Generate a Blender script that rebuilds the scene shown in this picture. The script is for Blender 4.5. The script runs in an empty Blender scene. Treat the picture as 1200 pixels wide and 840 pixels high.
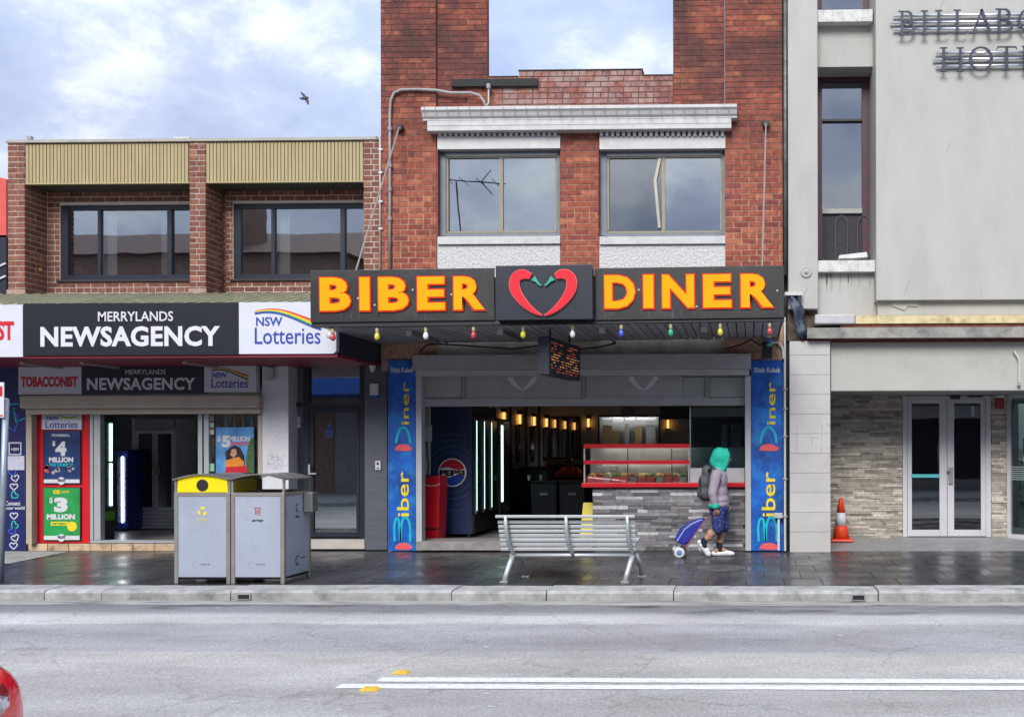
import bpy, bmesh, math, random
from mathutils import Vector, Matrix
random.seed(7)
S = bpy.context.scene
C = S.collection
# ------------------------------------------------------------------ camera
FPX, PX0, PY0, YAW, ROLL, CAMZ = 1105.0, 880.0, 525.0, 0.021, -0.0021, 1.59
CX = PX0 - FPX * math.tan(YAW)
ROT = Matrix.Rotation(YAW, 3, 'Z') @ Matrix.Rotation(math.radians(90), 3, 'X') @ Matrix.Rotation(ROLL, 3, 'Z')
cd = bpy.data.cameras.new('camera'); cam = bpy.data.objects.new('camera', cd); C.objects.link(cam)
cam.matrix_world = Matrix.Translation((0, 0, CAMZ)) @ ROT.to_4x4()
cd.sensor_width = 36; cd.lens = FPX / 1200 * 36
cd.shift_x = (600 - CX) / 1200; cd.shift_y = (PY0 - 420) / 1200
cd.clip_start = 0.05; cd.clip_end = 4000
S.camera = cam
# ------------------------------------------------------------------ light
SUN_EL, SUN_AZ = math.radians(38), math.radians(188)      # azimuth: direction the sun stands in, from +Y clockwise
W = bpy.data.worlds.new('World'); S.world = W; W.use_nodes = True
wn = W.node_tree; wn.nodes.clear()
def N(nt, t, **k):
    n = nt.nodes.new(t)
    for a, b in k.items(): setattr(n, a, b)
    return n
out = N(wn, 'ShaderNodeOutputWorld'); bg = N(wn, 'ShaderNodeBackground'); bg.inputs['Strength'].default_value = 0.12
sky = N(wn, 'ShaderNodeTexSky', sky_type='NISHITA'); sky.sun_disc = False
sky.sun_elevation = SUN_EL; sky.sun_rotation = SUN_AZ; sky.altitude = 30; sky.air_density = 1.0; sky.dust_density = 1.2
tc = N(wn, 'ShaderNodeTexCoord')
mp = N(wn, 'ShaderNodeMapping'); mp.inputs['Scale'].default_value = (1.0, 1.0, 1.7); mp.inputs['Location'].default_value = (0.35, 0.0, 0.1)
n1 = N(wn, 'ShaderNodeTexNoise'); n1.inputs['Scale'].default_value = 4.2; n1.inputs['Detail'].default_value = 7; n1.inputs['Roughness'].default_value = 0.52; n1.inputs['Distortion'].default_value = 0.35
n2 = N(wn, 'ShaderNodeTexNoise'); n2.inputs['Scale'].default_value = 6.5; n2.inputs['Detail'].default_value = 9; n2.inputs['Roughness'].default_value = 0.6; n2.inputs['Distortion'].default_value = 0.15
cr = N(wn, 'ShaderNodeValToRGB'); cr.color_ramp.elements[0].position = 0.28; cr.color_ramp.elements[1].position = 0.62
cr.color_ramp.elements[0].color = (0.72, 0.72, 0.72, 1); cr.color_ramp.elements[1].color = (1, 1, 1, 1)
cc = N(wn, 'ShaderNodeValToRGB')
cc.color_ramp.elements[0].position = 0.33; cc.color_ramp.elements[0].color = (1.8, 2.15, 3.2, 1)
cc.color_ramp.elements[1].position = 0.66; cc.color_ramp.elements[1].color = (4.3, 4.45, 4.75, 1)
e = cc.color_ramp.elements.new(0.5); e.color = (2.45, 2.8, 3.7, 1)
mx = N(wn, 'ShaderNodeMix', data_type='RGBA')
L = wn.links.new
L(tc.outputs['Generated'], mp.inputs['Vector']); L(mp.outputs['Vector'], n1.inputs['Vector']); L(mp.outputs['Vector'], n2.inputs['Vector'])
L(n1.outputs['Fac'], cr.inputs['Fac']); L(n2.outputs['Fac'], cc.inputs['Fac'])
L(cr.outputs['Color'], mx.inputs['Factor']); L(sky.outputs['Color'], mx.inputs['A']); L(cc.outputs['Color'], mx.inputs['B'])
sx = N(wn, 'ShaderNodeSeparateXYZ'); L(tc.outputs['Generated'], sx.inputs[0])
cie = N(wn, 'ShaderNodeMath', operation='MULTIPLY_ADD'); cie.use_clamp = False; cie.inputs[1].default_value = 1.15; cie.inputs[2].default_value = 0.62; L(sx.outputs['Z'], cie.inputs[0])   # overcast sky: brighter towards the zenith
cim = N(wn, 'ShaderNodeMath', operation='MAXIMUM'); cim.inputs[1].default_value = 0.5; L(cie.outputs[0], cim.inputs[0])
sc_ = N(wn, 'ShaderNodeVectorMath', operation='SCALE'); L(mx.outputs['Result'], sc_.inputs[0]); L(cim.outputs[0], sc_.inputs['Scale'])
L(sc_.outputs['Vector'], bg.inputs['Color']); L(bg.outputs['Background'], out.inputs['Surface'])
sd = bpy.data.lights.new('sun', 'SUN'); sd.energy = 1.5; sd.angle = math.radians(28); sd.color = (1.0, 0.96, 0.9)
so = bpy.data.objects.new('sun', sd); C.objects.link(so); so.location = (0, -10, 30)
sdir = Vector((math.sin(SUN_AZ) * math.cos(SUN_EL), math.cos(SUN_AZ) * math.cos(SUN_EL), math.sin(SUN_EL)))
so.rotation_euler = sdir.to_track_quat('Z', 'Y').to_euler()
S.view_settings.view_transform = 'Standard'; S.view_settings.look = 'None'; S.view_settings.gamma = 1
S.view_settings.use_curve_mapping = False
S.view_settings.exposure = 1.2
S.render.engine = 'CYCLES'
S.cycles.use_denoising = True; S.cycles.max_bounces = 12; S.cycles.diffuse_bounces = 8; S.cycles.transparent_max_bounces = 12
S.cycles.caustics_reflective = False; S.cycles.caustics_refractive = False
S.cycles.sample_clamp_indirect = 6
# ------------------------------------------------------------------ pixel -> place
def P(px, py, Y):
    d = ROT @ Vector(((px - CX) / FPX, -(py - PY0) / FPX, -1))
    t = Y / d.y
    return Vector((d.x * t, Y, CAMZ + d.z * t))
def PX(px, Y, py=420): return P(px, py, Y).x
def PZ(py, Y, px=600): return P(px, py, Y).z
def RXZ(x0, y0, x1, y1, Y):
    xm, ym = (x0 + x1) / 2, (y0 + y1) / 2
    return PX(x0, Y, ym), PX(x1, Y, ym), PZ(y1, Y, xm), PZ(y0, Y, xm)
# ------------------------------------------------------------------ materials
MATS = {}
def pm(name, col, rough=0.6, metal=0.0, var=0.12, scale=4.0, bump=0.0, bscale=40.0, emit=None, es=0.0, spec=0.5, coat=0.0, rnd=0.0, dirt=None, dscale=1.5, damt=0.5, rvar=0.0, stretch=None):
    """procedural principled: noise in colour and roughness, optional dirt patches and per-object variation"""
    if name in MATS: return MATS[name]
    m = bpy.data.materials.new(name); m.use_nodes = True; MATS[name] = m
    nt = m.node_tree; b = nt.nodes['Principled BSDF']; ln = nt.links.new
    b.inputs['Roughness'].default_value = rough; b.inputs['Metallic'].default_value = metal
    b.inputs['Specular IOR Level'].default_value = spec; b.inputs['Coat Weight'].default_value = coat
    g = N(nt, 'ShaderNodeNewGeometry')
    vec = g.outputs['Position']
    if stretch:
        mpn = N(nt, 'ShaderNodeMapping'); mpn.inputs['Scale'].default_value = stretch; ln(vec, mpn.inputs['Vector']); vec = mpn.outputs['Vector']
    nz = N(nt, 'ShaderNodeTexNoise'); nz.inputs['Scale'].default_value = scale; nz.inputs['Detail'].default_value = 6; nz.inputs['Roughness'].default_value = 0.6
    ln(vec, nz.inputs['Vector'])
    mr = N(nt, 'ShaderNodeMapRange'); mr.inputs['From Min'].default_value = 0.28; mr.inputs['From Max'].default_value = 0.72
    mr.inputs['To Min'].default_value = 1 - var; mr.inputs['To Max'].default_value = 1 + var
    ln(nz.outputs['Fac'], mr.inputs['Value'])
    v = mr.outputs['Result']
    if rnd:
        oi = N(nt, 'ShaderNodeObjectInfo'); ad = N(nt, 'ShaderNodeMath', operation='ADD'); fr = N(nt, 'ShaderNodeMath', operation='FRACT')
        ln(oi.outputs['Random'], ad.inputs[0]); ln(g.outputs['Random Per Island'], ad.inputs[1]); ln(ad.outputs[0], fr.inputs[0])
        m2 = N(nt, 'ShaderNodeMapRange'); m2.inputs['To Min'].default_value = 1 - rnd; m2.inputs['To Max'].default_value = 1 + rnd
        ln(fr.outputs[0], m2.inputs['Value']); ml = N(nt, 'ShaderNodeMath', operation='MULTIPLY'); ln(v, ml.inputs[0]); ln(m2.outputs['Result'], ml.inputs[1]); v = ml.outputs[0]
    vm = N(nt, 'ShaderNodeVectorMath', operation='SCALE'); vm.inputs[0].default_value = col[:3]; ln(v, vm.inputs['Scale'])
    cs = vm.outputs['Vector']
    if dirt:
        dn = N(nt, 'ShaderNodeTexNoise'); dn.inputs['Scale'].default_value = dscale; dn.inputs['Detail'].default_value = 8; dn.inputs['Roughness'].default_value = 0.68; ln(vec, dn.inputs['Vector'])
        dr = N(nt, 'ShaderNodeMapRange'); dr.inputs['From Min'].default_value = 0.5; dr.inputs['From Max'].default_value = 0.72; dr.inputs['To Max'].default_value = damt; ln(dn.outputs['Fac'], dr.inputs['Value'])
        mi = N(nt, 'ShaderNodeMix', data_type='RGBA'); mi.inputs['B'].default_value = (*dirt, 1); ln(dr.outputs['Result'], mi.inputs['Factor']); ln(cs, mi.inputs['A']); cs = mi.outputs['Result']
    ln(cs, b.inputs['Base Color'])
    if rvar:
        r2 = N(nt, 'ShaderNodeMapRange'); r2.inputs['From Min'].default_value = 0.3; r2.inputs['From Max'].default_value = 0.7
        r2.inputs['To Min'].default_value = max(0.03, rough - rvar); r2.inputs['To Max'].default_value = min(1, rough + rvar)
        n3 = N(nt, 'ShaderNodeTexNoise'); n3.inputs['Scale'].default_value = scale * 0.45; n3.inputs['Detail'].default_value = 5; ln(vec, n3.inputs['Vector'])
        ln(n3.outputs['Fac'], r2.inputs['Value']); ln(r2.outputs['Result'], b.inputs['Roughness'])
    if bump:
        bn = N(nt, 'ShaderNodeTexNoise'); bn.inputs['Scale'].default_value = bscale; bn.inputs['Detail'].default_value = 4; ln(vec, bn.inputs['Vector'])
        bp = N(nt, 'ShaderNodeBump'); bp.inputs['Strength'].default_value = bump; bp.inputs['Distance'].default_value = 0.02; ln(bn.outputs['Fac'], bp.inputs['Height']); ln(bp.outputs['Normal'], b.inputs['Normal'])
    if emit:
        b.inputs['Emission Color'].default_value = (*emit, 1); b.inputs['Emission Strength'].default_value = es
    return m
def glass(name, tint, refl, rough=0.01):
    """a pane: part see-through with a tint, part mirror"""
    if name in MATS: return MATS[name]
    m = bpy.data.materials.new(name); m.use_nodes = True; MATS[name] = m
    nt = m.node_tree; nt.nodes.clear(); ln = nt.links.new
    o = N(nt, 'ShaderNodeOutputMaterial'); t = N(nt, 'ShaderNodeBsdfTransparent'); t.inputs['Color'].default_value = (*tint, 1)
    g = N(nt, 'ShaderNodeBsdfGlossy'); g.inputs['Roughness'].default_value = rough; g.inputs['Color'].default_value = (0.93, 0.97, 1, 1)
    lw = N(nt, 'ShaderNodeLayerWeight'); lw.inputs['Blend'].default_value = 0.35
    a = N(nt, 'ShaderNodeMapRange'); a.inputs['To Min'].default_value = refl; a.inputs['To Max'].default_value = 1.0; ln(lw.outputs['Fresnel'], a.inputs['Value'])
    ge = N(nt, 'ShaderNodeNewGeometry'); bn = N(nt, 'ShaderNodeTexNoise'); bn.inputs['Scale'].default_value = 1.3; ln(ge.outputs['Position'], bn.inputs['Vector'])
    bp = N(nt, 'ShaderNodeBump'); bp.inputs['Strength'].default_value = 0.04; bp.inputs['Distance'].default_value = 0.02; ln(bn.outputs['Fac'], bp.inputs['Height']); ln(bp.outputs['Normal'], g.inputs['Normal'])
    x = N(nt, 'ShaderNodeMixShader'); ln(a.outputs['Result'], x.inputs['Fac']); ln(t.outputs['BSDF'], x.inputs[1]); ln(g.outputs['BSDF'], x.inputs[2]); ln(x.outputs['Shader'], o.inputs['Surface'])
    return m
def brickmat(name, cols, soot=None, sootz=(6.2, 8.2), pale=None, palez=None, sootlo=0.36):
    m = bpy.data.materials.new(name); m.use_nodes = True; MATS[name] = m
    nt = m.node_tree; b = nt.nodes['Principled BSDF']; ln = nt.links.new
    b.inputs['Roughness'].default_value = 0.85; b.inputs['Specular IOR Level'].default_value = 0.25
    g = N(nt, 'ShaderNodeNewGeometry'); oi = N(nt, 'ShaderNodeObjectInfo')
    ad = N(nt, 'ShaderNodeMath', operation='ADD'); fr = N(nt, 'ShaderNodeMath', operation='FRACT')
    ln(oi.outputs['Random'], ad.inputs[0]); ln(g.outputs['Random Per Island'], ad.inputs[1]); ln(ad.outputs[0], fr.inputs[0])
    r = N(nt, 'ShaderNodeValToRGB'); els = r.color_ramp.elements
    els[0].color = (*cols[0], 1); els[1].color = (*cols[-1], 1)
    for i, c in enumerate(cols[1:-1]): els.new((i + 1) / (len(cols) - 1)).color = (*c, 1)
    ln(fr.outputs[0], r.inputs['Fac'])
    nz = N(nt, 'ShaderNodeTexNoise'); nz.inputs['Scale'].default_value = 14; nz.inputs['Detail'].default_value = 6; ln(g.outputs['Position'], nz.inputs['Vector'])
    mr = N(nt, 'ShaderNodeMapRange'); mr.inputs['From Min'].default_value = 0.3; mr.inputs['From Max'].default_value = 0.7; mr.inputs['To Min'].default_value = 0.72; mr.inputs['To Max'].default_value = 1.28; ln(nz.outputs['Fac'], mr.inputs['Value'])
    vm = N(nt, 'ShaderNodeVectorMath', operation='SCALE'); ln(r.outputs['Color'], vm.inputs[0]); ln(mr.outputs['Result'], vm.inputs['Scale'])
    cs = vm.outputs['Vector']
    sp = N(nt, 'ShaderNodeSeparateXYZ'); ln(g.outputs['Position'], sp.inputs[0])
    def layer(cs, col, zr, lo, hi, scale, amt):
        a = N(nt, 'ShaderNodeMapRange'); a.inputs['From Min'].default_value = zr[0]; a.inputs['From Max'].default_value = zr[1]; ln(sp.outputs['Z'], a.inputs['Value'])
        n = N(nt, 'ShaderNodeTexNoise'); n.inputs['Scale'].default_value = scale; n.inputs['Detail'].default_value = 7; n.inputs['Roughness'].default_value = 0.65; ln(g.outputs['Position'], n.inputs['Vector'])
        k = N(nt, 'ShaderNodeMapRange'); k.inputs['From Min'].default_value = lo; k.inputs['From Max'].default_value = hi; k.inputs['To Max'].default_value = amt; ln(n.outputs['Fac'], k.inputs['Value'])
        mu = N(nt, 'ShaderNodeMath', operation='MULTIPLY'); ln(a.outputs['Result'], mu.inputs[0]); ln(k.outputs['Result'], mu.inputs[1])
        x = N(nt, 'ShaderNodeMix', data_type='RGBA'); x.inputs['B'].default_value = (*col, 1); ln(mu.outputs[0], x.inputs['Factor']); ln(cs, x.inputs['A'])
        return x.outputs['Result']
    if soot: cs = layer(cs, soot, sootz, sootlo, sootlo + .24, 1.6, 0.9)
    if pale: cs = layer(cs, pale, palez, 0.45, 0.6, 3.2, 0.5)
    ln(cs, b.inputs['Base Color'])
    bn = N(nt, 'ShaderNodeBump'); bn.inputs['Strength'].default_value = 0.35; bn.inputs['Distance'].default_value = 0.01; ln(nz.outputs['Fac'], bn.inputs['Height']); ln(bn.outputs['Normal'], b.inputs['Normal'])
    return m
# ------------------------------------------------------------------ mesh builder
ORG = {}
class MB:
    def __init__(s): s.v = []; s.f = []; s.mi = []; s.cur = 0
    def face(s, idx): s.f.append(idx); s.mi.append(s.cur)
    def poly(s, pts):
        o = len(s.v); s.v += [Vector(p) for p in pts]; s.face(list(range(o, o + len(pts))))
    def box(s, x0, x1, y0, y1, z0, z1):
        o = len(s.v)
        for z in (z0, z1):
            for x, y in ((x0, y0), (x1, y0), (x1, y1), (x0, y1)): s.v.append(Vector((x, y, z)))
        for q in ((3, 2, 1, 0), (4, 5, 6, 7), (0, 1, 5, 4), (1, 2, 6, 5), (2, 3, 7, 6), (3, 0, 4, 7)): s.face([o + i for i in q])
        return s
    def rb(s, x0, y0, x1, y1, Y, d):          # box from a rectangle in the picture standing at distance Y, d deep
        a, b, c, e = RXZ(x0, y0, x1, y1, Y); return s.box(a, b, Y, Y + d, c, e)
    def hexa(s, bot, top):                    # 4 bottom points, 4 top points (same order, counter-clockwise from above)
        o = len(s.v); s.v += [Vector(p) for p in list(bot) + list(top)]
        for q in ((3, 2, 1, 0), (4, 5, 6, 7), (0, 1, 5, 4), (1, 2, 6, 5), (2, 3, 7, 6), (3, 0, 4, 7)): s.face([o + i for i in q])
        return s
    def prism(s, pts, y0, y1):                # pts: (x,z) outline, extruded along Y
        n = len(pts); o = len(s.v)
        a = sum(pts[i][0] * pts[(i + 1) % n][1] - pts[(i + 1) % n][0] * pts[i][1] for i in range(n))
        if a < 0: pts = pts[::-1]
        s.v += [Vector((x, y0, z)) for x, z in pts] + [Vector((x, y1, z)) for x, z in pts]
        s.face([o + i for i in range(n)]); s.face([o + n + i for i in reversed(range(n))])
        for i in range(n):
            j = (i + 1) % n; s.face([o + j, o + i, o + n + i, o + n + j])
        return s
    def prismx(s, pts, x0, x1):               # pts: (y,z) outline, extruded along X
        n = len(pts); o = len(s.v)
        a = sum(pts[i][0] * pts[(i + 1) % n][1] - pts[(i + 1) % n][0] * pts[i][1] for i in range(n))
        if a < 0: pts = pts[::-1]
        s.v += [Vector((x0, y, z)) for y, z in pts] + [Vector((x1, y, z)) for y, z in pts]
        s.face([o + i for i in reversed(range(n))]); s.face([o + n + i for i in range(n)])
        for i in range(n):
            j = (i + 1) % n; s.face([o + i, o + j, o + n + j, o + n + i])
        return s
    def tube(s, pts, r, n=8, cap=True):
        pts = [Vector(p) for p in pts]; rs = r if isinstance(r, (list, tuple)) else [r] * len(pts)
        o = len(s.v); up = None
        for i, p in enumerate(pts):
            d = (pts[min(i + 1, len(pts) - 1)] - pts[max(i - 1, 0)]).normalized()
            if up is None: up = Vector((0, 0, 1)) if abs(d.z) < 0.9 else Vector((1, 0, 0))
            u = d.cross(up).normalized(); w = u.cross(d).normalized(); up = w
            for k in range(n):
                a = 2 * math.pi * k / n; s.v.append(p + (u * math.cos(a) + w * math.sin(a)) * rs[i])
        for i in range(len(pts) - 1):
            for k in range(n):
                a, b = o + i * n + k, o + i * n + (k + 1) % n; s.face([a, b, b + n, a + n])
        if cap:
            s.face([o + k for k in reversed(range(n))]); s.face([o + (len(pts) - 1) * n + k for k in range(n)])
        return s
    def lathe(s, prof, c, n=16, axis='z'):    # prof: (r, h)
        o = len(s.v); c = Vector(c)
        for r, h in prof:
            for k in range(n):
                a = 2 * math.pi * k / n; x, y = r * math.cos(a), r * math.sin(a)
                q = {'z': (x, y, h), 'y': (x, h, -y), 'x': (h, x, y)}[axis]; s.v.append(c + Vector(q))
        for i in range(len(prof) - 1):
            for k in range(n):
                a, b = o + i * n + k, o + i * n + (k + 1) % n; s.face([a, b, b + n, a + n])
        s.face([o + k for k in reversed(range(n))]); s.face([o + (len(prof) - 1) * n + k for k in range(n)])
        return s
    def ball(s, c, r, n=12, m=8, sc=(1, 1, 1)):
        c = Vector(c); prof = []
        o = len(s.v)
        for i in range(m + 1):
            t = math.pi * i / m; rr = max(1e-4, math.sin(t)); h = -math.cos(t)
            for k in range(n):
                a = 2 * math.pi * k / n; s.v.append(c + Vector((rr * math.cos(a) * r * sc[0], rr * math.sin(a) * r * sc[1], h * r * sc[2])))
        for i in range(m):
            for k in range(n):
                a, b = o + i * n + k, o + i * n + (k + 1) % n; s.face([a, b, b + n, a + n])
        return s
    def ribbon(s, pts, w, y0, y1):            # flat stroke in XZ following pts (x,z) with width(s) w, thickness y0..y1
        ws = w if isinstance(w, (list, tuple)) else [w] * len(pts)
        l, r = [], []
        for i, p in enumerate(pts):
            a, b = Vector(pts[max(i - 1, 0)]), Vector(pts[min(i + 1, len(pts) - 1)])
            d = (b - a).normalized(); nn = Vector((-d.y, d.x)); p = Vector(p)
            l.append(p + nn * ws[i] / 2); r.append(p - nn * ws[i] / 2)
        for i in range(len(pts) - 1): s.prism([tuple(l[i]), tuple(r[i]), tuple(r[i + 1]), tuple(l[i + 1])], y0, y1)
        return s
    def build(s, name, mat, parent=None, smooth=False, bevel=0, org=None):
        org = ORG[parent] if parent is not None else (Vector(org) if org is not None else Vector((0, 0, 0)))
        me = bpy.data.meshes.new(name); me.from_pydata([v - org for v in s.v], [], s.f)
        for m in (mat if isinstance(mat, (list, tuple)) else [mat]): me.materials.append(m)
        for i, p in enumerate(me.polygons): p.material_index = s.mi[i]; p.use_smooth = smooth
        me.update()
        return link(name, me, parent, org, bevel)
def link(name, me, parent, org, bevel=0):
    o = bpy.data.objects.new(name, me); C.objects.link(o); ORG[o] = Vector(org)
    if parent is not None: o.parent = parent
    else: o.location = org
    if bevel:
        b = o.modifiers.new('bevel', 'BEVEL'); b.width = bevel; b.segments = 2; b.limit_method = 'ANGLE'; b.harden_normals = False
    return o
def tag(o, label=None, cat=None, group=None, kind=None):
    if label: o['label'] = label
    if cat: o['category'] = cat
    if group: o['group'] = group
    if kind: o['kind'] = kind
    return o
def thing(name, label, cat, loc=(0, 0, 0), group=None, kind=None):
    o = bpy.data.objects.new(name, None); C.objects.link(o); o.location = loc; ORG[o] = Vector(loc); o.empty_display_size = 0.2
    return tag(o, label, cat, group, kind)
def rbox(name, m, parent, x0, y0, x1, y1, Y, d, bevel=0, **k): return MB().rb(x0, y0, x1, y1, Y, d).build(name, m, parent, bevel=bevel, **k)
def bbox(name, m, parent, *a, bevel=0, **k): return MB().box(*a).build(name, m, parent, bevel=bevel, **k)
def copy_tree(o, parent=None):
    c = o.copy(); C.objects.link(c); ORG[c] = ORG[o].copy()
    if parent is not None: c.parent = parent
    for ch in list(o.children): copy_tree(ch, c)
    return c
_TX = {}
def glyphs(txt, bold=0.0, space=1.0):
    k = (txt, bold, space)
    if k not in _TX:
        cu = bpy.data.curves.new('t', 'FONT'); cu.body = txt; cu.offset = bold; cu.space_character = space; cu.resolution_u = 3
        ob = bpy.data.objects.new('t', cu); C.objects.link(ob)
        bpy.context.view_layer.update()
        me = bpy.data.meshes.new_from_object(ob.evaluated_get(bpy.context.evaluated_depsgraph_get()))
        _TX[k] = ([(v.co.x, v.co.y) for v in me.vertices], [list(p.vertices) for p in me.polygons])
        bpy.data.objects.remove(ob); bpy.data.curves.remove(cu); bpy.data.meshes.remove(me)
    return _TX[k]
def place_text(name, txt, m, parent, rect, Y, bold=0.0, th=0.004, rot=False, space=1.0, grow=0.0, xf=None):
    """lettering fitted to a world rectangle (x0,x1,z0,z1) whose front lies at Y - th; rot: reads upwards"""
    vs, fs = glyphs(txt, bold, space)
    if rot: vs = [(-y, x) for x, y in vs]
    ax, bx_ = min(v[0] for v in vs), max(v[0] for v in vs); az, bz = min(v[1] for v in vs), max(v[1] for v in vs)
    x0, x1, z0, z1 = rect; x0 -= grow; x1 += grow; z0 -= grow; z1 += grow
    q = [(x0 + (x - ax) / (bx_ - ax) * (x1 - x0), z0 + (z - az) / (bz - az) * (z1 - z0)) for x, z in vs]
    if xf: q = [xf(*p) for p in q]
    mb = MB(); n = len(q)
    mb.v = [Vector((x, Y - th, z)) for x, z in q] + [Vector((x, Y + 0.001, z)) for x, z in q]
    edges = {}
    for f in fs:
        for a, b in zip(f, f[1:] + f[:1]): edges[(a, b)] = edges.get((a, b), 0) + 1
    for f in fs: mb.face(f)
    for (a, b) in edges:
        if (b, a) not in edges: mb.face([b, a, a + n, b + n])
    return mb.build(name, m, parent)
def ptext(name, txt, m, parent, x0, y0, x1, y1, Y, **k):
    return place_text(name, txt, m, parent, RXZ(x0, y0, x1, y1, Y), Y, **k)
# ------------------------------------------------------------------ bricks
class Bricks:
    """lays courses; the first 300 become objects that share meshes, the rest one joined part"""
    def __init__(s, root, mat): s.root = root; s.mat = mat; s.items = []
    def lay(s, u0, u1, z0, z1, plane, face='front', course=0.0861, blen=0.236, holes=(), phase=0.0, closer=None, th=0.03, zref=0.0):
        k0 = int(math.floor((z0 - zref) / course))
        k = k0
        while zref + k * course < z1 - 0.004:
            za, zb = max(zref + k * course, z0), min(zref + (k + 1) * course, z1)
            k += 1
            if zb - za < 0.02: continue
            cuts = []
            if closer:
                w = u1 - u0; cuts = [u0, u0 + w * (closer if k % 2 else 1 - closer), u1]
            else:
                head = random.random() < 0.12
                L_ = blen / 2 if head else blen
                off = ((k % 2) * blen / 2 + phase + random.uniform(-.008, .008)) % L_
                x = u0 + off - L_; cuts = [u0]
                while x + L_ < u1 - 0.03:
                    x += L_
                    if x > u0 + 0.03: cuts.append(x)
                cuts.append(u1)
            for a, b in zip(cuts, cuts[1:]):
                segs = [(a, b)]
                for hx0, hx1, hz0, hz1 in holes:
                    if zb <= hz0 + 0.02 or za >= hz1 - 0.02: continue
                    ns = []
                    for p, q in segs:
                        if q <= hx0 or p >= hx1: ns.append((p, q)); continue
                        if p < hx0: ns.append((p, hx0))
                        if q > hx1: ns.append((hx1, q))
                    segs = ns
                for p, q in segs:
                    if q - p < 0.03: continue
                    s.items.append((p + .0065, q - .0065, za + .0065, zb - .0065, plane + random.uniform(-.002, .002), face, th))
    def finish(s, limit=300):
        cache = {}
        def dist(i):
            u = (i[0] + i[1]) / 2; z = (i[2] + i[3]) / 2; x, y = (u, i[4]) if i[5] == 'front' else (i[4], u)
            area = (i[1] - i[0]) * (i[3] - i[2]); d2 = x * x + y * y + (z - CAMZ) ** 2
            return -area * (1 if i[5] == 'front' else 0.4) / d2 + (1 if not s.seen(x, y, z) else 0)
        it = sorted(s.items, key=dist)
        def add(mb, p, q, za, zb, pl, face, th):
            if face == 'front': mb.box(p, q, pl, pl + th, za, zb)
            else: mb.box(pl - th, pl, p, q, za, zb)        # faces +X
        for p, q, za, zb, pl, face, th in it[:limit]:
            key = (round(q - p, 2), round(zb - za, 2), face)
            if key not in cache:
                mb = MB(); w, h = key[0] / 2, key[1] / 2
                if face == 'front': mb.box(-w, w, 0, th, -h, h)
                else: mb.box(-th, 0, -w, w, -h, h)
                me = bpy.data.meshes.new('brick'); me.from_pydata(mb.v, [], mb.f); me.materials.append(s.mat); cache[key] = me
            o = bpy.data.objects.new('brick', cache[key]); C.objects.link(o); o.parent = s.root
            c = Vector(((p + q) / 2, pl, (za + zb) / 2)) if face == 'front' else Vector((pl, (p + q) / 2, (za + zb) / 2))
            o.location = c - ORG[s.root]
        rest = it[limit:]
        if rest:
            mb = MB()
            for i in rest: add(mb, *i)
            tag(mb.build('brickwork', s.mat, s.root), kind='stuff')
    def seen(s, x, y, z):
        v = ROT.transposed() @ Vector((x, y, z - CAMZ)); u = CX + FPX * v.x / -v.z; w = PY0 - FPX * v.y / -v.z
        return -5 < u < 1205 and -5 < w < 845
YF = 14.6
# ================================================================== materials
M_conc = pm('kerb_concrete', (0.36, 0.355, 0.34), 0.85, var=0.25, scale=6, bump=0.5, bscale=60, dirt=(0.12, 0.115, 0.11), dscale=2.6, damt=0.85, rnd=0.08)
M_white = pm('white_paint', (0.62, 0.62, 0.62), 0.5, var=0.06, dirt=(0.45, 0.44, 0.42), dscale=2.5, damt=0.35)
M_offwhite = pm('aged_white', (0.55, 0.55, 0.54), 0.7, var=0.1, scale=7, bump=0.15, dirt=(0.35, 0.34, 0.32), dscale=3, damt=0.5)
M_black = pm('black_paint', (0.012, 0.013, 0.016), 0.5)
M_navy = pm('navy_frame', (0.013, 0.017, 0.03), 0.4)
M_char = pm('charcoal_paint', (0.035, 0.036, 0.04), 0.45, dirt=(0.09, 0.09, 0.09), damt=0.35)
M_grey = pm('mid_grey_paint', (0.36, 0.36, 0.37), 0.5, var=0.1, dirt=(0.22, 0.22, 0.22), damt=0.35)
M_lgrey = pm('light_grey_paint', (0.44, 0.45, 0.47), 0.5, var=0.08)
M_alu = pm('aluminium', (0.56, 0.58, 0.60), 0.4, metal=0.55, var=0.08, dirt=(0.35, 0.35, 0.35), damt=0.3)
M_steel = pm('stainless', (0.42, 0.41, 0.40), 0.35, metal=0.8, var=0.12, rvar=0.1)
M_beige = pm('beige_shutter', (0.44, 0.38, 0.30), 0.55, var=0.07, dirt=(0.22, 0.19, 0.15), damt=0.35)
M_red = pm('gloss_red', (0.62, 0.01, 0.02), 0.35, var=0.06)
M_dark = pm('dark_interior', (0.03, 0.033, 0.04), 0.8)
M_yellow = pm('yellow_plastic', (0.80, 0.66, 0.0), 0.4, var=0.05)
M_txt_white = pm('print_white', (0.62, 0.63, 0.67), 0.5, var=0.05)
M_txt_blue = pm('print_blue', (0.02, 0.05, 0.33), 0.5)
M_txt_red = pm('print_red', (0.55, 0.01, 0.025), 0.5)
M_txt_black = pm('print_black', (0.01, 0.01, 0.012), 0.5)
M_txt_yellow = pm('print_yellow', (0.82, 0.62, 0.02), 0.5)
M_txt_green = pm('print_green', (0.04, 0.36, 0.07), 0.5)
M_txt_cyan = pm('print_cyan', (0.0, 0.45, 0.55), 0.5)
M_txt_pink = pm('print_coral', (0.75, 0.10, 0.11), 0.5)
M_txt_orange = pm('print_orange', (0.75, 0.25, 0.02), 0.5)
M_glass = glass('window_glass', (0.66, 0.70, 0.74), 0.26)
M_glassL = glass('tall_window_glass', (0.86, 0.89, 0.92), 0.2)
M_clear = glass('shop_glass', (0.88, 0.93, 0.92), 0.06)
M_door_glass = glass('door_glass', (0.45, 0.52, 0.55), 0.25)
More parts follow.
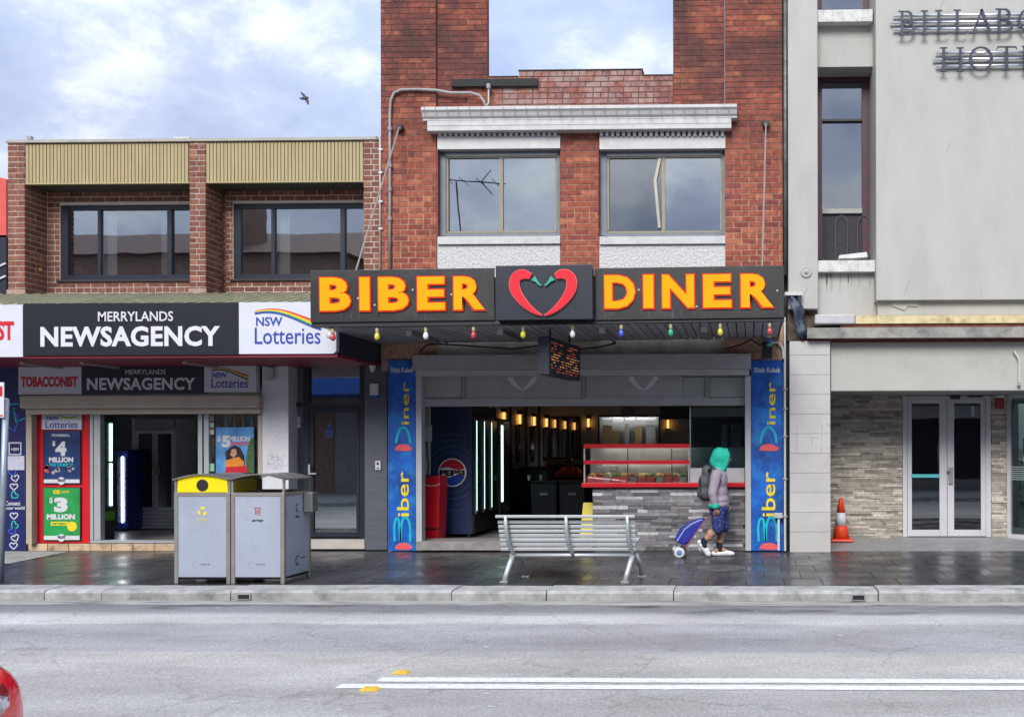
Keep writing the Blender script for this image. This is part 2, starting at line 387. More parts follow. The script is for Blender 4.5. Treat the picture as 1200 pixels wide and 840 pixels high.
M_pipe = pm('painted_pipe', (0.30, 0.29, 0.29), 0.5, var=0.2)
M_cable = pm('black_cable', (0.012, 0.012, 0.013), 0.6)
def wall_cells(mb, x0, x1, z0, z1, y0, y1, holes):
    xs = sorted({x0, x1, *[h[0] for h in holes], *[h[1] for h in holes]}); zs = sorted({z0, z1, *[h[2] for h in holes], *[h[3] for h in holes]})
    xs = [x for x in xs if x0 <= x <= x1]; zs = [z for z in zs if z0 <= z <= z1]
    for a, b in zip(xs, xs[1:]):
        for c, d in zip(zs, zs[1:]):
            mx_, mz = (a + b) / 2, (c + d) / 2
            if any(h[0] < mx_ < h[1] and h[2] < mz < h[3] for h in holes): continue
            mb.box(a, b, y0, y1, c, d)
    return mb
def mirror_mat():
    m = pm('mirror', (0.6, 0.62, 0.65), 0.03, metal=1.0, var=0.02); return m
# ================================================================== ground, road, kerb, footpath
def road_material():
    m = bpy.data.materials.new('road_asphalt'); m.use_nodes = True; nt = m.node_tree; b = nt.nodes['Principled BSDF']; ln = nt.links.new
    g = N(nt, 'ShaderNodeNewGeometry'); sp = N(nt, 'ShaderNodeSeparateXYZ'); ln(g.outputs['Position'], sp.inputs[0])
    mpn = N(nt, 'ShaderNodeMapping'); mpn.inputs['Scale'].default_value = (0.35, 1.0, 1); ln(g.outputs['Position'], mpn.inputs['Vector'])
    wn_ = N(nt, 'ShaderNodeTexNoise'); wn_.inputs['Scale'].default_value = 1.4; wn_.inputs['Detail'].default_value = 7; wn_.inputs['Roughness'].default_value = 0.65; ln(mpn.outputs['Vector'], wn_.inputs['Vector'])
    of = N(nt, 'ShaderNodeMath', operation='MULTIPLY_ADD'); of.inputs[1].default_value = 0.32; of.inputs[2].default_value = -0.16; ln(wn_.outputs['Fac'], of.inputs[0])
    ad = N(nt, 'ShaderNodeMath', operation='ADD'); ln(sp.outputs['Y'], ad.inputs[0]); ln(of.outputs[0], ad.inputs[1])
    mr = N(nt, 'ShaderNodeMapRange'); mr.inputs['From Min'].default_value = 6.0; mr.inputs['From Max'].default_value = 11.0; ln(ad.outputs[0], mr.inputs['Value'])
    r = N(nt, 'ShaderNodeValToRGB'); el = r.color_ramp.elements
    y = lambda v: (v - 6.0) / 5.0
    el[0].position = 0; el[0].color = (0.43, 0.415, 0.38, 1); el[1].position = 1; el[1].color = (0.12, 0.12, 0.123, 1)
    for p, c in ((7.88, (0.43, 0.415, 0.38)), (7.94, (0.36, 0.353, 0.35)), (9.12, (0.365, 0.358, 0.355)), (9.2, (0.47, 0.46, 0.44)), (9.62, (0.47, 0.46, 0.44)), (9.85, (0.25, 0.25, 0.252))):
        q = el.new(y(p)); q.color = (*c, 1)
    ln(mr.outputs['Result'], r.inputs['Fac'])
    fn = N(nt, 'ShaderNodeTexNoise'); fn.inputs['Scale'].default_value = 48; fn.inputs['Detail'].default_value = 6; fn.inputs['Roughness'].default_value = 0.85; ln(g.outputs['Position'], fn.inputs['Vector'])
    fm = N(nt, 'ShaderNodeMapRange'); fm.inputs['From Min'].default_value = 0.3; fm.inputs['From Max'].default_value = 0.7; fm.inputs['To Min'].default_value = 0.45; fm.inputs['To Max'].default_value = 1.55; ln(fn.outputs['Fac'], fm.inputs['Value'])
    st = N(nt, 'ShaderNodeMapRange'); st.inputs['From Min'].default_value = 0.35; st.inputs['From Max'].default_value = 0.65; st.inputs['To Min'].default_value = 0.82; st.inputs['To Max'].default_value = 1.12; ln(wn_.outputs['Fac'], st.inputs['Value'])
    mu = N(nt, 'ShaderNodeMath', operation='MULTIPLY'); ln(fm.outputs['Result'], mu.inputs[0]); ln(st.outputs['Result'], mu.inputs[1])
    vm = N(nt, 'ShaderNodeVectorMath', operation='SCALE'); ln(r.outputs['Color'], vm.inputs[0]); ln(mu.outputs[0], vm.inputs['Scale']); 
    # oil drips and patches in the gutter lane
    pn = N(nt, 'ShaderNodeTexNoise'); pn.inputs['Scale'].default_value = 2.2; pn.inputs['Detail'].default_value = 6; ln(mpn.outputs['Vector'], pn.inputs['Vector'])
    pk = N(nt, 'ShaderNodeMapRange'); pk.inputs['From Min'].default_value = 0.56; pk.inputs['From Max'].default_value = 0.66; ln(pn.outputs['Fac'], pk.inputs['Value'])
    py_ = N(nt, 'ShaderNodeMapRange'); py_.inputs['From Min'].default_value = 9.4; py_.inputs['From Max'].default_value = 10.1; py_.inputs['To Max'].default_value = 0.85; ln(sp.outputs['Y'], py_.inputs['Value'])
    pm_ = N(nt, 'ShaderNodeMath', operation='MULTIPLY'); ln(pk.outputs['Result'], pm_.inputs[0]); ln(py_.outputs['Result'], pm_.inputs[1])
    mi = N(nt, 'ShaderNodeMix', data_type='RGBA'); mi.inputs['B'].default_value = (0.045, 0.045, 0.048, 1); ln(pm_.outputs[0], mi.inputs['Factor']); ln(vm.outputs['Vector'], mi.inputs['A'])
    # tyre-worn tracks running along the street and fine cracks
    tr_ = N(nt, 'ShaderNodeMath', operation='SINE'); ty = N(nt, 'ShaderNodeMath', operation='MULTIPLY'); ty.inputs[1].default_value = 3.6; ln(ad.outputs[0], ty.inputs[0]); ln(ty.outputs[0], tr_.inputs[0])
    tm = N(nt, 'ShaderNodeMapRange'); tm.inputs['From Min'].default_value = -1; tm.inputs['To Min'].default_value = 0.9; tm.inputs['To Max'].default_value = 1.06; ln(tr_.outputs[0], tm.inputs['Value'])
    vc = N(nt, 'ShaderNodeTexVoronoi', feature='DISTANCE_TO_EDGE'); vc.inputs['Scale'].default_value = 0.55; wob = N(nt, 'ShaderNodeTexNoise'); wob.inputs['Scale'].default_value = 2.0; wob.inputs['Detail'].default_value = 6; ln(g.outputs['Position'], wob.inputs['Vector'])
    va = N(nt, 'ShaderNodeVectorMath', operation='MULTIPLY_ADD'); va.inputs[1].default_value = (1.1, 1.1, 0); ln(wob.outputs['Color'], va.inputs[0]); ln(g.outputs['Position'], va.inputs[2]); ln(va.outputs[0], vc.inputs['Vector'])
    vk = N(nt, 'ShaderNodeMapRange'); vk.inputs['From Min'].default_value = 0.0; vk.inputs['From Max'].default_value = 0.012; vk.inputs['To Min'].default_value = 0.78; vk.inputs['To Max'].default_value = 1.0; ln(vc.outputs['Distance'], vk.inputs['Value'])
    t2 = N(nt, 'ShaderNodeMath', operation='MULTIPLY'); ln(tm.outputs['Result'], t2.inputs[0]); ln(vk.outputs['Result'], t2.inputs[1])
    fin = N(nt, 'ShaderNodeVectorMath', operation='SCALE'); ln(mi.outputs['Result'], fin.inputs[0]); ln(t2.outputs[0], fin.inputs['Scale'])
    ln(fin.outputs['Vector'], b.inputs['Base Color'])
    rr = N(nt, 'ShaderNodeMapRange'); rr.inputs['From Min'].default_value = 0.3; rr.inputs['From Max'].default_value = 0.7; rr.inputs['To Min'].default_value = 0.42; rr.inputs['To Max'].default_value = 0.62; ln(wn_.outputs['Fac'], rr.inputs['Value']); ln(rr.outputs['Result'], b.inputs['Roughness'])
    bp = N(nt, 'ShaderNodeBump'); bp.inputs['Strength'].default_value = 0.25; bp.inputs['Distance'].default_value = 0.006; ln(fn.outputs['Fac'], bp.inputs['Height']); ln(bp.outputs['Normal'], b.inputs['Normal'])
    return m
ROADZ = -0.12
g = MB(); g.box(-1500, 1500, -1500, 1500, -1.2, -0.45); tag(g.build('ground', pm('bare_ground', (0.12, 0.115, 0.105), 0.9)), kind='structure')
road = tag(bbox('road', road_material(), None, -60, 60, 1.9, 10.26, -0.4, ROADZ), kind='structure'); ORG[road] = Vector((0, 0, 0))
tag(bbox('gutter', pm('gutter_concrete', (0.33, 0.32, 0.30), 0.7, var=0.35, scale=5, dirt=(0.07, 0.068, 0.065), dscale=3.5, damt=0.9, stretch=(0.4, 2.5, 1)), None, -60, 60, 10.26, 10.52, -0.4, ROADZ + 0.006), kind='structure')
tag(bbox('near_footpath', M_conc, None, -60, 60, -4.6, 1.9, -0.4, 0.0), kind='structure')
# painted centre lines, their worn ends left of the middle
M_line = pm('road_paint', (0.78, 0.78, 0.76), 0.55, var=0.1, scale=30, dirt=(0.42, 0.41, 0.40), dscale=16, damt=0.6)
for (ya, yb, xs) in ((800, 795, 440), (808, 803, 392)):
    Ya, Yb = (CAMZ - ROADZ) * FPX / (ya - PY0), (CAMZ - ROADZ) * FPX / (yb - PY0)
    X0 = PX(xs, Ya, ya)
    mb = MB(); n = 60; segs = [X0 + (14.0) * i / n for i in range(n + 1)]
    jit = [random.uniform(-.006, .006) for _ in segs]; jit2 = [random.uniform(-.006, .006) for _ in segs]
    for i in range(n):
        z = ROADZ + 0.004
        mb.poly([(segs[i], Ya + jit[i], z), (segs[i + 1], Ya + jit[i + 1], z), (segs[i + 1], Yb + jit2[i + 1], z), (segs[i], Yb + jit2[i], z)])
    mb.build('lane_line', M_line, road)
# raised road markers and leaves
def on_road(px, py): return P(px, py, (CAMZ - ROADZ) * FPX / (py - PY0))
for (px, py, lab, s_) in ((470, 789.5, 'yellow raised road marker above the ends of the white lines', 1.0), (433, 809.5, 'chipped yellow raised road marker beside the lower white line end', 1.15)):
    p = on_road(px, py); p.z = ROADZ; t = thing('road_marker', lab, 'road marker', p, 'yellow markers on the road')
    mb = MB(); w, d, h = 0.062 * s_, 0.05, 0.022
    mb.hexa([p + Vector(q) for q in ((-w, -d, 0), (w, -d, 0), (w, d, 0), (-w, d, 0))], [p + Vector(q) for q in ((-w * .55, -d * .5, h), (w * .6, -d * .6, h), (w * .6, d * .6, h), (-w * .55, d * .5, h))])
    mb.build('body', pm('marker_yellow', (0.72, 0.46, 0.03), 0.6, var=0.25, scale=40, dirt=(0.3, 0.2, 0.08), dscale=30, damt=0.6), t, bevel=0.006)
    MB().box(p.x - w * .3, p.x + w * .35, p.y - d * .62, p.y - d * .5, p.z + h * .35, p.z + h * .9).build('reflector', pm('marker_reflector', (0.8, 0.6, 0.15), 0.2), t)
# flattened gum and paint specks
mb = MB()
for i in range(60):
    px, py = random.uniform(20, 1180), random.uniform(712, 836); p = on_road(px, py); r = random.uniform(0.006, 0.022)
    mb.poly([(p.x + r * 1.5 * math.cos(a) * random.uniform(.6, 1.2), p.y + r * math.sin(a) * random.uniform(.6, 1.2), ROADZ + 0.003) for a in [k * math.pi / 4 for k in range(8)]])
tag(mb.build('litter_specks', M_offwhite), 'small pale specks of gum and paper scattered over the road', 'litter', kind='stuff')
# kerb stones
kerb = thing('kerb', None, None, (0, 10.7, 0), kind='structure')
jx = [-330, -60, 58, 125, 275, 532, 642, 790, 1028, 1260, 1500]
for i, (a, b_) in enumerate(zip(jx, jx[1:])):
    xa, xb = PX(a, 10.6, 690) + .006, PX(b_, 10.6, 690) - .006
    dz = 0.01 if a >= 1028 else random.uniform(-.006, .006); dy = -.03 if a >= 1028 else random.uniform(-.006, .006)
    mb = MB(); n = 8; xs = [xa + (xb - xa) * k / n for k in range(n + 1)]
    prof = [(10.53, -0.3), (10.515, -0.03), (10.535, -0.008), (10.56, 0.0), (10.92, 0.002), (10.92, -0.3)]
    for k in range(n + 1):
        for (yy, zz) in prof: mb.v.append(Vector((xs[k], yy + dy + random.uniform(-.004, .004), zz + dz + random.uniform(-.003, .003))))
    m_ = len(prof)
    for k in range(n):
        for q in range(m_): mb.face([k * m_ + q, k * m_ + (q + 1) % m_, (k + 1) * m_ + (q + 1) % m_, (k + 1) * m_ + q])
    mb.face(list(reversed(range(m_)))); mb.face([n * m_ + q for q in range(m_)])
    for f in mb.f: f.reverse()
    mb.build('kerb_stone', M_conc, kerb)
for px in (286, 1006):
    x = PX(px, 10.5, 699); mb = MB()
    mb.box(x - .075, x + .075, 10.49, 10.60, -0.105, -0.095).box(x - .075, x + .075, 10.49, 10.60, -0.045, -0.035).box(x - .075, x - .065, 10.49, 10.60, -0.095, -0.045).box(x + .065, x + .075, 10.49, 10.60, -0.095, -0.045)
    d = mb.build('drain_outlet', M_pipe, kerb)
    MB().box(x - .064, x + .064, 10.497, 10.58, -0.094, -0.046).build('drain_mouth', M_black, d)
# footpath of dark wet pavers
foot = thing('footpath', None, None, (0, 12.5, 0), kind='structure')
bbox('bedding', pm('paver_joint', (0.03, 0.03, 0.03), 0.7), foot, -14.5, 6.5, 10.93, 15.0, -0.3, -0.008)
def paver_mat():
    m = pm('wet_paver', (0.040, 0.040, 0.044), 0.31, var=0.3, scale=3.5, rnd=0.32, bump=0.05, bscale=30, rvar=0.14, dirt=(0.11, 0.105, 0.10), dscale=1.3, damt=0.35, spec=0.6)
    return m
PW, PL = 0.452, 0.6166
me = bpy.data.meshes.new('paver'); q = MB().box(-PW / 2 + .005, PW / 2 - .005, -PL / 2 + .005, PL / 2 - .005, -0.04, 0)
me.from_pydata(q.v, [], q.f); me.materials.append(paver_mat())
for r in range(6):
    for c in range(46):
        o = bpy.data.objects.new('paver', me); C.objects.link(o); o.parent = foot
        o.location = Vector((-14.3 + c * PW + (0.226 if r % 2 else 0), 10.935 + PL / 2 + r * PL, random.uniform(-.002, .001))) - ORG[foot]
# pale concrete wedge in front of the far left shop
mb = MB(); a, b_, c = P(-60, 668, 12.3), P(72, 648, 14.3), P(-60, 648, 14.3)
mb.poly([(PX(-60, 12.6, 660), 12.6, 0.005), (PX(8, 12.9, 660), 12.95, 0.005), (PX(72, 14.3, 648), 14.45, 0.005), (PX(-60, 14.3, 648), 14.55, 0.005)])
mb.build('concrete_apron', M_conc, foot)
p = P(845, 664, 1.59 * FPX / (665 - PY0)); p.z = 0
cv = thing('access_cover', 'worn oval metal access cover in the wet footpath near the walking person', 'cover', p)
MB().lathe([(0.30, 0.0005), (0.30, 0.006), (0.275, 0.009)], p, 28).build('cover_plate', pm('cover_metal', (0.16, 0.155, 0.15), 0.35, metal=0.5, var=0.3, scale=20), cv)
MB().lathe([(0.315, 0.0003), (0.315, 0.003), (0.305, 0.003)], p, 28).build('rim', M_steel, cv)
# ================================================================== buildings across the street, seen in the window reflections
op = thing('opposite_building', 'brick building with dark hipped roof across the street, mirrored in the upstairs windows', 'building', (-18, -6, 0))
M_ob = pm('opposite_brick', (0.30, 0.19, 0.15), 0.85, var=0.35, scale=9)
bbox('wall', M_ob, op, -30, -15.3, -14, -4.7, -0.3, 8.9)
MB().hexa([(-30.4, -14.4, 8.9), (-14.9, -14.4, 8.9), (-14.9, -4.4, 8.9), (-30.4, -4.4, 8.9)], [(-30.4, -9.6, 10.7), (-16.4, -9.6, 10.7), (-16.4, -9.2, 10.7), (-30.4, -9.2, 10.7)]).build('roof', pm('dark_tiles', (0.13, 0.075, 0.06), 0.8, var=.4, scale=6), op)
bbox('chimney', M_ob, op, -20.2, -19.3, -7.0, -6.2, 8.9, 11.6)
bbox('parapet_band', pm('opposite_band', (0.5, 0.48, 0.44), 0.8), op, -30, -15.3, -4.62, -4.5, 7.6, 7.9)
bbox('blue_fascia', pm('blue_fascia', (0.03, 0.12, 0.45), 0.5), op, -30, -11, -4.7, -2.2, 3.45, 4.0)
for x in (-28, -25, -22, -19):
    w = bbox('window', M_white, op, x, x + 1.6, -4.7, -4.62, 5.2, 7.0); MB().box(x + .1, x + 1.5, -4.62, -4.6, 5.3, 6.9).build('pane', M_navy, w)
oq = thing('rendered_building', 'low grey rendered shop row across the street, mirrored in the shop glass', 'building', (0, -6, 0))
bbox('wall', pm('opposite_render', (0.30, 0.29, 0.28), 0.8, var=0.15), oq, -15.28, 26, -14, -4.7, -0.3, 8.0)
for k in range(8):
    x = -14 + k * 5
    w = bbox('shop_window', M_dark, oq, x, x + 4.2, -4.7, -4.66, 0.4, 2.7); MB().box(x + .05, x + 4.15, -4.66, -4.64, 2.72, 3.2).build('fascia', [M_white, M_red, M_grey, M_navy][k % 4], w)
bbox('awning', M_grey, oq, -10.98, 26, -4.7, -2.2, 3.3, 3.6)
an = thing('roof_antenna', 'television antenna on the roof across the street, mirrored in the left upstairs window', 'antenna', (-10.6, -5, 8))
mb = MB(); mb.tube([(-10.5, -5, 7.9), (-10.8, -5, 11.4)], 0.03, 6); mb.build('mast', M_black, an)
mb = MB(); mb.tube([(-11.9, -5, 11.55), (-9.0, -5, 11.3)], 0.025, 6)
for k in range(5): mb.tube([(-11.7 + .6 * k, -5.6, 11.5 - .05 * k), (-11.7 + .6 * k, -4.4, 11.5 - .05 * k)], 0.015, 5)
mb.tube([(-9.9, -5, 11.4), (-9.5, -5, 11.8)], .02, 5); mb.tube([(-9.9, -5, 11.4), (-9.5, -5, 10.9)], .02, 5); mb.build('aerial', M_black, an)
# ================================================================== left two-storey brick building
LB = thing('brick_shop_building', 'brown brick two-storey shop building with olive corrugated cladding above recessed windows', 'building', (-8.6, 15.1, 0))
M_bl = brickmat('brown_brick', [(0.15, 0.058, 0.042), (0.21, 0.085, 0.06), (0.26, 0.115, 0.08), (0.17, 0.07, 0.055), (0.23, 0.10, 0.07)])
M_mort = pm('cream_mortar', (0.62, 0.54, 0.46), 0.9, var=0.12, scale=9)
YR = 15.08
br = Bricks(LB, M_bl)
ZB, ZT = PZ(348, YF, 230), PZ(166, YF, 230)
piers = [(PX(9, YF, 250), PX(29, YF, 250)), (PX(222, YF, 250), PX(241, YF, 250)), (PX(426, YF, 250), PX(447, YF, 250) - .004)]
for i, (a, b_) in enumerate(piers):
    bbox('pier', M_mort, LB, a + .003, b_ - .006, YF + .007, YR + .2, 2.95, ZT)
    br.lay(a, b_, ZB, ZT, YF, closer=0.42)
    if i < 2: br.lay(YF + .0, YR - .002, ZB - .15, PZ(212, YF, 230), b_, face='side', blen=0.232, th=0.03)
# window bays
bays = [(piers[0][1], piers[1][0] + .0, 70, 240, 328, 262), (piers[1][1], piers[2][0], 273, 238, 327, 462)]
holes = []
for (a, b_, wx0, wy0, wy1, wx1) in bays:
    h = (PX(wx0, YR, 280), min(PX(wx1, YR, 280), b_ - .02), PZ(wy1, YR, wx0 + 60), PZ(wy0, YR, wx0 + 60)); holes.append(h)
    mb = MB(); wall_cells(mb, a - .1, b_ + .3, 2.95, ZT - .1, YR + .007, YR + .12, [h]); mb.build('wall', M_mort, LB)
    br.lay(a, b_, ZB - .1, PZ(214, YR, 150) + .1, YR, holes=[h])
br.finish(300)
# cladding, soffit and coping
M_olive = pm('olive_cladding', (0.37, 0.305, 0.155), 0.55, var=0.12, scale=3, dirt=(0.40, 0.25, 0.12), dscale=2.2, damt=0.4, stretch=(3, 1, 0.6))
for (a, b_, *_r) in bays:
    z0, z1 = PZ(213, YF, 230), PZ(167.5, YF, 230); mb = MB(); x = a + .005; n = 0
    while x < b_ - .02:
        w = 0.0565; x2 = min(x + w, b_ - .004)
        mb.prism([(x + .004, 0), (x2 - .004, 0)] if False else [(x, z0), (x2 - .012, z0), (x2 - .012, z1), (x, z1)], YF + .015, YF + .05)
        x += w
    mb.box(a + .002, b_ - .002, YF + .05, YF + .09, z0, z1)
    mb.build('cladding', M_olive, LB)
    bbox('cladding_trim', M_olive, LB, a + .002, b_ - .002, YF + .008, YF + .06, z0 - .02, z0 - .001)
    bbox('soffit', pm('dark_soffit', (0.05, 0.045, 0.04), 0.8, stretch=(1, 8, 1)), LB, a + .003, b_ - .003, YF + .06, YR + .01, z0 - .015, z0 + .03)
mb = MB(); mb.box(piers[0][0] - .02, piers[2][1], YF - .02, YF + .5, ZT + .002, ZT + .045); mb.build('coping', pm('coping_metal', (0.36, 0.34, 0.30), 0.55, var=0.15), LB)
rbox('ridge_vent', M_offwhite, LB, 203, 160.5, 222, 163.2, YF + .05, .12)
rbox('roof_knob', M_pipe, LB, 31, 159.5, 36, 163.5, YF + .05, .06)
x0, x1 = piers[0][0], piers[2][1]
mb = MB(); mb.box(x0 + .002, x0 + .12, YR + .2, 24, 2.95, ZT - .01); mb.box(x1 - .06, x1 - .01, YR + .2, 24, -0.2, ZT - .01); mb.box(x0 + .002, x1 - .01, 24.001, 24.2, -.2, ZT - .01)
mb.build('side_wall', M_bl, LB)
bbox('roof', M_grey, LB, x0 + .125, x1 - .135, YR + .125, 24, ZT - .5, ZT - .4)
bbox('room_partition', pm('dim_room', (0.16, 0.16, 0.17), 0.9), LB, x0 + .13, x1 - .14, 18.5, 18.6, 3.0, ZT - .51)
bbox('upper_floor', M_dark, LB, x0 + .13, x1 - .14, YR + .13, 24, 2.96, 3.05)
# upstairs windows
M_curt = pm('pale_curtain', (0.5, 0.51, 0.5), 0.9, var=0.15, scale=12, stretch=(6, 1, 0.3))
for (h, mull, cur) in ((holes[0], (114.5, 118, 196, 201), ((119, 137), (189, 195.5))), (holes[1], (318, 322, 399, 404), ((281, 283.5), (320, 340)))):
    a, b_, c, d = h; f = MB(); fy = YR + .03
    f.box(a, b_, fy, fy + .08, c + .0, c + .085).box(a, b_, fy, fy + .08, d - .075, d).box(a, a + .11, fy, fy + .08, c + .086, d - .076).box(b_ - .08, b_, fy, fy + .08, c + .086, d - .076)
    w = f.build('window', M_navy, LB)
    for k in (0, 2): MB().box(PX(mull[k], fy), PX(mull[k + 1], fy), fy + .004, fy + .06, c + .086, d - .076).build('mullion', M_navy, w)
    xs = [a + .11, PX(mull[0], fy), PX(mull[1], fy), PX(mull[2], fy), PX(mull[3], fy), b_ - .08]
    for k in (0, 2, 4): MB().box(xs[k] - .005, xs[k + 1] + .005, fy + .03 + .004 * k, fy + .036 + .004 * k, c + .08, d - .07).build('pane', M_glassL, w)
    MB().box(a - .05, b_ + .02, YR - .03, YR + .028, c - .03, c - .001).build('sill', pm('dark_sill', (0.03, 0.025, 0.025), 0.6), w)
    for (ca, cb) in cur:
        mb = MB(); n = 10; X0, X1 = PX(ca, fy + .12), PX(cb, fy + .12)
        for k in range(n):
            xa, xb = X0 + (X1 - X0) * k / n, X0 + (X1 - X0) * (k + 1) / n; ya, yb = fy + .13 + .02 * (k % 2), fy + .13 + .02 * ((k + 1) % 2)
            mb.poly([(xa, ya, c + .05), (xb, yb, c + .05), (xb, yb, d - .05), (xa, ya, d - .05)])
        mb.build('curtain', M_curt, w)
MB().ball(P(46.5, 316, 14.9) + Vector((.012, 0, 0)), .03, 8, 6, (.4, 1, 1)).build('bird_proof_foam', pm('foam_yellow', (0.6, 0.42, 0.1), 0.9), LB)
# pier foot patches
M_patch = pm('pinkish_render', (0.38, 0.25, 0.21), 0.9, var=0.25, scale=10, bump=0.3)
for (a, b_) in piers[:2]: bbox('render_patch', M_patch, LB, a - .012, b_ + .012, YF - .012, YF + .003, ZB - .02, ZB + .13)
# ------------------------------------------------------------------ neighbour at the far left
nb = thing('red_neighbour_building', 'red painted building edge with dark windows beyond the far left brick pier', 'building', (-14, 17, 0))
MB().prism([(PX(-200, 17), PZ(150, 17)), (PX(7.5, 17), PZ(205, 17)), (PX(7.5, 17), PZ(274, 17)), (PX(-200, 17), PZ(274, 17))], 17, 17.3).build('red_parapet', pm('red_wall_paint', (0.62, 0.09, 0.07), 0.6), nb)
rbox('wall', M_dark, nb, -200, 274.5, 7.5, 640, 17.02, 4)
w = rbox('window', M_navy, nb, -120, 276, 7.3, 344, 17.0, .02)
for (ya, yb) in ((305, 314), (320, 326)): MB().ribbon([(PX(-40, 16.99), PZ(ya + 22, 16.99)), (PX(7.2, 16.99), PZ(ya, 16.99))], .03, 16.97, 16.998).build('glazing_bar', M_white, w)
# ================================================================== newsagency awning and signs
YN = 13.03
XN1 = PX(395, YN, 400)
na = thing('corrugated_awning', 'olive corrugated shop awning with crimson soffit above the newsagency', 'awning', (-9, 13.8, 3))
zf, zb = PZ(357, YN + .1, 200), PZ(345, YF, 200); zs = 2.875
mb = MB(); x = -14.5; 
while x < XN1 - .05:
    mb.hexa([(x, YN + .05, zf - .02), (x + .2, YN + .05, zf - .02), (x + .2, YF - .012, zb - .02), (x, YF - .012, zb - .02)], [(x, YN + .05, zf), (x + .2, YN + .05, zf), (x + .2, YF - .012, zb), (x, YF - .012, zb)])
    mb.hexa([(x + .07, YN + .05, zf), (x + .12, YN + .05, zf), (x + .12, YF - .012, zb), (x + .07, YF - .012, zb)], [(x + .08, YN + .05, zf + .03), (x + .11, YN + .05, zf + .03), (x + .11, YF - .012, zb + .03), (x + .08, YF - .012, zb + .03)])
    x += .202
mb.build('roof_sheet', pm('olive_roof_sheet', (0.30, 0.29, 0.19), 0.6, var=0.2, scale=5, dirt=(0.16, 0.13, 0.08), damt=0.5), na)
bbox('soffit', pm('crimson_soffit', (0.22, 0.015, 0.035), 0.5, var=0.12), na, -14.5, XN1 - .01, YN + .03, 14.75, zs, zs + .04)
bbox('end_cap', pm('navy_end', (0.025, 0.035, 0.055), 0.5), na, XN1 - .055, XN1 - .003, YN + .09, YF - .01, zs + .045, PZ(372, YN, 400))
for px in (30, 100, 220):
    X = P(px, 421, 13.7).x
    MB().box(X - .03, X + .03, 13.62, 14.7, zs - .035, zs - .001).build('light_batten', pm('batten', (0.42, 0.36, 0.34), 0.5), na)
M_signdark = pm('sign_charcoal', (0.014, 0.016, 0.023), 0.35, var=0.1)
M_signwhite = pm('sign_white', (0.60, 0.62, 0.69), 0.4, var=0.04)
def lotteries(parent, x0, y0, x1, y1, Y, wave=True):
    """blue NSW Lotteries wording under a rainbow ribbon, inside the given picture rectangle"""
    w, h = x1 - x0, y1 - y0
    ptext('lettering', 'NSW', M_txt_blue, parent, x0 + .04 * w, y0 + .26 * h, x0 + .42 * w, y0 + .50 * h, Y, bold=0.02)
    ptext('lettering', 'Lotteries', M_txt_blue, parent, x0 + .02 * w, y0 + .54 * h, x0 + .97 * w, y0 + .98 * h, Y, bold=0.005)
    cols = [M_txt_red, M_txt_orange, M_txt_yellow, M_txt_green, M_txt_blue]
    for k, m in enumerate(cols):
        pts = []
        for i in range(17):
            t = i / 16; yy = y0 + h * (0.13 + 0.20 * t * t - 0.17 * math.sin(t * 2.6) * (1 - t) + (0.09 * math.sin(t * math.pi * 1.1 - 1.2)) * t + k * .043 * (0.25 + t * .9))
            q = P(x0 + w * (.02 + .96 * t), yy, Y); pts.append((q.x, q.z))
        MB().ribbon(pts, h * .05 * Y / FPX, Y - .004 - .0003 * k, Y + .001).build('rainbow_stripe', m, parent)
s1 = thing('fascia_sign', 'long charcoal sign reading MERRYLANDS NEWSAGENCY on the awning front', 'sign', P(153, 416, YN))
rbox('panel', M_signdark, s1, 27.6, 355, 279.4, 416, YN, .09)
ptext('lettering', 'MERRYLANDS', M_txt_white, s1, 115, 365, 203, 376.5, YN, bold=0.01)
ptext('lettering', 'NEWSAGENCY', M_txt_white, s1, 47.5, 382.3, 258, 406, YN, bold=0.035, space=1.05)
s2 = thing('fascia_sign', 'white sign with blue NSW Lotteries wording on the awning end', 'sign', P(337, 415, YN))
a, b_, c, d = RXZ(280, 354, 394, 414.5, YN); r = .06
pts = [(a, d), (a, c)] + [(b_ - r + r * math.sin(t), c + r - r * math.cos(t)) for t in (0, .4, .8, 1.2, 1.57)] + [(b_, d)]
MB().prism(pts, YN, YN + .09).build('panel', M_signwhite, s2)
lotteries(s2, 297, 360, 378, 404, YN)
s3 = thing('fascia_sign', 'white sign ending in red letters ST at the left picture edge', 'sign', P(0, 418, YN))
rbox('panel', M_signwhite, s3, -150, 357.5, 26.6, 418.5, YN, .09)
ptext('lettering', 'TOBACCONIST', M_txt_red, s3, -112, 376.5, 16.5, 399, YN, bold=0.04)
# lower row of signs under the awning
YL = 14.42
t1 = thing('shop_sign', 'white sign reading TOBACCONIST under the awning', 'sign', P(58, 462, YL)); rbox('panel', M_signwhite, t1, 21.5, 430, 95.3, 462, YL, .12)
ptext('lettering', 'TOBACCONIST', M_txt_red, t1, 24.5, 441, 91, 453.5, YL, bold=0.045)
t2 = thing('shop_sign', 'dark blue MERRYLANDS NEWSAGENCY sign under the awning, middle of its row', 'sign', P(167, 461, YL)); rbox('panel', M_navy, t2, 95.8, 429.5, 238.8, 461, YL, .12)
ptext('lettering', 'MERRYLANDS', M_txt_white, t2, 147, 433, 194, 438.5, YL, bold=0.0); ptext('lettering', 'NEWSAGENCY', M_txt_white, t2, 102, 442.5, 229, 457, YL, bold=0.03, space=1.05)
t3 = thing('shop_sign', 'small white NSW Lotteries sign above the shop window with the poster', 'sign', P(268, 459, YL)); rbox('panel', M_signwhite, t3, 239.3, 427.5, 300, 459.5, YL, .12)
lotteries(t3, 247, 430, 292, 455, YL)
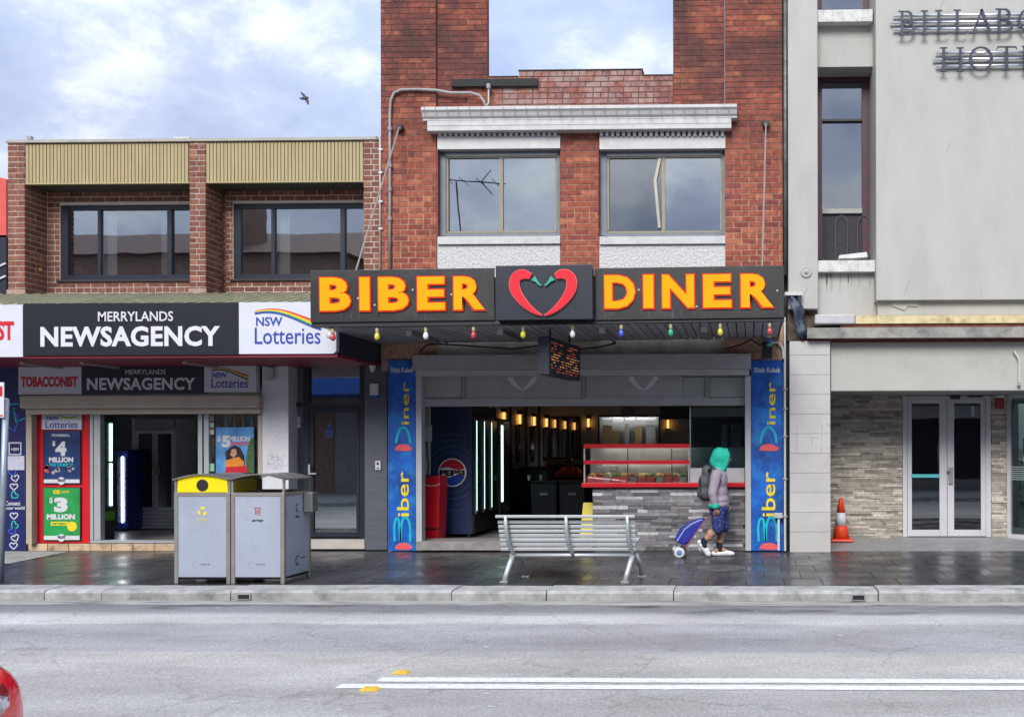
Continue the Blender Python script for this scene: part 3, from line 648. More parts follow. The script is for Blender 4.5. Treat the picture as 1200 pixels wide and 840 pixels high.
# ================================================================== newsagency shopfront
sh = thing('roller_shutter', 'beige roller shutter box pulled up above the newsagency entrance', 'shutter', P(165, 485, 14.36))
rbox('housing', M_beige, sh, 22, 462.5, 303, 478.5, 14.36, .3, bevel=.03)
rbox('bottom_bar', M_beige, sh, 30, 479, 305, 485, 14.44, .08)
YS = 14.64
sf = thing('newsagency_shopfront', 'newsagency shopfront with red display panel, open doorway and tinted poster window', 'shopfront', P(170, 645, YS))
for (a, b_) in ((30.5, 37), (302.3, 307)): rbox('shutter_guide', M_beige, sf, a, 485.5, b_, 637, 14.5, .12)
rbox('red_panel', M_red, sf, 37.3, 485.5, 105, 636, YS, .08)
for (a, b_) in ((105.5, 109), (110, 117.5), (232, 237), (239, 244.5)): rbox('door_post', M_alu, sf, a, 485.5, b_, 632.5, YS - .02, .1)
rbox('threshold', M_alu, sf, 105.5, 633, 244.5, 636, YS - .03, .12)
rbox('window_pane', M_clear, sf, 245, 485.5, 302, 632, YS + .03, .01)
for k in range(5): rbox('security_bar', M_alu, sf, 254 + 10 * k, 486, 255.6 + 10 * k, 632, YS + .09, .02)
for k in range(3): rbox('sticker', M_offwhite, sf, 245.5, 487 + 8 * k, 250.5, 493 + 8 * k, YS + .018, .008)
rbox('sticker', pm('sticker_green', (0.25, 0.55, 0.35), 0.6), sf, 246, 543, 251, 552, YS + .018, .008)
for k, (x, y, m) in enumerate(((247, 500, M_txt_red), (247, 512, M_txt_yellow), (247, 524, M_lgrey), (298.6, 505, M_txt_blue), (298.6, 520, M_txt_white), (298.6, 536, M_txt_green), (262, 488, M_txt_white), (276, 488, M_txt_orange), (288, 488, M_txt_cyan))): rbox('magazine', m, sf, x, y, x + (5 if x < 250 or x > 298 else 9), y + 10, YS + .2, .02)
# skirting of cream tiles, each with its own edge
M_tilec = pm('cream_tile', (0.58, 0.42, 0.27), 0.5, var=0.12, rnd=0.15, dirt=(0.06, 0.04, 0.05), dscale=7, damt=0.95)
bbox('skirting_base', M_dark, sf, PX(30, YS), PX(338, YS), YS - .01, YS + .25, -.05, .108)
x = 31
while x < 300:
    rbox('skirting_tile', M_tilec, sf, x, 636.8, x + 24.2, 645, YS - .035, .024); x += 25
def poster(name, label, x0, y0, x1, y1, Y, m):
    t = thing(name, label, 'poster', P((x0 + x1) / 2, y1, Y)); rbox('frame', M_black, t, x0 - .8, y0 - .8, x1 + .8, y1 + .8, Y + .003, .02); rbox('sheet', m, t, x0, y0, x1, y1, Y, .002); return t
YP = YS - .03
t = thing('shop_sign', 'white NSW Lotteries plate at the top of the red panel', 'sign', P(72, 503, YP)); rbox('panel', M_signwhite, t, 49, 486, 95.5, 503, YP, .02)
ptext('lettering', 'NSW', M_txt_blue, t, 55, 487.5, 69, 492, YP, bold=.02); ptext('lettering', 'Lotteries', M_txt_blue, t, 53.5, 493.5, 91, 501.5, YP, bold=.005)
for k, m in enumerate((M_txt_green, M_txt_yellow)): MB().ribbon([(P(70 + i * 2, 487 + 2.2 * math.sin(i / 11 * 3.1) * (1 if i > 2 else .5) + k * 1.0, YP).x, P(70 + i * 2, 487 + 2.2 * math.sin(i / 11 * 3.1) + k * 1.0, YP).z) for i in range(11)], .016, YP - .003, YP).build('rainbow_stripe', m, t)
M_pblue = pm('poster_night_blue', (0.012, 0.035, 0.13), 0.4, var=0.6, scale=5)
p1 = poster('poster', 'dark blue lottery poster reading $4 MILLION on the red panel', 51, 505.5, 93.5, 566, YP, M_pblue)
rbox('footer', M_txt_white, p1, 51.3, 561.5, 93.2, 565.8, YP - .003, .002)
ptext('lettering', '4', M_txt_white, p1, 65, 517, 78, 534, YP, bold=.06); ptext('lettering', '$', M_txt_white, p1, 61.5, 516.5, 65, 523, YP, bold=.04)
ptext('lettering', 'MILLION', M_txt_white, p1, 57.5, 535.5, 86, 541.5, YP, bold=.05); ptext('lettering', 'THIS THURSDAY', M_txt_cyan, p1, 58, 542.5, 86, 546.5, YP, bold=.03)
ptext('lettering', 'POWERBALL', M_txt_white, p1, 61, 508.5, 82, 511.5, YP, bold=.03)
for (x, y) in ((57, 549), (83, 548), (66, 551)):
    mb = MB()
    for k in range(5): mb.lathe([(.035 * random.uniform(.4, 1), -.002), (.02, 0)], P(x + random.uniform(-4, 4), y + random.uniform(-4, 4), YP - .002), 7, 'y')
    mb.build('player_print', pm('print_lilac', (0.35, 0.33, 0.42), 0.5) if x > 60 else M_txt_pink, p1)
M_pgreen = pm('poster_green', (0.02, 0.30, 0.07), 0.4, var=0.25, scale=4)
p2 = poster('poster', 'green lottery poster reading $3 MILLION on the red panel', 51, 571.5, 93.5, 632.5, YP, M_pgreen)
rbox('footer', M_txt_white, p2, 51.3, 627.5, 93.2, 632.3, YP - .003, .002)
ptext('lettering', 'OZ', M_txt_yellow, p2, 62.5, 574, 71, 578.5, YP, bold=.06); ptext('lettering', 'LOTTO', M_txt_yellow, p2, 72, 575, 81, 577.5, YP, bold=.03)
ptext('lettering', '3', M_txt_white, p2, 63.5, 582.5, 79.5, 600, YP, bold=.07); ptext('lettering', '$', M_txt_white, p2, 58, 582.5, 62, 590, YP, bold=.03)
ptext('lettering', 'MILLION', M_txt_white, p2, 55, 602, 88, 608.5, YP, bold=.06)
rbox('pill', M_txt_yellow, p2, 59.5, 611, 80, 615.5, YP - .003, .002); ptext('lettering', 'THIS TUESDAY', M_txt_green, p2, 61, 612.2, 78, 614.3, YP - .004, bold=.03)
MB().lathe([(.078, -.003), (.074, 0)], P(84.5, 616.5, YP - .002), 18, 'y').build('ball_print', M_txt_yellow, p2)
for t in (p1, p2):
    yy = 565.6 if t is p1 else 632.2
    MB().lathe([(.06, -.003), (.06, 0)], P(72, yy - 2.3, YP - .004), 16, 'y').build('badge', M_txt_white, t); ptext('lettering', 'THE LOTT', M_txt_black, t, 67.5, yy - 4.5, 76.5, yy - 1.5, YP - .008, bold=.03)
M_pp = pm('poster_sky', (0.10, 0.30, 0.62), 0.4, var=0.5, scale=3)
p3 = poster('poster', 'blue lottery poster reading $5 MILLION showing two people hugging, in the shop window', 253, 500.5, 297.5, 554, YS - .0, M_pp)
ptext('lettering', '5', M_txt_white, p3, 260, 510, 270.5, 524, YS, bold=.06); ptext('lettering', '$', M_txt_white, p3, 254.5, 510, 259, 518, YS, bold=.03); ptext('lettering', 'MILLION', M_txt_white, p3, 269, 511, 293, 517, YS, bold=.05)
ptext('lettering', 'GUARANTEED', M_txt_pink, p3, 270, 518, 292, 521.5, YS, bold=.03)
def blob2(pts, Y, m, parent, name, n=0): MB().prism([(P(x, y, Y).x, P(x, y, Y).z) for x, y in pts], Y - .003 - .0015 * n, Y + .0).build(name, m, parent)
blob2([(292, 516), (297.3, 512), (297.3, 554), (290, 554), (288, 540), (290, 527)], YS, pm('print_leaf', (0.05, 0.12, 0.03), 0.6, var=0.5, scale=40), p3, 'foliage_print')
blob2([(270, 524), (275, 521.5), (281, 524), (286, 533), (287, 545), (278, 546), (270, 544), (265, 538), (264, 530), (268, 526)], YS, M_txt_black, p3, 'hair_print', 1)
blob2([(264, 540), (272, 537), (280, 535), (286, 541), (286, 548), (264, 549)], YS, M_txt_orange, p3, 'jumper_print', 2)
blob2([(272, 526), (277, 526), (278, 532), (274, 536), (270, 533)], YS, pm('print_skin', (0.55, 0.28, 0.18), 0.6), p3, 'face_print', 3)
blob2([(265, 547), (290, 545.5), (291, 553.5), (264, 553.8)], YS, M_txt_red, p3, 'banner_print', 4)
# inside of the newsagency
XA, XB = -13.5, PX(318, 14.9)
inn = thing('newsagency_interior', 'dim grey newsagency interior walls, floor and ceiling behind the open doorway', 'interior', (-11, 15, 0))
bbox('floor', pm('shop_floor', (0.2, 0.2, 0.21), 0.35, var=0.2), inn, XA, XB, 14.9, 22, .0, .1)
bbox('ceiling', pm('shop_ceiling', (0.4, 0.4, 0.4), 0.8), inn, XA, XB, 14.75, 22, 2.55, 2.6)
bbox('back_wall', pm('shop_wall', (0.5, 0.51, 0.53), 0.8), inn, XA, XB, 19.6, 19.7, .1, 2.55)
bbox('side_wall', pm('shop_wall', (0.5, 0.51, 0.53), 0.8), inn, XB - .1, XB, 14.9, 19.6, .1, 2.55)
bbox('side_wall', pm('shop_wall', (0.5, 0.51, 0.53), 0.8), inn, XA, XA + .1, 14.9, 19.6, .1, 2.55)
for k in range(7): bbox('wall_poster', [M_txt_white, M_txt_red, M_lgrey][k % 3], inn, -9.8 + .28 * (k % 4), -9.6 + .28 * (k % 4), 19.58, 19.6, 1.2 + .45 * (k // 4), 1.5 + .45 * (k // 4))
M_led = pm('led_tube', (0.9, 1, 0.95), 0.4, emit=(0.55, 0.95, 0.78), es=1.6)
M_ledw = pm('led_tube_white', (1, 1, 1), 0.4, emit=(0.9, 0.95, 1.0), es=5)
# white two-door fridge
wf = thing('display_fridge', 'white two-door glass fridge standing inside the newsagency', 'fridge', P(180, 622, 17.4))
a, b_, c, d = RXZ(152, 490, 204, 621, 17.4)
mb = MB(); mb.box(a, b_, 17.46, 18.1, .16, d); mb.build('cabinet', pm('fridge_white', (0.75, 0.77, 0.8), 0.4), wf, bevel=.01)
rbox('header', pm('fridge_head', (0.34, 0.37, 0.40), 0.4), wf, 158, 491, 204, 503, 17.4, .05)
for (x0, x1) in ((159.5, 181), (182, 203.5)):
    rbox('door', pm('fridge_white', (0.5, 0.52, 0.54), 0.4), wf, x0, 504, x1, 598, 17.41, .04); rbox('pane', pm('fridge_dark_glass', (0.02, 0.035, 0.04), 0.12), wf, x0 + 3, 508, x1 - 3, 594, 17.4, .02)
rbox('handle', M_beige, wf, 183, 546, 185.5, 556, 17.36, .04)
for k in range(5): rbox('louvre', pm('fridge_white', (0.5, 0.52, 0.54), 0.4), wf, 160, 600 + 4 * k, 204, 602.8 + 4 * k, 17.4, .05)
bf = thing('display_fridge', 'narrow blue drinks fridge with bright light tube inside the newsagency', 'fridge', P(142, 622, 17))
rbox('cabinet', pm('fridge_blue', (0.015, 0.04, 0.30), 0.35), bf, 135.5, 527, 150.5, 620, 17, .5, bevel=.015)
rbox('pane', pm('fridge_stock', (0.12, 0.13, 0.20), 0.3, var=0.8, scale=18), bf, 137.5, 535, 147.5, 612, 16.985, .01); rbox('light_tube', M_ledw, bf, 142.2, 535, 143.8, 612, 16.96, .02)
lf = thing('display_fridge', 'dark drinks fridge with green strip and light tubes behind the newsagency door post', 'fridge', P(126, 628, 15.8))
LX = PX(134, 15.52, 560)
bbox('cabinet', M_char, lf, LX - .6, LX, 15.0, 15.52, .1, 2.1); bbox('pane', pm('fridge_stock2', (0.05, 0.10, 0.10), 0.2, var=0.8, scale=14), lf, LX + .001, LX + .012, 15.03, 15.49, .62, 2.05)
for (z0, z1) in ((1.4, 2.02), (.66, 1.36)): bbox('light_tube', M_led, lf, LX + .013, LX + .03, 15.38, 15.43, z0, z1)
bbox('green_strip', pm('strip_green', (0.12, 0.40, 0.05), 0.5), lf, LX + .001, LX + .012, 15.0, 15.52, .42, .57)
# ------------------------------------------------------------------ far left phone shop panel
tp = thing('phone_shop_sign', 'navy phone shop panel with white and teal heart outlines at the left edge', 'sign', P(15, 648, 14.56))
rbox('board', pm('panel_navy', (0.012, 0.016, 0.11), 0.4), tp, -60, 428, 30, 648, 14.56, .2)
M_teal = pm('print_teal', (0.03, 0.50, 0.38), 0.5); M_bl2 = pm('print_mid_blue', (0.05, 0.10, 0.50), 0.5)
def heart(x, y, s, m, ang=0):
    pts = []
    for i in range(17):
        t = -math.pi + 2 * math.pi * i / 16; hx = .16 * 16 * math.sin(t) ** 3 / 2.6; hy = (13 * math.cos(t) - 5 * math.cos(2 * t) - 2 * math.cos(3 * t) - math.cos(4 * t)) / 16.5
        u, v = hx * math.cos(ang) - hy * math.sin(ang), hx * math.sin(ang) + hy * math.cos(ang); q = P(x + u * s, y - v * s, 14.56); pts.append((q.x, q.z))
    MB().ribbon(pts, .016, 14.556, 14.561).build('heart_outline', m, tp)
for (x, y, m, an_) in ((18, 560, M_txt_white, .2), (16.5, 570, M_txt_white, 0), (17, 580, M_teal, -.8), (16.5, 604, M_txt_white, 0), (17, 615, M_teal, -.9), (15, 622, M_bl2, .5), (18, 630, M_txt_white, .4), (16, 639, M_txt_white, 0), (15, 553, M_bl2, .3)): heart(x, y, 4.6, m, an_)
ptext('lettering', 'Connect', M_txt_white, tp, 6.5, 587, 24, 592, 14.56, bold=.02); ptext('lettering', 'your world', M_txt_white, tp, 6.5, 593, 29, 598, 14.56, bold=.02)
for (pts, m) in (([(10, 500), (17, 505), (22, 492), (18, 482), (10, 483)], M_bl2), ([(16, 478), (19, 494), (29.5, 490)], M_teal), ([(9, 474), (22, 473)], M_txt_cyan)):
    MB().ribbon([(P(x, y, 14.56).x, P(x, y, 14.56).z) for x, y in pts], .022, 14.556, 14.561).build('line_print', m, tp)
rbox('frame_print', M_txt_white, tp, 10, 518, 25, 533, 14.555, .004); rbox('frame_print', pm('panel_navy', (0.012, 0.016, 0.11), 0.4), tp, 11.5, 519.5, 23.5, 531.5, 14.552, .004)
ptext('lettering', '+SIM', M_txt_white, tp, 13, 524.5, 22, 528, 14.551, bold=.03); rbox('notice', pm('pale_print', (0.55, 0.55, 0.68), 0.6, var=0.15, scale=30), tp, 9, 534, 28.5, 550.5, 14.553, .004)
# ------------------------------------------------------------------ pillars and the dark entry door
wp = MB().rb(307.4, 427, 338, 646, 14.5, .35).build('pillar', pm('white_pillar', (0.66, 0.66, 0.70), 0.6, var=0.07, dirt=(0.42, 0.41, 0.42), dscale=3, damt=0.45), LB); wp['label'] = 'white pillar with faint pen scribbles'
M_scr = pm('scribble', (0.2, 0.2, 0.28), 0.7); mb = MB()
for (x0, x1, y0, y1, n) in ((312, 334, 532, 549, 60), (312, 331, 505, 512, 8), (313, 333, 490, 497, 4)):
    for i in range(n):
        x, y = random.uniform(x0, x1), random.uniform(y0, y1); l = random.uniform(.5, 2.4); mb.rb(x, y, x + l, y + .35, 14.497, .004)
MB.build(mb, 'scribble', M_scr, wp)
DY = 14.75
dr = rbox('door_frame', M_navy, LB, 338.5, 427, 346, 632, DY, .12)
for r_ in ((355.5, 427, 362, 632), (421.5, 427, 427, 632)): MB().rb(*r_, DY, .12).build('jamb', M_navy, dr)
for r_ in ((346.2, 427, 355.3, 431), (362.2, 427, 421.3, 431), (346.2, 472, 355.3, 476), (362.2, 472.5, 421.3, 477)): MB().rb(*r_, DY + .002, .11).build('rail', M_navy, dr)
for r_ in ((346, 431, 355.5, 472), (362, 431, 421.5, 472.5), (346, 476, 355.5, 632)): MB().rb(*r_, DY + .05, .008).build('pane', M_door_glass, dr)
door = rbox('door', M_navy, LB, 362.4, 477.5, 367.5, 629, DY + .015, .06)
for r_ in ((417.5, 477.5, 421.1, 629), (367.7, 477.5, 417.3, 484), (367.7, 623.5, 417.3, 629)): MB().rb(*r_, DY + .015, .06).build('door_rail', M_navy, door)
MB().rb(367.3, 483.8, 417.7, 623.8, DY + .04, .008).build('pane', M_door_glass, door)
MB().rb(361, 544, 363, 556, DY - .07, .03).build('handle', M_alu, door); MB().rb(361.5, 554, 370, 555.6, DY - .06, .03).build('handle', M_alu, door)
for r_ in ((345.5, 488, 352, 495), (345.5, 496, 352, 501)): MB().rb(*r_, DY + .043, .004).build('notice', M_txt_white, dr)
MB().lathe([(.035, -.003), (.03, 0)], P(386, 498.5, DY + .035), 14, 'y').build('door_sticker', M_txt_blue, door)
for k in range(4): MB().rb(381, 503 + 2.4 * k, 391.5 - 2 * (k % 2), 504.2 + 2.4 * k, DY + .034, .004).build('door_sticker', M_txt_blue, door)
rbox('door_step', pm('cream_step', (0.48, 0.44, 0.40), 0.7), LB, 338.5, 632.3, 427, 643, DY - .12, .4)
hall = bbox('hallway', pm('hall_wall', (0.30, 0.31, 0.31), 0.8), LB, PX(300, 17.5), PX(412, 17.5), 17.5, 17.6, 0, 2.87)
MB().box(PX(318, 14.9) + .002, PX(318, 14.9) + .1, 14.9, 17.49, 0, 2.87).build('hall_side', pm('hall_wall', (0.30, 0.31, 0.31), 0.8), hall)
MB().box(PX(427, 14.9), PX(427, 14.9) + .1, 14.9, 17.49, 0, 2.87).build('hall_side', pm('hall_wall', (0.30, 0.31, 0.31), 0.8), hall)
MB().box(PX(318, 14.9) + .1, PX(427, 14.9), 14.9, 17.49, 0, .08).build('hall_floor', M_dark, hall)
dp = MB().rb(427.3, 426, 453.5, 644, 14.56, .3).build('pillar', pm('slate_pillar', (0.085, 0.095, 0.115), 0.55, var=0.15, bump=0.2, bscale=14, stretch=(1, 1, 5)), LB); dp['label'] = 'slate grey painted pillar'
t = thing('alarm_box', 'grey alarm box high on the white pillar', 'alarm', P(314, 445, 14.46)); rbox('housing', M_lgrey, t, 309.8, 430, 319.8, 445.5, 14.43, .068, bevel=.015); rbox('lens', M_grey, t, 310.6, 442, 319, 444.8, 14.425, .02)
t = thing('alarm_box', 'white and blue alarm box on the slate pillar', 'alarm', P(437, 466, 14.5)); rbox('housing', M_white, t, 433, 449, 442.5, 463, 14.49, .068, bevel=.012); rbox('lens', pm('lens_blue', (0.02, 0.12, 0.45), 0.3), t, 433.3, 463.2, 442.2, 465.5, 14.495, .06)
t = thing('security_camera', 'white cone-shaped security camera under the awning beside the door', 'camera', P(437, 425, 14.5))
p = P(436.5, 428, 14.45); MB().lathe([(.005, -.11), (.03, -.09), (.055, 0.0), (.06, .02)], p, 12).build('housing', M_white, t); MB().box(p.x - .05, p.x + .05, p.y - .02, 14.555, p.z + .02, p.z + .05).build('bracket', M_white, t)
t = thing('intercom', 'small white intercom panel on the slate pillar at chest height', 'intercom', P(442, 550, 14.53)); rbox('plate', M_white, t, 439.5, 540, 446, 550.5, 14.535, .022, bevel=.006); MB().lathe([(.02, -.006), (.018, 0)], P(442.7, 543, 14.534), 10, 'y').build('lens', M_black, t); rbox('button', M_black, t, 441.6, 547.5, 443.8, 549, 14.53, .006)
# ================================================================== red brick building
RB_ = thing('red_brick_building', 'tall red brick building with white cornice and two large upstairs windows', 'building', (-2.6, 15, 0))
M_br = brickmat('red_brick', [(0.23, 0.062, 0.042), (0.31, 0.088, 0.052), (0.20, 0.058, 0.046), (0.29, 0.08, 0.05), (0.40, 0.14, 0.075), (0.25, 0.066, 0.045), (0.33, 0.10, 0.06), (0.19, 0.058, 0.05)], soot=(0.07, 0.035, 0.035), sootz=(5.6, 7.9))
M_bp = brickmat('weathered_brick', [(0.24, 0.09, 0.07), (0.30, 0.12, 0.09), (0.21, 0.09, 0.085), (0.33, 0.16, 0.12)], pale=(0.42, 0.36, 0.34), palez=(5.9, 7.2))
M_mr = brickmat('red_mortar', [(0.50, 0.31, 0.235), (0.46, 0.28, 0.21)], soot=(0.10, 0.05, 0.042), sootz=(5.2, 7.0), sootlo=0.2)
ZTOP, Z0 = PZ(-70, YF, 680), PZ(332, YF, 680)
zc = PZ(128, YF, 680); zcb = PZ(153, YF, 680)
xL, xl, xg, xh, xr, xR = (PX(v, YF, 200) for v in (447.5, 512.5, 571.5, 789, 849.5, 917))
bk = Bricks(RB_, M_br); bp = Bricks(RB_, M_bp)
for (a, b_) in ((xL, xl), (xr, xR)):
    bbox('pilaster', M_mr, RB_, a + .003, b_ - .003, YF - .043, YF + .3, 2.8, ZTOP)
    bk.lay(a, b_, Z0, ZTOP, YF - .05, phase=random.random() * .1)
for (a, b_) in ((xl, xg), (xh, xr)):
    bbox('parapet_pier', M_mr, RB_, a + .0, b_ - .004, YF + .007, YF + .11, zc, ZTOP); bk.lay(a, b_, zc - .05, ZTOP, YF)
xa, xb = PX(608, YF, 85), PX(752.5, YF, 85); zlo, zhi = PZ(89.5, YF, 680), PZ(82.5, YF, 680)
bbox('parapet', M_mr, RB_, xg - .003, xh + .003, YF + .007, YF + .2, zc, zlo - .004); bbox('parapet', M_mr, RB_, xa + .003, xb - .003, YF + .007, YF + .2, zlo - .003, zhi - .004)
bp.lay(xg, xh, zc - .05, zlo, YF, zref=zlo - 20 * .0861); bp.lay(xa, xb, zlo, zhi, YF, zref=zlo - 20 * .0861)
for (a, b_, z) in ((xa - .01, xb + .01, zhi), (xg + .001, xa - .011, zlo), (xb + .011, xh - .001, zlo)): bbox('parapet_cap', M_black, RB_, a, b_, YF - .01, YF + .2, z, z + .014)
pa, pb = PX(656.5, YF, 230), PX(702.5, YF, 230)
bbox('central_pillar', M_mr, RB_, pa + .003, pb - .003, YF - .013, YF + .3, 3.3, zcb + .1); bk.lay(pa, pb, Z0, zcb, YF - .02, blen=.228)
# body of the building behind the front
mb = MB(); mb.box(xL + .01, xL + .05, YF + .301, 27, -.1, zc); mb.box(xR - .25, xR - .01, YF + .301, 27, -.1, zc); mb.box(xL + .01, xR - .01, 27.001, 27.2, -.1, zc); mb.build('side_wall', M_mr, RB_)
bbox('roof', M_grey, RB_, xL + .251, xR - .251, YF + .301, 27, zc - .5, zc - .4); bbox('upper_floor', M_dark, RB_, xL + .251, xR - .251, YF + .31, 27, 3.3, 3.4)
bbox('room_back', pm('room_wall', (0.05, 0.055, 0.065), 0.9), RB_, xL + .252, xR - .252, 19, 19.1, 3.4, zc - .51)
bbox('head_wall', M_mr, RB_, xl, xr, YF + .06, YF + .3, PZ(175, YF), zc - .001)
# cornice
def lay(name, x0, y0, x1, y1, pr, d, parent, m=M_offwhite, bev=0): return rbox(name, m, parent, x0, y0, x1, y1, YF - pr, d, bevel=bev)
cor = rbox('cornice', M_offwhite, RB_, 500.5, 138, 857, 152, YF - .2, .26, bevel=.006)
a, b_, c, d = RXZ(493.5, 124, 863.5, 138, YF - .28)
MB().prismx([(YF - .29, d), (YF - .29, d - .045), (YF - .26, d - .075), (YF - .235, d - .13), (YF - .205, c + .025), (YF - .205, c + .003), (YF + .0, c + .003), (YF + .0, d)], a, b_).build('crown_moulding', M_offwhite, cor)
for k in range(28):
    x = 497 + k * 13.2; MB().rb(x, 125.5, x + .7, 136.5, YF - .2915, .002).build('joint', pm('joint_dirt', (0.22, 0.215, 0.2), 0.9), cor)
lay('cornice_bead', 500.5, 144.5, 857, 146, .206, .01, cor)
for (x0, x1) in ((513, 656.3), (703, 850)):
    mb = MB(); x = x0
    while x + 3.6 < x1: mb.rb(x, 153.2, x + 3.5, 159, YF - .1, .12); x += 6.45
    tag(mb.build('dentil_course', M_offwhite, RB_), kind='stuff')
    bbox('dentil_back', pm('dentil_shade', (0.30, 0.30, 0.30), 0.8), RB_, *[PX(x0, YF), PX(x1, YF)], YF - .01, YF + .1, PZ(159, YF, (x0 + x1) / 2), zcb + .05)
    rbox('frieze', M_offwhite, RB_, x0 - .5, 159.4, x1, 174.5, YF - .06, .12)
    # spandrel below the window
    rbox('sill', M_offwhite, RB_, x0 - .5, 276.8, x1, 286, YF - .07, .3, bevel=.006)
    rbox('spandrel', pm('roughcast', (0.56, 0.56, 0.55), 0.9, var=0.2, scale=28, bump=1.0, bscale=26), RB_, x0 - .5, 286.4, x1, 335, YF - .03, .2)
# upstairs windows
M_fr = pm('window_frame_blue_grey', (0.18, 0.20, 0.24), 0.6, var=0.15); M_sash = pm('bronze_sash', (0.26, 0.23, 0.16), 0.45, var=0.1)
def upwin(x0, x1, xm, left_open):
    Yw = YF + .07; y0, y1 = 175, 276.5
    w = rbox('window', M_fr, RB_, x0, y0, x1, y0 + 5, Yw, .12)
    for r_ in ((x0, y0 + 5.1, x0 + 8, y1), (x1 - 3, y0 + 5.1, x1, y1), (x0 + 8.1, y1 - 3, x1 - 3.1, y1)): MB().rb(*r_, Yw, .12).build('frame', M_fr, w)
    sx0, sx1, sy0, sy1 = x0 + 8.3, x1 - 3.3, y0 + 8, y1 - 3.3
    MB().rb(sx0, y0 + 5.2, sx1, sy0 - .2, Yw + .01, .1).build('head_flashing', M_white, w)
    for r_ in ((sx0, sy0, sx1, sy0 + 2), (sx0, sy1 - 2.4, sx1, sy1), (sx0, sy0 + 2.1, sx0 + 2.6, sy1 - 2.5), (sx1 - 2.4, sy0 + 2.1, sx1, sy1 - 2.5), (xm - 2, sy0 + 2.1, xm + 2, sy1 - 2.5)): MB().rb(*r_, Yw + .02, .06).build('sash', M_sash, w)
    MB().rb(sx0 + 2.4, sy0 + 1.8, xm - 1.8, sy1 - 2.2, Yw + .055, .006).build('pane', M_glass if not left_open else glass('dark_pane', (0.4, 0.45, 0.5), 0.16), w)
    MB().rb(xm + 1.8, sy0 + 1.8, sx1 - 2.2, sy1 - 2.2, Yw + .045, .006).build('pane', M_glass, w)
    if left_open:
        q = [(PX(a, Yw), PZ(b, Yw)) for a, b in ((773.5, 187), (768, 213), (773, 268))]
        MB().ribbon(q, .045, Yw + .012, Yw + .05).build('bent_sash', pm('bare_alu', (0.3, 0.28, 0.24), 0.4, metal=.5), w)
        MB().ribbon([(PX(718, Yw), PZ(196, Yw)), (PX(726, Yw), PZ(222, Yw)), (PX(735, Yw), PZ(266, Yw))], [.05, .075, .07], Yw + .09, Yw + .1).build('hanging_strap', M_black, w)
    # reveals
    MB().box(PX(x0, YF) - .02, PX(x0, YF), YF - .04, Yw + .12, PZ(y1, YF), PZ(y0, YF)).build('reveal', M_br, w)
upwin(514.5, 656, 587.5, False); upwin(703, 849.5, 777.5, True)
bk.finish(220); bp.finish(80)
# timber plank and pipes on the front
MB().rb(528.5, 92.5, 630, 101, YF - .06, .055).build('timber_plank', pm('charred_timber', (0.014, 0.014, 0.015), 0.75, var=0.4, scale=20, bump=.4), RB_)
t = thing('electrical_conduit', 'grey conduit climbing the brick pilaster and bending across above the cornice', 'conduit', P(457, 320, 14.5))
Yc = YF - .09
pts = [P(x, y, Yc) for x, y in ((457, 320), (457, 220), (457, 130), (458, 118), (462, 109), (470, 105.5), (490, 105), (511, 106), (528, 109), (552, 109), (562, 112), (567, 119), (569, 126))]
MB().tube(pts, .022, 8).build('pipe', M_pipe, t, smooth=True)
for (x, y) in ((457, 151), (457, 194), (457, 222), (457, 256)): MB().lathe([(.035, -.03), (.035, .03)], P(x, y, Yc), 8).build('coupling', M_pipe, t)
p = P(572.5, 104, Yc); MB().lathe([(.034, -.0), (.034, .06), (.02, .075)], p, 10).build('cap', M_pipe, t); MB().tube([p, p - Vector((0, 0, .22)), p - Vector((.05, 0, .28))], .012, 6).build('pipe', M_offwhite, t)
t = thing('electrical_conduit', 'thin white conduit with hooked top on the right brick pier of the shop building', 'conduit', P(445, 320, 14.5))
MB().tube([P(x, y, 14.54) for x, y in ((445.5, 322), (445.5, 170), (445, 162), (442.5, 158.5), (440.5, 162))], .016, 8).build('pipe', M_offwhite, t, smooth=True)
for y in (175, 202, 236, 268): MB().rb(443.5, y - 1, 448, y + 1, 14.52, .07).build('clip', M_white, t)
t = thing('downpipe', 'dark grey downpipe in the joint between red brick building and hotel', 'pipe', P(919, 320, 14.5))
MB().tube([P(920.3, -40, 14.55), P(920.3, 322, 14.55)], .03, 8).build('pipe', pm('weathered_pipe', (0.15, 0.15, 0.16), 0.5, metal=.3, var=.5, scale=8), t, smooth=True)
bbox('joint_backing', M_black, t, PX(914, 14.8), PX(930, 14.8), 14.8, 14.9, 0, 9.5)
MB().tube([P(917.6, -40, 14.6), P(917.6, 340, 14.6)], .012, 6).build('pipe', M_black, t)
# awning stays from wall to awning front
PIV = Vector((PX(641, 12.3, 345), 12.3, PZ(345, 12.3, 641))); TILT = -0.0085
for (x, y, x2, y2, lab) in ((470, 151.5, 415, 316, 'diagonal awning stay rod fixed left of the cornice'), (897.5, 147, 893, 311, 'awning stay rod fixed right of the cornice')):
    a = P(x, y, YF - .06); t = thing('awning_stay', lab, 'stay rod', a, 'rods holding the diner awning')
    MB().tube([a + Vector((0, -.08, 0)), P(x2, y2 + 8, 12.45)], .013, 6).build('rod', pm('rusty_rod', (0.26, 0.21, 0.19), 0.6), t)
    MB().lathe([(.05, -.09), (.065, -.05), (.05, 0)], a, 10, 'y').build('anchor', M_black, t)
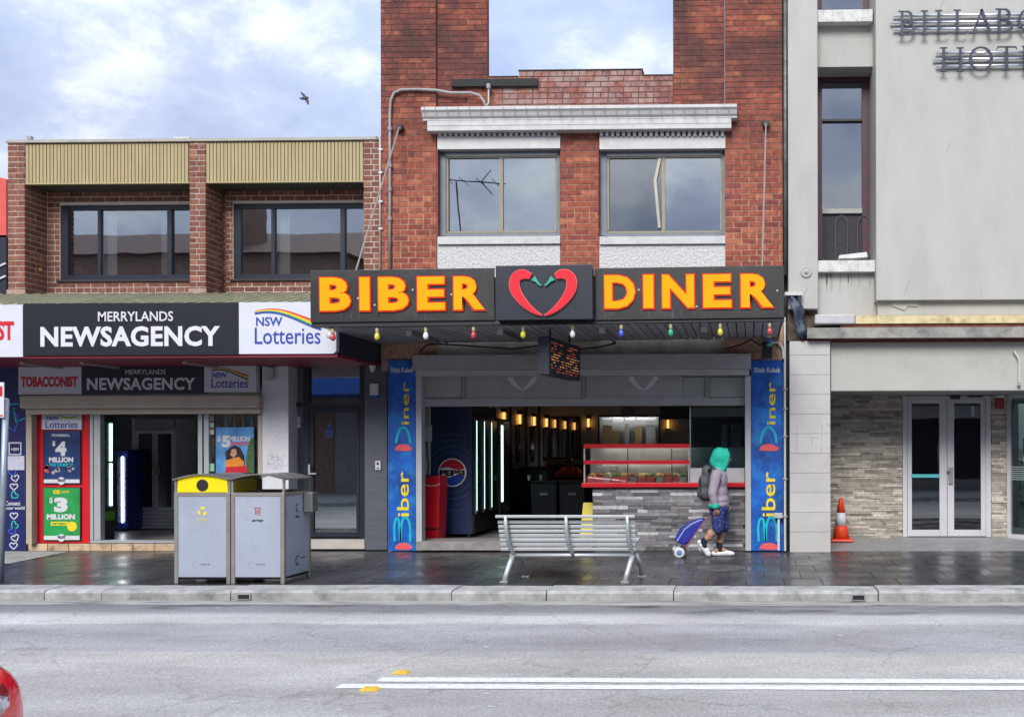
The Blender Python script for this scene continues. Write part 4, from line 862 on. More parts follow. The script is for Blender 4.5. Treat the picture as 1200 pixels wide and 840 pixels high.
# ================================================================== diner awning
AW = thing('diner_awning', 'flat awning with grey slatted underside over the diner entrance', 'awning', PIV)
ax0, ax1 = PX(363.5, 12.3, 345), PX(919, 12.3, 345); az = PZ(377, 12.3, 641)
M_slat = pm('slat_grey', (0.34, 0.34, 0.36), 0.55, var=0.15, rnd=0.12, dirt=(0.09, 0.085, 0.08), damt=0.5)
x = ax0 + .01
sm = None
while x < ax1 - .1:
    if sm is None:
        q = MB().box(-.053, .053, -1.07, 1.07, 0, .02); sm = bpy.data.meshes.new('soffit_slat'); sm.from_pydata(q.v, [], q.f); sm.materials.append(M_slat)
    o = bpy.data.objects.new('soffit_slat', sm); C.objects.link(o); o.parent = AW; o.location = Vector((x + .06, 13.47, az)) - PIV; x += .1215
bbox('deck', pm('deck_black', (0.02, 0.02, 0.022), 0.7), AW, ax0, ax1, 12.42, 14.54, az + .035, az + .11)
bbox('front_beam', M_char, AW, ax0, ax1, 12.33, 12.40, az - .005, az + .6)
bbox('edge_trim', M_black, AW, ax0, ax1, 12.31, 12.395, az - .03, az - .006)
for (px, py) in ((479, 389), (586, 388.5), (705.5, 387), (825, 386)):
    p = P(px, py, 12.95); z = az - .06
    b = bbox('soffit_beam', pm('beam_purple_grey', (0.22, 0.19, 0.20), 0.5), AW, p.x - .04, p.x + .04, 12.95, 14.1, z, z + .058); MB().box(p.x - .042, p.x + .042, 12.935, 12.948, z - .02, z + .056).build('end_plate', M_lgrey, b)
M_sb = pm('signboard_black', (0.02, 0.02, 0.021), 0.4, var=0.25, scale=3, dirt=(0.07, 0.065, 0.06), dscale=2, damt=.5)
M_sn = pm('signboard_navy', (0.018, 0.022, 0.035), 0.35, var=0.15)
M_or = pm('letter_amber', (0.80, 0.36, 0.003), 0.55, var=0.08, dirt=(0.74, 0.25, 0.003), dscale=4, damt=.35, spec=.12); M_or.node_tree.nodes['Principled BSDF'].inputs['Emission Color'].default_value = (1, .45, .02, 1)
M_or2 = pm('letter_red', (0.62, 0.03, 0.01), 0.5, spec=.15)
def signboard(label, x0, x1, Yb, depth, m, y0=314):
    t = thing('signboard', label, 'sign', PIV, 'boards of the diner fascia sign'); rbox('board', m, t, x0, y0, x1, 375.2 if Yb > 12.2 else 374.5, Yb, depth, bevel=.006); return t
b1 = signboard('black signboard with amber letters BIBER on the awning front', 363.5, 579.5, 12.3, .028, M_sb)
b3 = signboard('black signboard with amber letters DINER on the awning front', 697.5, 919, 12.3, .028, M_sb)
b2 = signboard('navy signboard with two red chillies forming a heart', 581, 694.5, 12.17, .155, M_sn, 310.5)
for t, word, xs in ((b1, 'BIBER', ((375, 412.5), (421.5, 435), (443.5, 480.5), (489, 523), (531.5, 569.5))), (b3, 'DINER', ((708, 745.5), (753.5, 767), (775.5, 814.5), (823.5, 858), (867.5, 907.5)))):
    for ch, (u, v) in zip(word, xs):
        r_ = RXZ(u, 322.8, v, 363.6, 12.3); bo = 0.05
        l = place_text('letter', ch, M_or2, t, r_, 12.3, bold=bo + .018, th=.02, grow=.006)
        rr = (r_[0] + .008, r_[1] - .012, r_[2] + .014, r_[3] - .008)
        place_text('letter_face', ch, M_or, l, rr, 12.28, bold=bo - .012, th=.006)
for t in (b1, b3):                                   # bolts and drip stains
    xs = (385, 417, 440, 487, 527) if t is b1 else (713, 750, 790, 817, 912)
    for x in xs: MB().lathe([(.012, -.006), (.01, 0)], P(x + random.uniform(-4, 4), random.uniform(330, 362), 12.298), 8, 'y').build('bolt', M_offwhite, t)
    st = MB()
    for x in xs:
        for k in range(2):
            q = x + random.uniform(-8, 14); st.rb(q, 364.5, q + random.uniform(.6, 1.6), random.uniform(369, 374), 12.2985, .003)
    st.build('drip_stain', pm('grey_streak', (0.06, 0.065, 0.075), 0.7, var=.4, scale=20), t)
# chillies: left one traced by centreline and width, right one mirrored
cl = [(622.5, 322.5, 6.5), (615, 319.8, 11.5), (607.5, 321.5, 12.5), (603.5, 328, 12.6), (604, 336, 12.6), (607.5, 344, 11.5), (613.5, 352, 9.5), (620, 358.5, 7.3), (627.5, 364, 4.4), (635.5, 368, 1.0)]
YC = 12.17
M_ch = pm('chilli_red', (0.68, 0.03, 0.045), 0.5, var=.06, spec=.15); M_chr = pm('chilli_edge', (0.8, 0.16, 0.14), 0.4); M_st = pm('stem_green', (0.03, 0.33, 0.22), 0.5)
def smooth_pts(pl, n=4):
    r_ = []
    for i in range(len(pl) - 1):
        p0, p1, p2, p3 = (pl[max(i - 1, 0)], pl[i], pl[i + 1], pl[min(i + 2, len(pl) - 1)])
        for k in range(n):
            t = k / n
            r_.append(tuple(.5 * (2 * b + (c - a) * t + (2 * a - 5 * b + 4 * c - d) * t * t + (-a + 3 * b - 3 * c + d) * t ** 3) for a, b, c, d in zip(p0, p1, p2, p3)))
    return r_ + [pl[-1]]
cl = [(x, y + 2, w * .88) for x, y, w in cl]; sp_ = smooth_pts(cl); k_ = YC / FPX
for side in (0, 1):
    fx = (lambda x: x) if side == 0 else (lambda x: 2 * 637.0 - x)
    pts = [(P(fx(x), y, YC).x, P(fx(x), y, YC).z) for x, y, w in sp_]; ws = [w * k_ for x, y, w in sp_]
    c_ = MB().ribbon(pts, [w + .014 for w in ws], YC - .03, YC + .001).build('chilli', M_chr, b2)
    MB().ribbon(pts, ws, YC - .038, YC - .0302).build('chilli_face', M_ch, c_)
    st = [(P(fx(x), y, YC).x, P(fx(x), y, YC).z) for x, y in ((625.5, 326.2), (629, 329.5), (632.5, 333.5), (635, 334.8))]
    MB().ribbon(st, [.075, .035, .022, .024], YC - .034, YC + .001).build('stem', M_st, c_)
for t in (AW, b1, b2, b3): t.rotation_euler.y = TILT
def tz(px): return -TILT * 0 - (PX(px, 12.4, 378) - PIV.x) * TILT        # height change from the tilt of the awning
# coloured festoon bulbs
cols = {'clear': (0.55, 0.55, 0.5), 'red': (0.5, 0.05, 0.05), 'yellow': (0.62, 0.58, 0.05), 'white': (0.75, 0.75, 0.76), 'green': (0.03, 0.36, 0.18), 'blue': (0.05, 0.09, 0.55)}
where = ['beside the NSW Lotteries sign', 'below letter I of BIBER', 'below letter B in the middle of BIBER', 'below letter E of BIBER', 'left of the hanging LED sign', 'right of the hanging LED sign', 'below letter D of DINER', 'below letter N of DINER', 'below letter E of DINER', 'at the right end of the awning']
for i, (px, c) in enumerate(((390, 'red'), (442, 'yellow'), (499, 'white'), (555, 'red'), (613, 'yellow'), (671, 'white'), (728, 'blue'), (786, 'green'), (844, 'yellow'), (902, 'red'))):
    p = Vector((PX(px, 12.36, 380), 12.36, az - .03 + tz(px))); t = thing('light_bulb', '%s festoon bulb hanging %s' % (c, where[i]), 'light bulb', p, 'festoon bulbs under the diner awning')
    MB().lathe([(.018, -.075), (.022, -.07), (.024, -.02), (.018, 0.0)], p, 10).build('socket', pm('socket_cream', (0.50, 0.43, 0.24), 0.5), t, smooth=True)
    MB().lathe([(.004, -.178), (.022, -.17), (.034, -.15), (.037, -.13), (.032, -.105), (.02, -.078)], p, 12).build('bulb', pm('bulb_' + c, cols[c], 0.2, coat=.5), t, smooth=True)
p = Vector((PX(386.5, 12.36, 380), 12.36, az - .03 + tz(386))); t = thing('light_bulb', 'clear festoon bulb at the left end of the awning', 'light bulb', p, 'festoon bulbs under the diner awning')
MB().lathe([(.018, -.05), (.024, -.02), (.018, 0.0)], p, 10).build('socket', pm('socket_cream', (0.50, 0.43, 0.24), 0.5), t); MB().lathe([(.004, -.15), (.03, -.14), (.045, -.11), (.03, -.07), (.018, -.05)], p, 12).build('bulb', pm('bulb_clear', cols['clear'], .15), t, smooth=True)
# hanging LED sign
p0, p1 = Vector((PX(643.5, 12.7, 415), 12.7, 0)), Vector((PX(680, 14.0, 425), 14.0, 0)); zt, zb_ = PZ(394, 12.7, 640), PZ(438.5, 12.7, 640)
ds = (p1 - p0).normalized(); nr = Vector((-ds.y, ds.x, 0)); th = .165
t = thing('led_sign', 'dark hanging LED sign box with glowing orange letters under the awning', 'sign', (p0.x, p0.y, zb_))
q = [p0, p1, p1 + nr * th, p0 + nr * th]
MB().hexa([v + Vector((0, 0, zb_)) for v in q], [v + Vector((0, 0, zt)) for v in q]).build('housing', pm('led_case', (0.025, 0.03, 0.045), 0.4), t, bevel=.008)
for f in (.2, .82):
    u = p0 + ds * (1.3 * f) + nr * th / 2; MB().tube([u + Vector((0, 0, zt - .01)), u + Vector((0, 0, az - .001))], .014, 6).build('hanger', M_black, t)
led = MB(); M_led_o = pm('led_orange', (0.9, 0.35, 0.1), .4, emit=(1, .42, .12), es=.28); M_led_r = pm('led_red', (0.8, 0.1, 0.05), .4, emit=(1, .16, .07), es=.2)
random.seed(3)
for r in range(11):
    s = .08
    while s < 1.22:
        l = random.choice((.03, .05, .08, .11)); gap = random.choice((.02, .03, .06))
        if not (.55 < s < .70 and r < 6) and random.random() < .72:
            led.cur = 0 if 3 < r < 9 else 1
            e0 = min(s + l, 1.24)
            z1_ = zt - .07 - r * .038; a, b_ = p0 + ds * s - nr * .004, p0 + ds * e0 - nr * .004
            led.poly([a + Vector((0, 0, z1_ - .009)), b_ + Vector((0, 0, z1_ - .009)), b_ + Vector((0, 0, z1_)), a + Vector((0, 0, z1_))])
        s += l + gap
tag(led.build('led_rows', [M_led_o, M_led_r], t), kind='stuff')
# cables under the awning
t = thing('loose_cables', 'black cables sagging along the wall under the diner awning', 'cable', P(600, 405, 14.3))
for pl in (((492, 412), (500, 404), (516, 403), (560, 406), (600, 409), (640, 404)), ((680, 409), (700, 407), (722, 402), (718, 400)), ((850, 409), (868, 404), (880, 398), (890, 404), (908, 402), (916, 410), (918, 425)), ((505, 403), (518, 396), (524, 402))):
    MB().tube([P(x, y, 14.3) for x, y in pl], .014, 6).build('cable', M_cable, t, smooth=True)
t = thing('junction_gear', 'tangle of dark electrical fittings above the right blue banner', 'electrical box', P(900, 418, 14.3))
rbox('box', M_cable, t, 893, 400, 905, 419, 14.3, .12, bevel=.01)
for (x, y, m) in ((901, 388, 'red'), (901, 394, 'clear'), (901, 399, 'blue'), (901, 404, 'green')): MB().ball(P(x, y, 14.22), .05, 10, 6, (1, 1, .7)).build('fitting', MATS['bulb_' + m], t, smooth=True)
MB().tube([P(x, y, 14.25) for x, y in ((903, 402), (912, 401), (917, 407), (918, 420))], .016, 6).build('cable', M_offwhite, t)
# ================================================================== diner shopfront
DS = thing('diner_shopfront', 'grey diner shopfront with raised roller shutter, panels and light grey posts', 'shopfront', P(685, 640, YF))
rbox('upper_wall', pm('dingy_wall', (0.38, 0.35, 0.29), 0.85, var=.25, scale=4, dirt=(0.18, 0.16, 0.14), damt=.7), DS, 448, 340, 916, 440, YF + .03, .25)
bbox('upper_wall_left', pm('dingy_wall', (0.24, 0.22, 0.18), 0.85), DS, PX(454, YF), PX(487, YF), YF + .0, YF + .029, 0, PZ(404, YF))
rbox('shutter_box', M_grey, DS, 483, 415, 880, 433, 14.32, .3, bevel=.01); rbox('shutter_lip', pm('lip_grey', (0.44, 0.44, 0.445), .5), DS, 487, 433.4, 878, 440, 14.36, .24)
rbox('post', M_lgrey, DS, 487.5, 440.5, 494, 645, 14.46, .16); rbox('post', M_lgrey, DS, 873.3, 440.5, 880, 645, 14.46, .16)
for (a, b_) in ((494.3, 540.5), (545.5, 681.5), (686.5, 800)): rbox('panel', M_grey, DS, a, 441, b_, 466, 14.6, .04)
for (a, b_) in ((541, 545), (682, 686), (826.5, 831.5)): rbox('panel_post', pm('post_grey', (0.26, 0.26, 0.265), .5), DS, a, 440.7, b_, 466.3, 14.58, .06)
for (a, b_) in ((800.3, 826), (832, 873)): rbox('frosted_pane', pm('frosted', (0.34, 0.38, 0.36), 0.25, var=.1), DS, a, 442, b_, 465.5, 14.61, .02)
rbox('beam', M_grey, DS, 494.3, 466.6, 873, 475.5, 14.57, .12); 
for (a, b_) in ((545.5, 681.5), (686.5, 826)): rbox('panel_trim', M_lgrey, DS, a, 465.2, b_, 466.2, 14.575, .02)
for cx_ in (612, 754):
    for s in (-1, 1):
        pts = [(P(cx_ + s * a, b, 14.598).x, P(cx_ + s * a, b, 14.598).z) for a, b in ((15.5, 441.3), (11, 448), (5.5, 453.5), (0.3, 456.8))]
        MB().ribbon(pts, [.085, .07, .045, .015], 14.594, 14.5995).build('heart_decal', M_txt_white, DS)
rbox('floor_step', pm('step_stone', (0.26, 0.24, 0.235), .6, var=.3, scale=6), DS, 487.5, 634, 694, 644.5, 14.45, .5)
# blue banners
def banner_mat():
    m = pm('banner_blue', (0.0, 0.085, 0.42), 0.5, var=0.55, scale=2.6, dirt=(0.02, 0.30, 0.72), dscale=2.2, damt=.8); return m
def banner(label, x0, x1, Y):
    t = thing('banner', label, 'banner', P((x0 + x1) / 2, 645, Y), 'tall blue diner banners'); rbox('sheet', banner_mat(), t, x0, 422, x1, 645, Y, .03)
    w = x1 - x0; X = lambda f: x0 + f * w
    ptext('lettering', 'Shish Kebab', M_txt_white, t, X(.09), 430.5, X(.92), 436.5, Y, bold=.03)
    ptext('lettering', 'iner', M_txt_yellow, t, X(.50), 447.5, X(.76), 497.5, Y, rot=True, bold=.008)
    ptext('lettering', 'iber', M_txt_yellow, t, X(.33), 552.5, X(.76), 605, Y, rot=True, bold=.008)
    def stroke(pl, wd, m, n): MB().ribbon([(P(X(a), b, Y).x, P(X(a), b, Y).z) for a, b in smooth_pts(pl, 4)], wd, Y - .004, Y + .001).build(n, m, t)
    stroke([(.28, 519), (.36, 508), (.48, 501.5), (.62, 501.5), (.75, 508), (.80, 519)], .035, M_txt_cyan, 'letter_stroke')
    stroke([(.24, 634), (.22, 618), (.28, 608), (.38, 609), (.42, 620), (.44, 633)], .035, M_txt_cyan, 'letter_stroke'); stroke([(.46, 633), (.48, 616), (.58, 606), (.72, 608), (.80, 618), (.80, 634)], .035, M_txt_cyan, 'letter_stroke')
    for yc in (525, 640.5):
        pl = [(.26, yc + 2.5, 1), (.36, yc, 6), (.52, yc - .8, 8), (.68, yc - .5, 7.5), (.80, yc + .5, 5), (.87, yc - .5, 1.5)]
        pts = smooth_pts(pl, 3); MB().ribbon([(P(X(a), b, Y).x, P(X(a), b, Y).z) for a, b, c in pts], [c * Y / FPX for a, b, c in pts], Y - .006, Y + .001).build('chilli_print', M_txt_pink, t)
banner('blue Biber Diner banner left of the diner entrance beside the slate pillar', 455, 487, 14.5); banner('blue Biber Diner banner right of the diner entrance beside the tiled column', 880.3, 917.5, 14.5)
# ------------------------------------------------------------------ inside the diner
DI = thing('diner_interior', 'dark diner interior with grey panelled walls behind the open front', 'interior', (-2.5, 20, 0))
XW0, XW1, YB, FZ, CZ = max(-5.6, xL + .16), .4, 26.0, .09, 2.85
M_dw = pm('diner_wall', (0.62, 0.70, 0.72), 0.6, var=.1)
bbox('floor', pm('diner_floor', (0.34, 0.33, 0.32), 0.3, var=.25), DI, XW0, XW1, 14.96, YB, 0, FZ); bbox('ceiling', pm('diner_ceiling', (0.6, 0.6, 0.6), .8), DI, XW0, XW1, 14.9, YB, CZ, CZ + .05)
bbox('left_wall', M_dw, DI, XW0 - .1, XW0, 14.9, YB, 0, CZ); bbox('right_wall', M_dw, DI, XW1, XW1 + .08, 14.9, YB, 0, CZ)
kx0, kx1, kz0, kz1 = RXZ(702, 488, 772, 521, YB)
mb = MB(); wall_cells(mb, XW0, XW1, 0, CZ, YB, YB + .1, [(kx0, kx1, kz0, kz1)]); mb.build('back_wall', M_dw, DI)
SY = (19.5, 21.0, 22.45, 23.95, 25.4)
M_pan = pm('panel_dark_mirror', (0.10, 0.12, 0.13), 0.08, metal=.6)
for y in SY:
    bbox('wall_batten', pm('batten_dark', (0.03, 0.035, 0.04), .5), DI, XW0 + .001, XW0 + .04, y - .72, y - .64, FZ, CZ)
    bbox('mirror_panel', M_pan, DI, XW0 + .001, XW0 + .03, y - .18, y + .18, 1.25, 2.15)
M_sc = pm('sconce_glow', (1, .75, .35), .4, emit=(1, .40, .10), es=.95)
def sconce(label, p, ax):
    t = thing('wall_sconce', label, 'wall lamp', p, 'amber wall lamps in the diner')
    d = Vector((.09, 0, 0)) if ax == 'x' else Vector((0, -.09, 0)); c = p + d * .55
    mb = MB(); mb.box(c.x - .032, c.x + .032, c.y - .032, c.y + .032, c.z - .13, c.z + .09); mb.build('lamp', M_sc, t)
    f = MB()
    for sx in (-.045, .035):
        for sy in (-.045, .035): f.box(c.x + sx, c.x + sx + .01, c.y + sy, c.y + sy + .01, c.z - .17, c.z + .17)
    f.box(c.x - .055, c.x + .055, c.y - .055, c.y + .055, c.z + .1, c.z + .18); f.box(c.x - .055, c.x + .055, c.y - .055, c.y + .055, c.z - .19, c.z - .15)
    b = f.build('cage', M_black, t)
names = ['nearest to the street', 'second from the street', 'third from the street', 'fourth from the street', 'nearest the mirror']
for y, n in zip(SY, names): sconce('amber wall lamp on the left diner wall, ' + n, Vector((XW0 + .02, y, 2.31)), 'x')
sconce('amber wall lamp on the back wall between mirror and kitchen hatch', P(690, 494.5, YB - .02), 'y'); sconce('amber wall lamp on the back wall right of the kitchen hatch', P(783, 496, YB - .02), 'y')
t = thing('wall_mirror', 'black framed mirror on the back wall of the diner', 'mirror', P(661, 537, YB - .04)); rbox('frame', M_black, t, 642.5, 488, 680, 537.5, YB - .05, .045); rbox('mirror_glass', mirror_mat(), t, 644.5, 490, 678, 535.5, YB - .056, .005)
t = thing('wall_clock', 'round grey clock above the kitchen hatch', 'clock', P(735.5, 481, YB - .05)); MB().lathe([(.17, -.05), (.17, 0)], P(735.5, 482, YB - .03), 24, 'y').build('case', pm('clock_grey', (0.22, 0.26, 0.30), .5), t)
MB().lathe([(.15, -.056), (.15, -.05)], P(735.5, 482, YB - .03), 24, 'y').build('face', pm('clock_face', (0.30, 0.34, 0.38), .4), t)
t = thing('kitchen_hatch', 'black framed kitchen hatch in the back wall with menus and cartons', 'hatch', P(737, 520, YB)); 
for r_ in ((700.5, 486.5, 773.5, 488.2), (700.5, 521, 773.5, 523), (700.5, 488.4, 702.2, 520.8), (771.8, 488.4, 773.5, 520.8)): rbox('frame', M_black, t, *r_, YB - .03, .15)
bbox('recess', pm('kitchen_wall', (0.30, 0.31, 0.32), .7), t, kx0 - .3, kx1 + .3, YB + .8, YB + .85, kz0 - .3, kz1 + .4)
bbox('lamp_tube', pm('kitchen_tube', (1, 1, 1), .4, emit=(1, .97, .9), es=9), t, kx0 + .1, kx1 - .1, YB + .3, YB + .36, kz1 + .1, kz1 + .15)
bbox('hatch_hood', M_dark, t, kx0 - .3, kx1 + .3, YB + .11, YB + .79, kz1 + .25, kz1 + .3)
for k, (a, b_, c, d, m) in enumerate(((705, 489, 716, 492, M_txt_white), (718, 488.8, 730, 495, M_txt_white), (733, 489, 744, 492, M_txt_white), (746, 489, 769, 492, M_lgrey), (706, 498, 716, 520, pm('carton', (0.42, 0.28, 0.14), .8)), (717, 505, 725, 520, pm('carton', (0.42, 0.28, 0.14), .8)), (732, 496, 737, 520, M_lgrey), (744, 500, 752, 520, pm('carton', (0.42, 0.28, 0.14), .8)), (757, 498, 768, 520, M_lgrey), (739, 504, 743, 520, M_steel))): rbox('hatch_item', m, t, a, b_, c, d, YB + .35 + .02 * k, .1)
# drinks fridges
pf = thing('drinks_fridge', 'tall dark blue fridge with round PEPSI logo on its side', 'fridge', P(530, 628, 15.8))
FX0, FX1, FY0, FY1 = PX(504.5, 15.8, 550), PX(553, 15.8, 550), 15.8, 17.25; fz1 = PZ(474, 15.8, 530)
bbox('cabinet', pm('fridge_navy', (0.022, 0.04, 0.105), 0.35, var=.25, scale=2), pf, FX0, FX1, FY0, FY1, FZ + .06, fz1, bevel=.012)
for sx in (FX0 + .06, FX1 - .1):
    for sy in (FY0 + .05, FY1 - .1): bbox('foot', M_black, pf, sx, sx + .05, sy, sy + .05, FZ, FZ + .06)
bbox('header', M_black, pf, FX1 + .001, FX1 + .03, FY0 + .02, FY1 - .02, fz1 - .2, fz1 - .01)
for k in range(3):
    ya = FY0 + .05 + k * .46; zlo_, zhi_ = FZ + .4, fz1 - .24
    dd = bbox('glass_door', pm('fridge_dark_glass', (0.02, 0.035, 0.04), 0.12), pf, FX1 + .001, FX1 + .04, ya, ya + .44, zlo_, zhi_)
    MB().box(FX1 + .041, FX1 + .05, ya + .06, ya + .085, zlo_ + .05, zhi_ - .03).build('light_tube', M_led, dd); MB().box(FX1 + .041, FX1 + .06, ya + .005, ya + .025, zlo_, zhi_).build('door_edge', M_steel, dd)
bbox('kick_plate', M_black, pf, FX1 + .001, FX1 + .03, FY0 + .02, FY1 - .02, FZ + .07, FZ + .38)
lc = P(530, 553.5, 15.8); R_ = 16.8 * 15.8 / FPX
MB().lathe([(R_, -.004), (R_, 0)], lc, 36, 'y').build('logo_disc', pm('logo_white', (.86, .87, .88), .4), pf)
def seg(top):
    r2 = R_ * .92; pts = []
    for i in range(13):
        a = math.radians(18 + 144 * i / 12) if top else math.radians(198 + 144 * i / 12); pts.append((lc.x + r2 * math.cos(a), lc.z + r2 * math.sin(a)))
    s = 1 if top else -1
    for i in range(1, 8):
        f = i / 8; x = pts[12][0] + (pts[0][0] - pts[12][0]) * f; pts.append((x, pts[12][1] + s * .0 + math.sin(f * math.pi * 2) * R_ * .10 * (1 if top else 1)))
    return pts
MB().prism(seg(True), 15.793, 15.7962).build('logo_red_wave', M_txt_red, pf); MB().prism(seg(False), 15.793, 15.7962).build('logo_blue_wave', pm('logo_blue', (0.01, 0.06, 0.42), .4), pf)
ptext('lettering', 'PEPSI', M_txt_black, pf, 515, 550.5, 544.5, 557.5, 15.7955, bold=.05, th=.006)
M_ring = pm('ring_blue', (0.04, 0.10, 0.26), .4)
for rr, wd in ((24, 1.0), (31, 1.3), (38, .8), (45, 1.0)):
    for (a0, a1) in ((20, 160), (200, 340)):
        pts = []
        for i in range(15):
            a = math.radians(a0 + (a1 - a0) * i / 14); x, y = 530 + rr * math.cos(a), 553.5 - rr * math.sin(a)
            if 505.5 < x < 552: q = P(x, y, 15.8); pts.append((q.x, q.z))
        if len(pts) > 1: MB().ribbon(pts, wd * 15.8 / FPX, 15.7985, 15.8005).build('ring_print', M_ring, pf)
rf = thing('drinks_fridge', 'second glass door fridge with pale frame behind the dark blue one', 'fridge', P(588, 610, 17.6))
gx = PX(583.5, 17.5, 550); bbox('cabinet', M_char, rf, gx - .68, gx, 17.5, 18.3, FZ, PZ(490, 17.5), bevel=.01); bbox('door_frame', M_steel, rf, gx + .001, gx + .04, 17.5, 17.58, FZ + .3, PZ(493, 17.5)); bbox('light_tube', M_led, rf, gx + .001, gx + .03, 17.72, 17.76, FZ + .5, PZ(498, 17.5)); bbox('glass_door', pm('fridge_dark_glass', (0.02, 0.035, 0.04), 0.12), rf, gx + .001, gx + .02, 17.83, 18.28, FZ + .3, PZ(493, 17.5))
cb = thing('red_cooler', 'red drinks cooler with dark side just inside the diner at left', 'cooler', P(503, 631, 15.1))
a, b_, c, d = RXZ(496, 558, 516, 631, 15.1)
MB().hexa([(a + .03, 15.1, FZ), (b_ - .04, 15.1, FZ), (b_ - .04, 15.5, FZ), (a + .03, 15.5, FZ)], [(a, 15.1, d), (b_, 15.1, d + .01), (b_, 15.5, d + .01), (a, 15.5, d)]).build('body', M_red, cb, bevel=.02)
MB().box(a - .1, a + .02, 15.12, 15.5, FZ, d - .01).build('side', pm('maroon', (0.09, 0.01, 0.015), .5), cb); MB().ribbon([(a + .0, d - .13), (a + .1, d - .155), (b_ - .08, d - .15), (b_ - .005, d - .12)], .012, 15.096, 15.101).build('stripe', M_txt_white, cb); MB().box(a + .02, b_ - .025, 15.095, 15.1, FZ + .2, FZ + .225).build('plinth_line', M_black, cb)
t = thing('meter_box', 'grey meter box with cable on the wall left of the dark blue fridge', 'electrical box', P(499, 519, 15)); rbox('box', M_lgrey, t, 496.5, 498, 504, 517, 14.98, .1, bevel=.01); MB().tube([P(500, 517, 15), P(500.5, 530, 15), P(502, 545, 15), P(501, 558, 15)], .012, 6).build('cable', M_cable, t); rbox('backing', M_lgrey, t, 494.3, 476, 503.5, 556, 15.08, .05)
# booths
def booth(label, x0, x1, y, face):
    t = thing('booth_seat', label, 'seat', (x0, y, FZ), 'dark booth seats in the diner'); M_vin = pm('dark_vinyl', (0.012, 0.013, 0.02), .4)
    bbox('seat', M_vin, t, x0, x1, y + (.12 if face > 0 else -.5), y + (.55 if face > 0 else -.05), FZ + .02, FZ + .42, bevel=.03); bbox('backrest', M_vin, t, x0, x1, y - .06, y + .12, FZ, FZ + 1.08, bevel=.04)
booth('dark booth seat nearest the fridges in the diner', -5.5, -4.3, 20.0, 1); booth('dark booth seat in the middle of the diner', -5.5, -4.75, 22.2, 1); booth('dark booth seat under the mirror at the diner back wall', -5.5, -3.0, 25.6, -1)
def cafe_table(label, x, y):
    t = thing('cafe_table', label, 'table', (x, y, FZ), 'dark cafe tables in the diner'); bbox('table_top', M_char, t, x - .6, x + .6, y - .35, y + .35, FZ + .74, FZ + .78, bevel=.008); bbox('leg', M_black, t, x - .05, x + .05, y - .05, y + .05, FZ + .02, FZ + .74); bbox('base', M_black, t, x - .25, x + .25, y - .25, y + .25, FZ, FZ + .02)
cafe_table('dark cafe table between the nearer booth seats', -4.7, 21.2); cafe_table('dark cafe table where the person in orange leans', -4.55, 24.4); 
for (x, lab) in ((-4.0, 'dark crate stacked left beside the diner seating'), (-3.45, 'dark crate stacked right beside the diner seating')):
    t = thing('storage_crate', lab, 'crate', (x, 18.3, FZ), 'dark crates on the diner floor')
    b = bbox('box', pm('crate_dark', (0.014, 0.016, 0.03), .5, rnd=.2), t, x - .25, x + .26, 18.1, 18.6, FZ, FZ + .84, bevel=.03); bbox('handle', M_grey, t, x - .07, x + .08, 18.085, 18.1, FZ + .6, FZ + .65); bbox('lid', M_black, t, x - .26, x + .27, 18.09, 18.61, FZ + .845, FZ + .88, bevel=.01)
for (px, py, lab) in ((620, 553, 'small white cup on the left of the dark crates'), (634, 554, 'small white cup on the right of the dark crates')):
    p = P(px, py, 18.3); p.z = FZ + .88; t = thing('cup', lab, 'cup', p, 'white cups in the diner'); MB().lathe([(.025, 0), (.035, .09), (.032, .09), (.022, .01)], p, 12).build('body', M_txt_white, t); MB().lathe([(.037, .09), (.037, .1), (.03, .105)], p, 12).build('lid', M_white, t)
# yellow caution board
p = P(690, 632, 15.15); t = thing('caution_sign', 'yellow folding wet floor sign beside the stone counter', 'sign', (p.x, 15.3, FZ)); x = p.x
for s, n in ((-1, 'front_panel'), (1, 'rear_panel')): MB().hexa([(x - .15, 15.3 + s * .16 - .012, FZ), (x + .15, 15.3 + s * .16 - .012, FZ), (x + .15, 15.3 + s * .16 + .012, FZ), (x - .15, 15.3 + s * .16 + .012, FZ)], [(x - .11, 15.3 + s * .014 - .012, FZ + .62), (x + .11, 15.3 + s * .014 - .012, FZ + .62), (x + .11, 15.3 + s * .014 + .012, FZ + .62), (x - .11, 15.3 + s * .014 + .012, FZ + .62)]).build(n, M_yellow, t)
MB().box(x - .04, x + .04, 15.262, 15.275, FZ + .5, FZ + .55).build('handle_hole', M_black, t)
a = MB()
for k in range(3): a.poly([(x - .06, 15.22 - .02 * k * 0 + k * .016, FZ + .28 + .07 * k), (x + .06, 15.22 + k * .016, FZ + .28 + .07 * k), (x + .06, 15.228 + k * .016, FZ + .31 + .07 * k), (x - .06, 15.228 + k * .016, FZ + .31 + .07 * k)])
a.build('warning_print', M_txt_red, t)
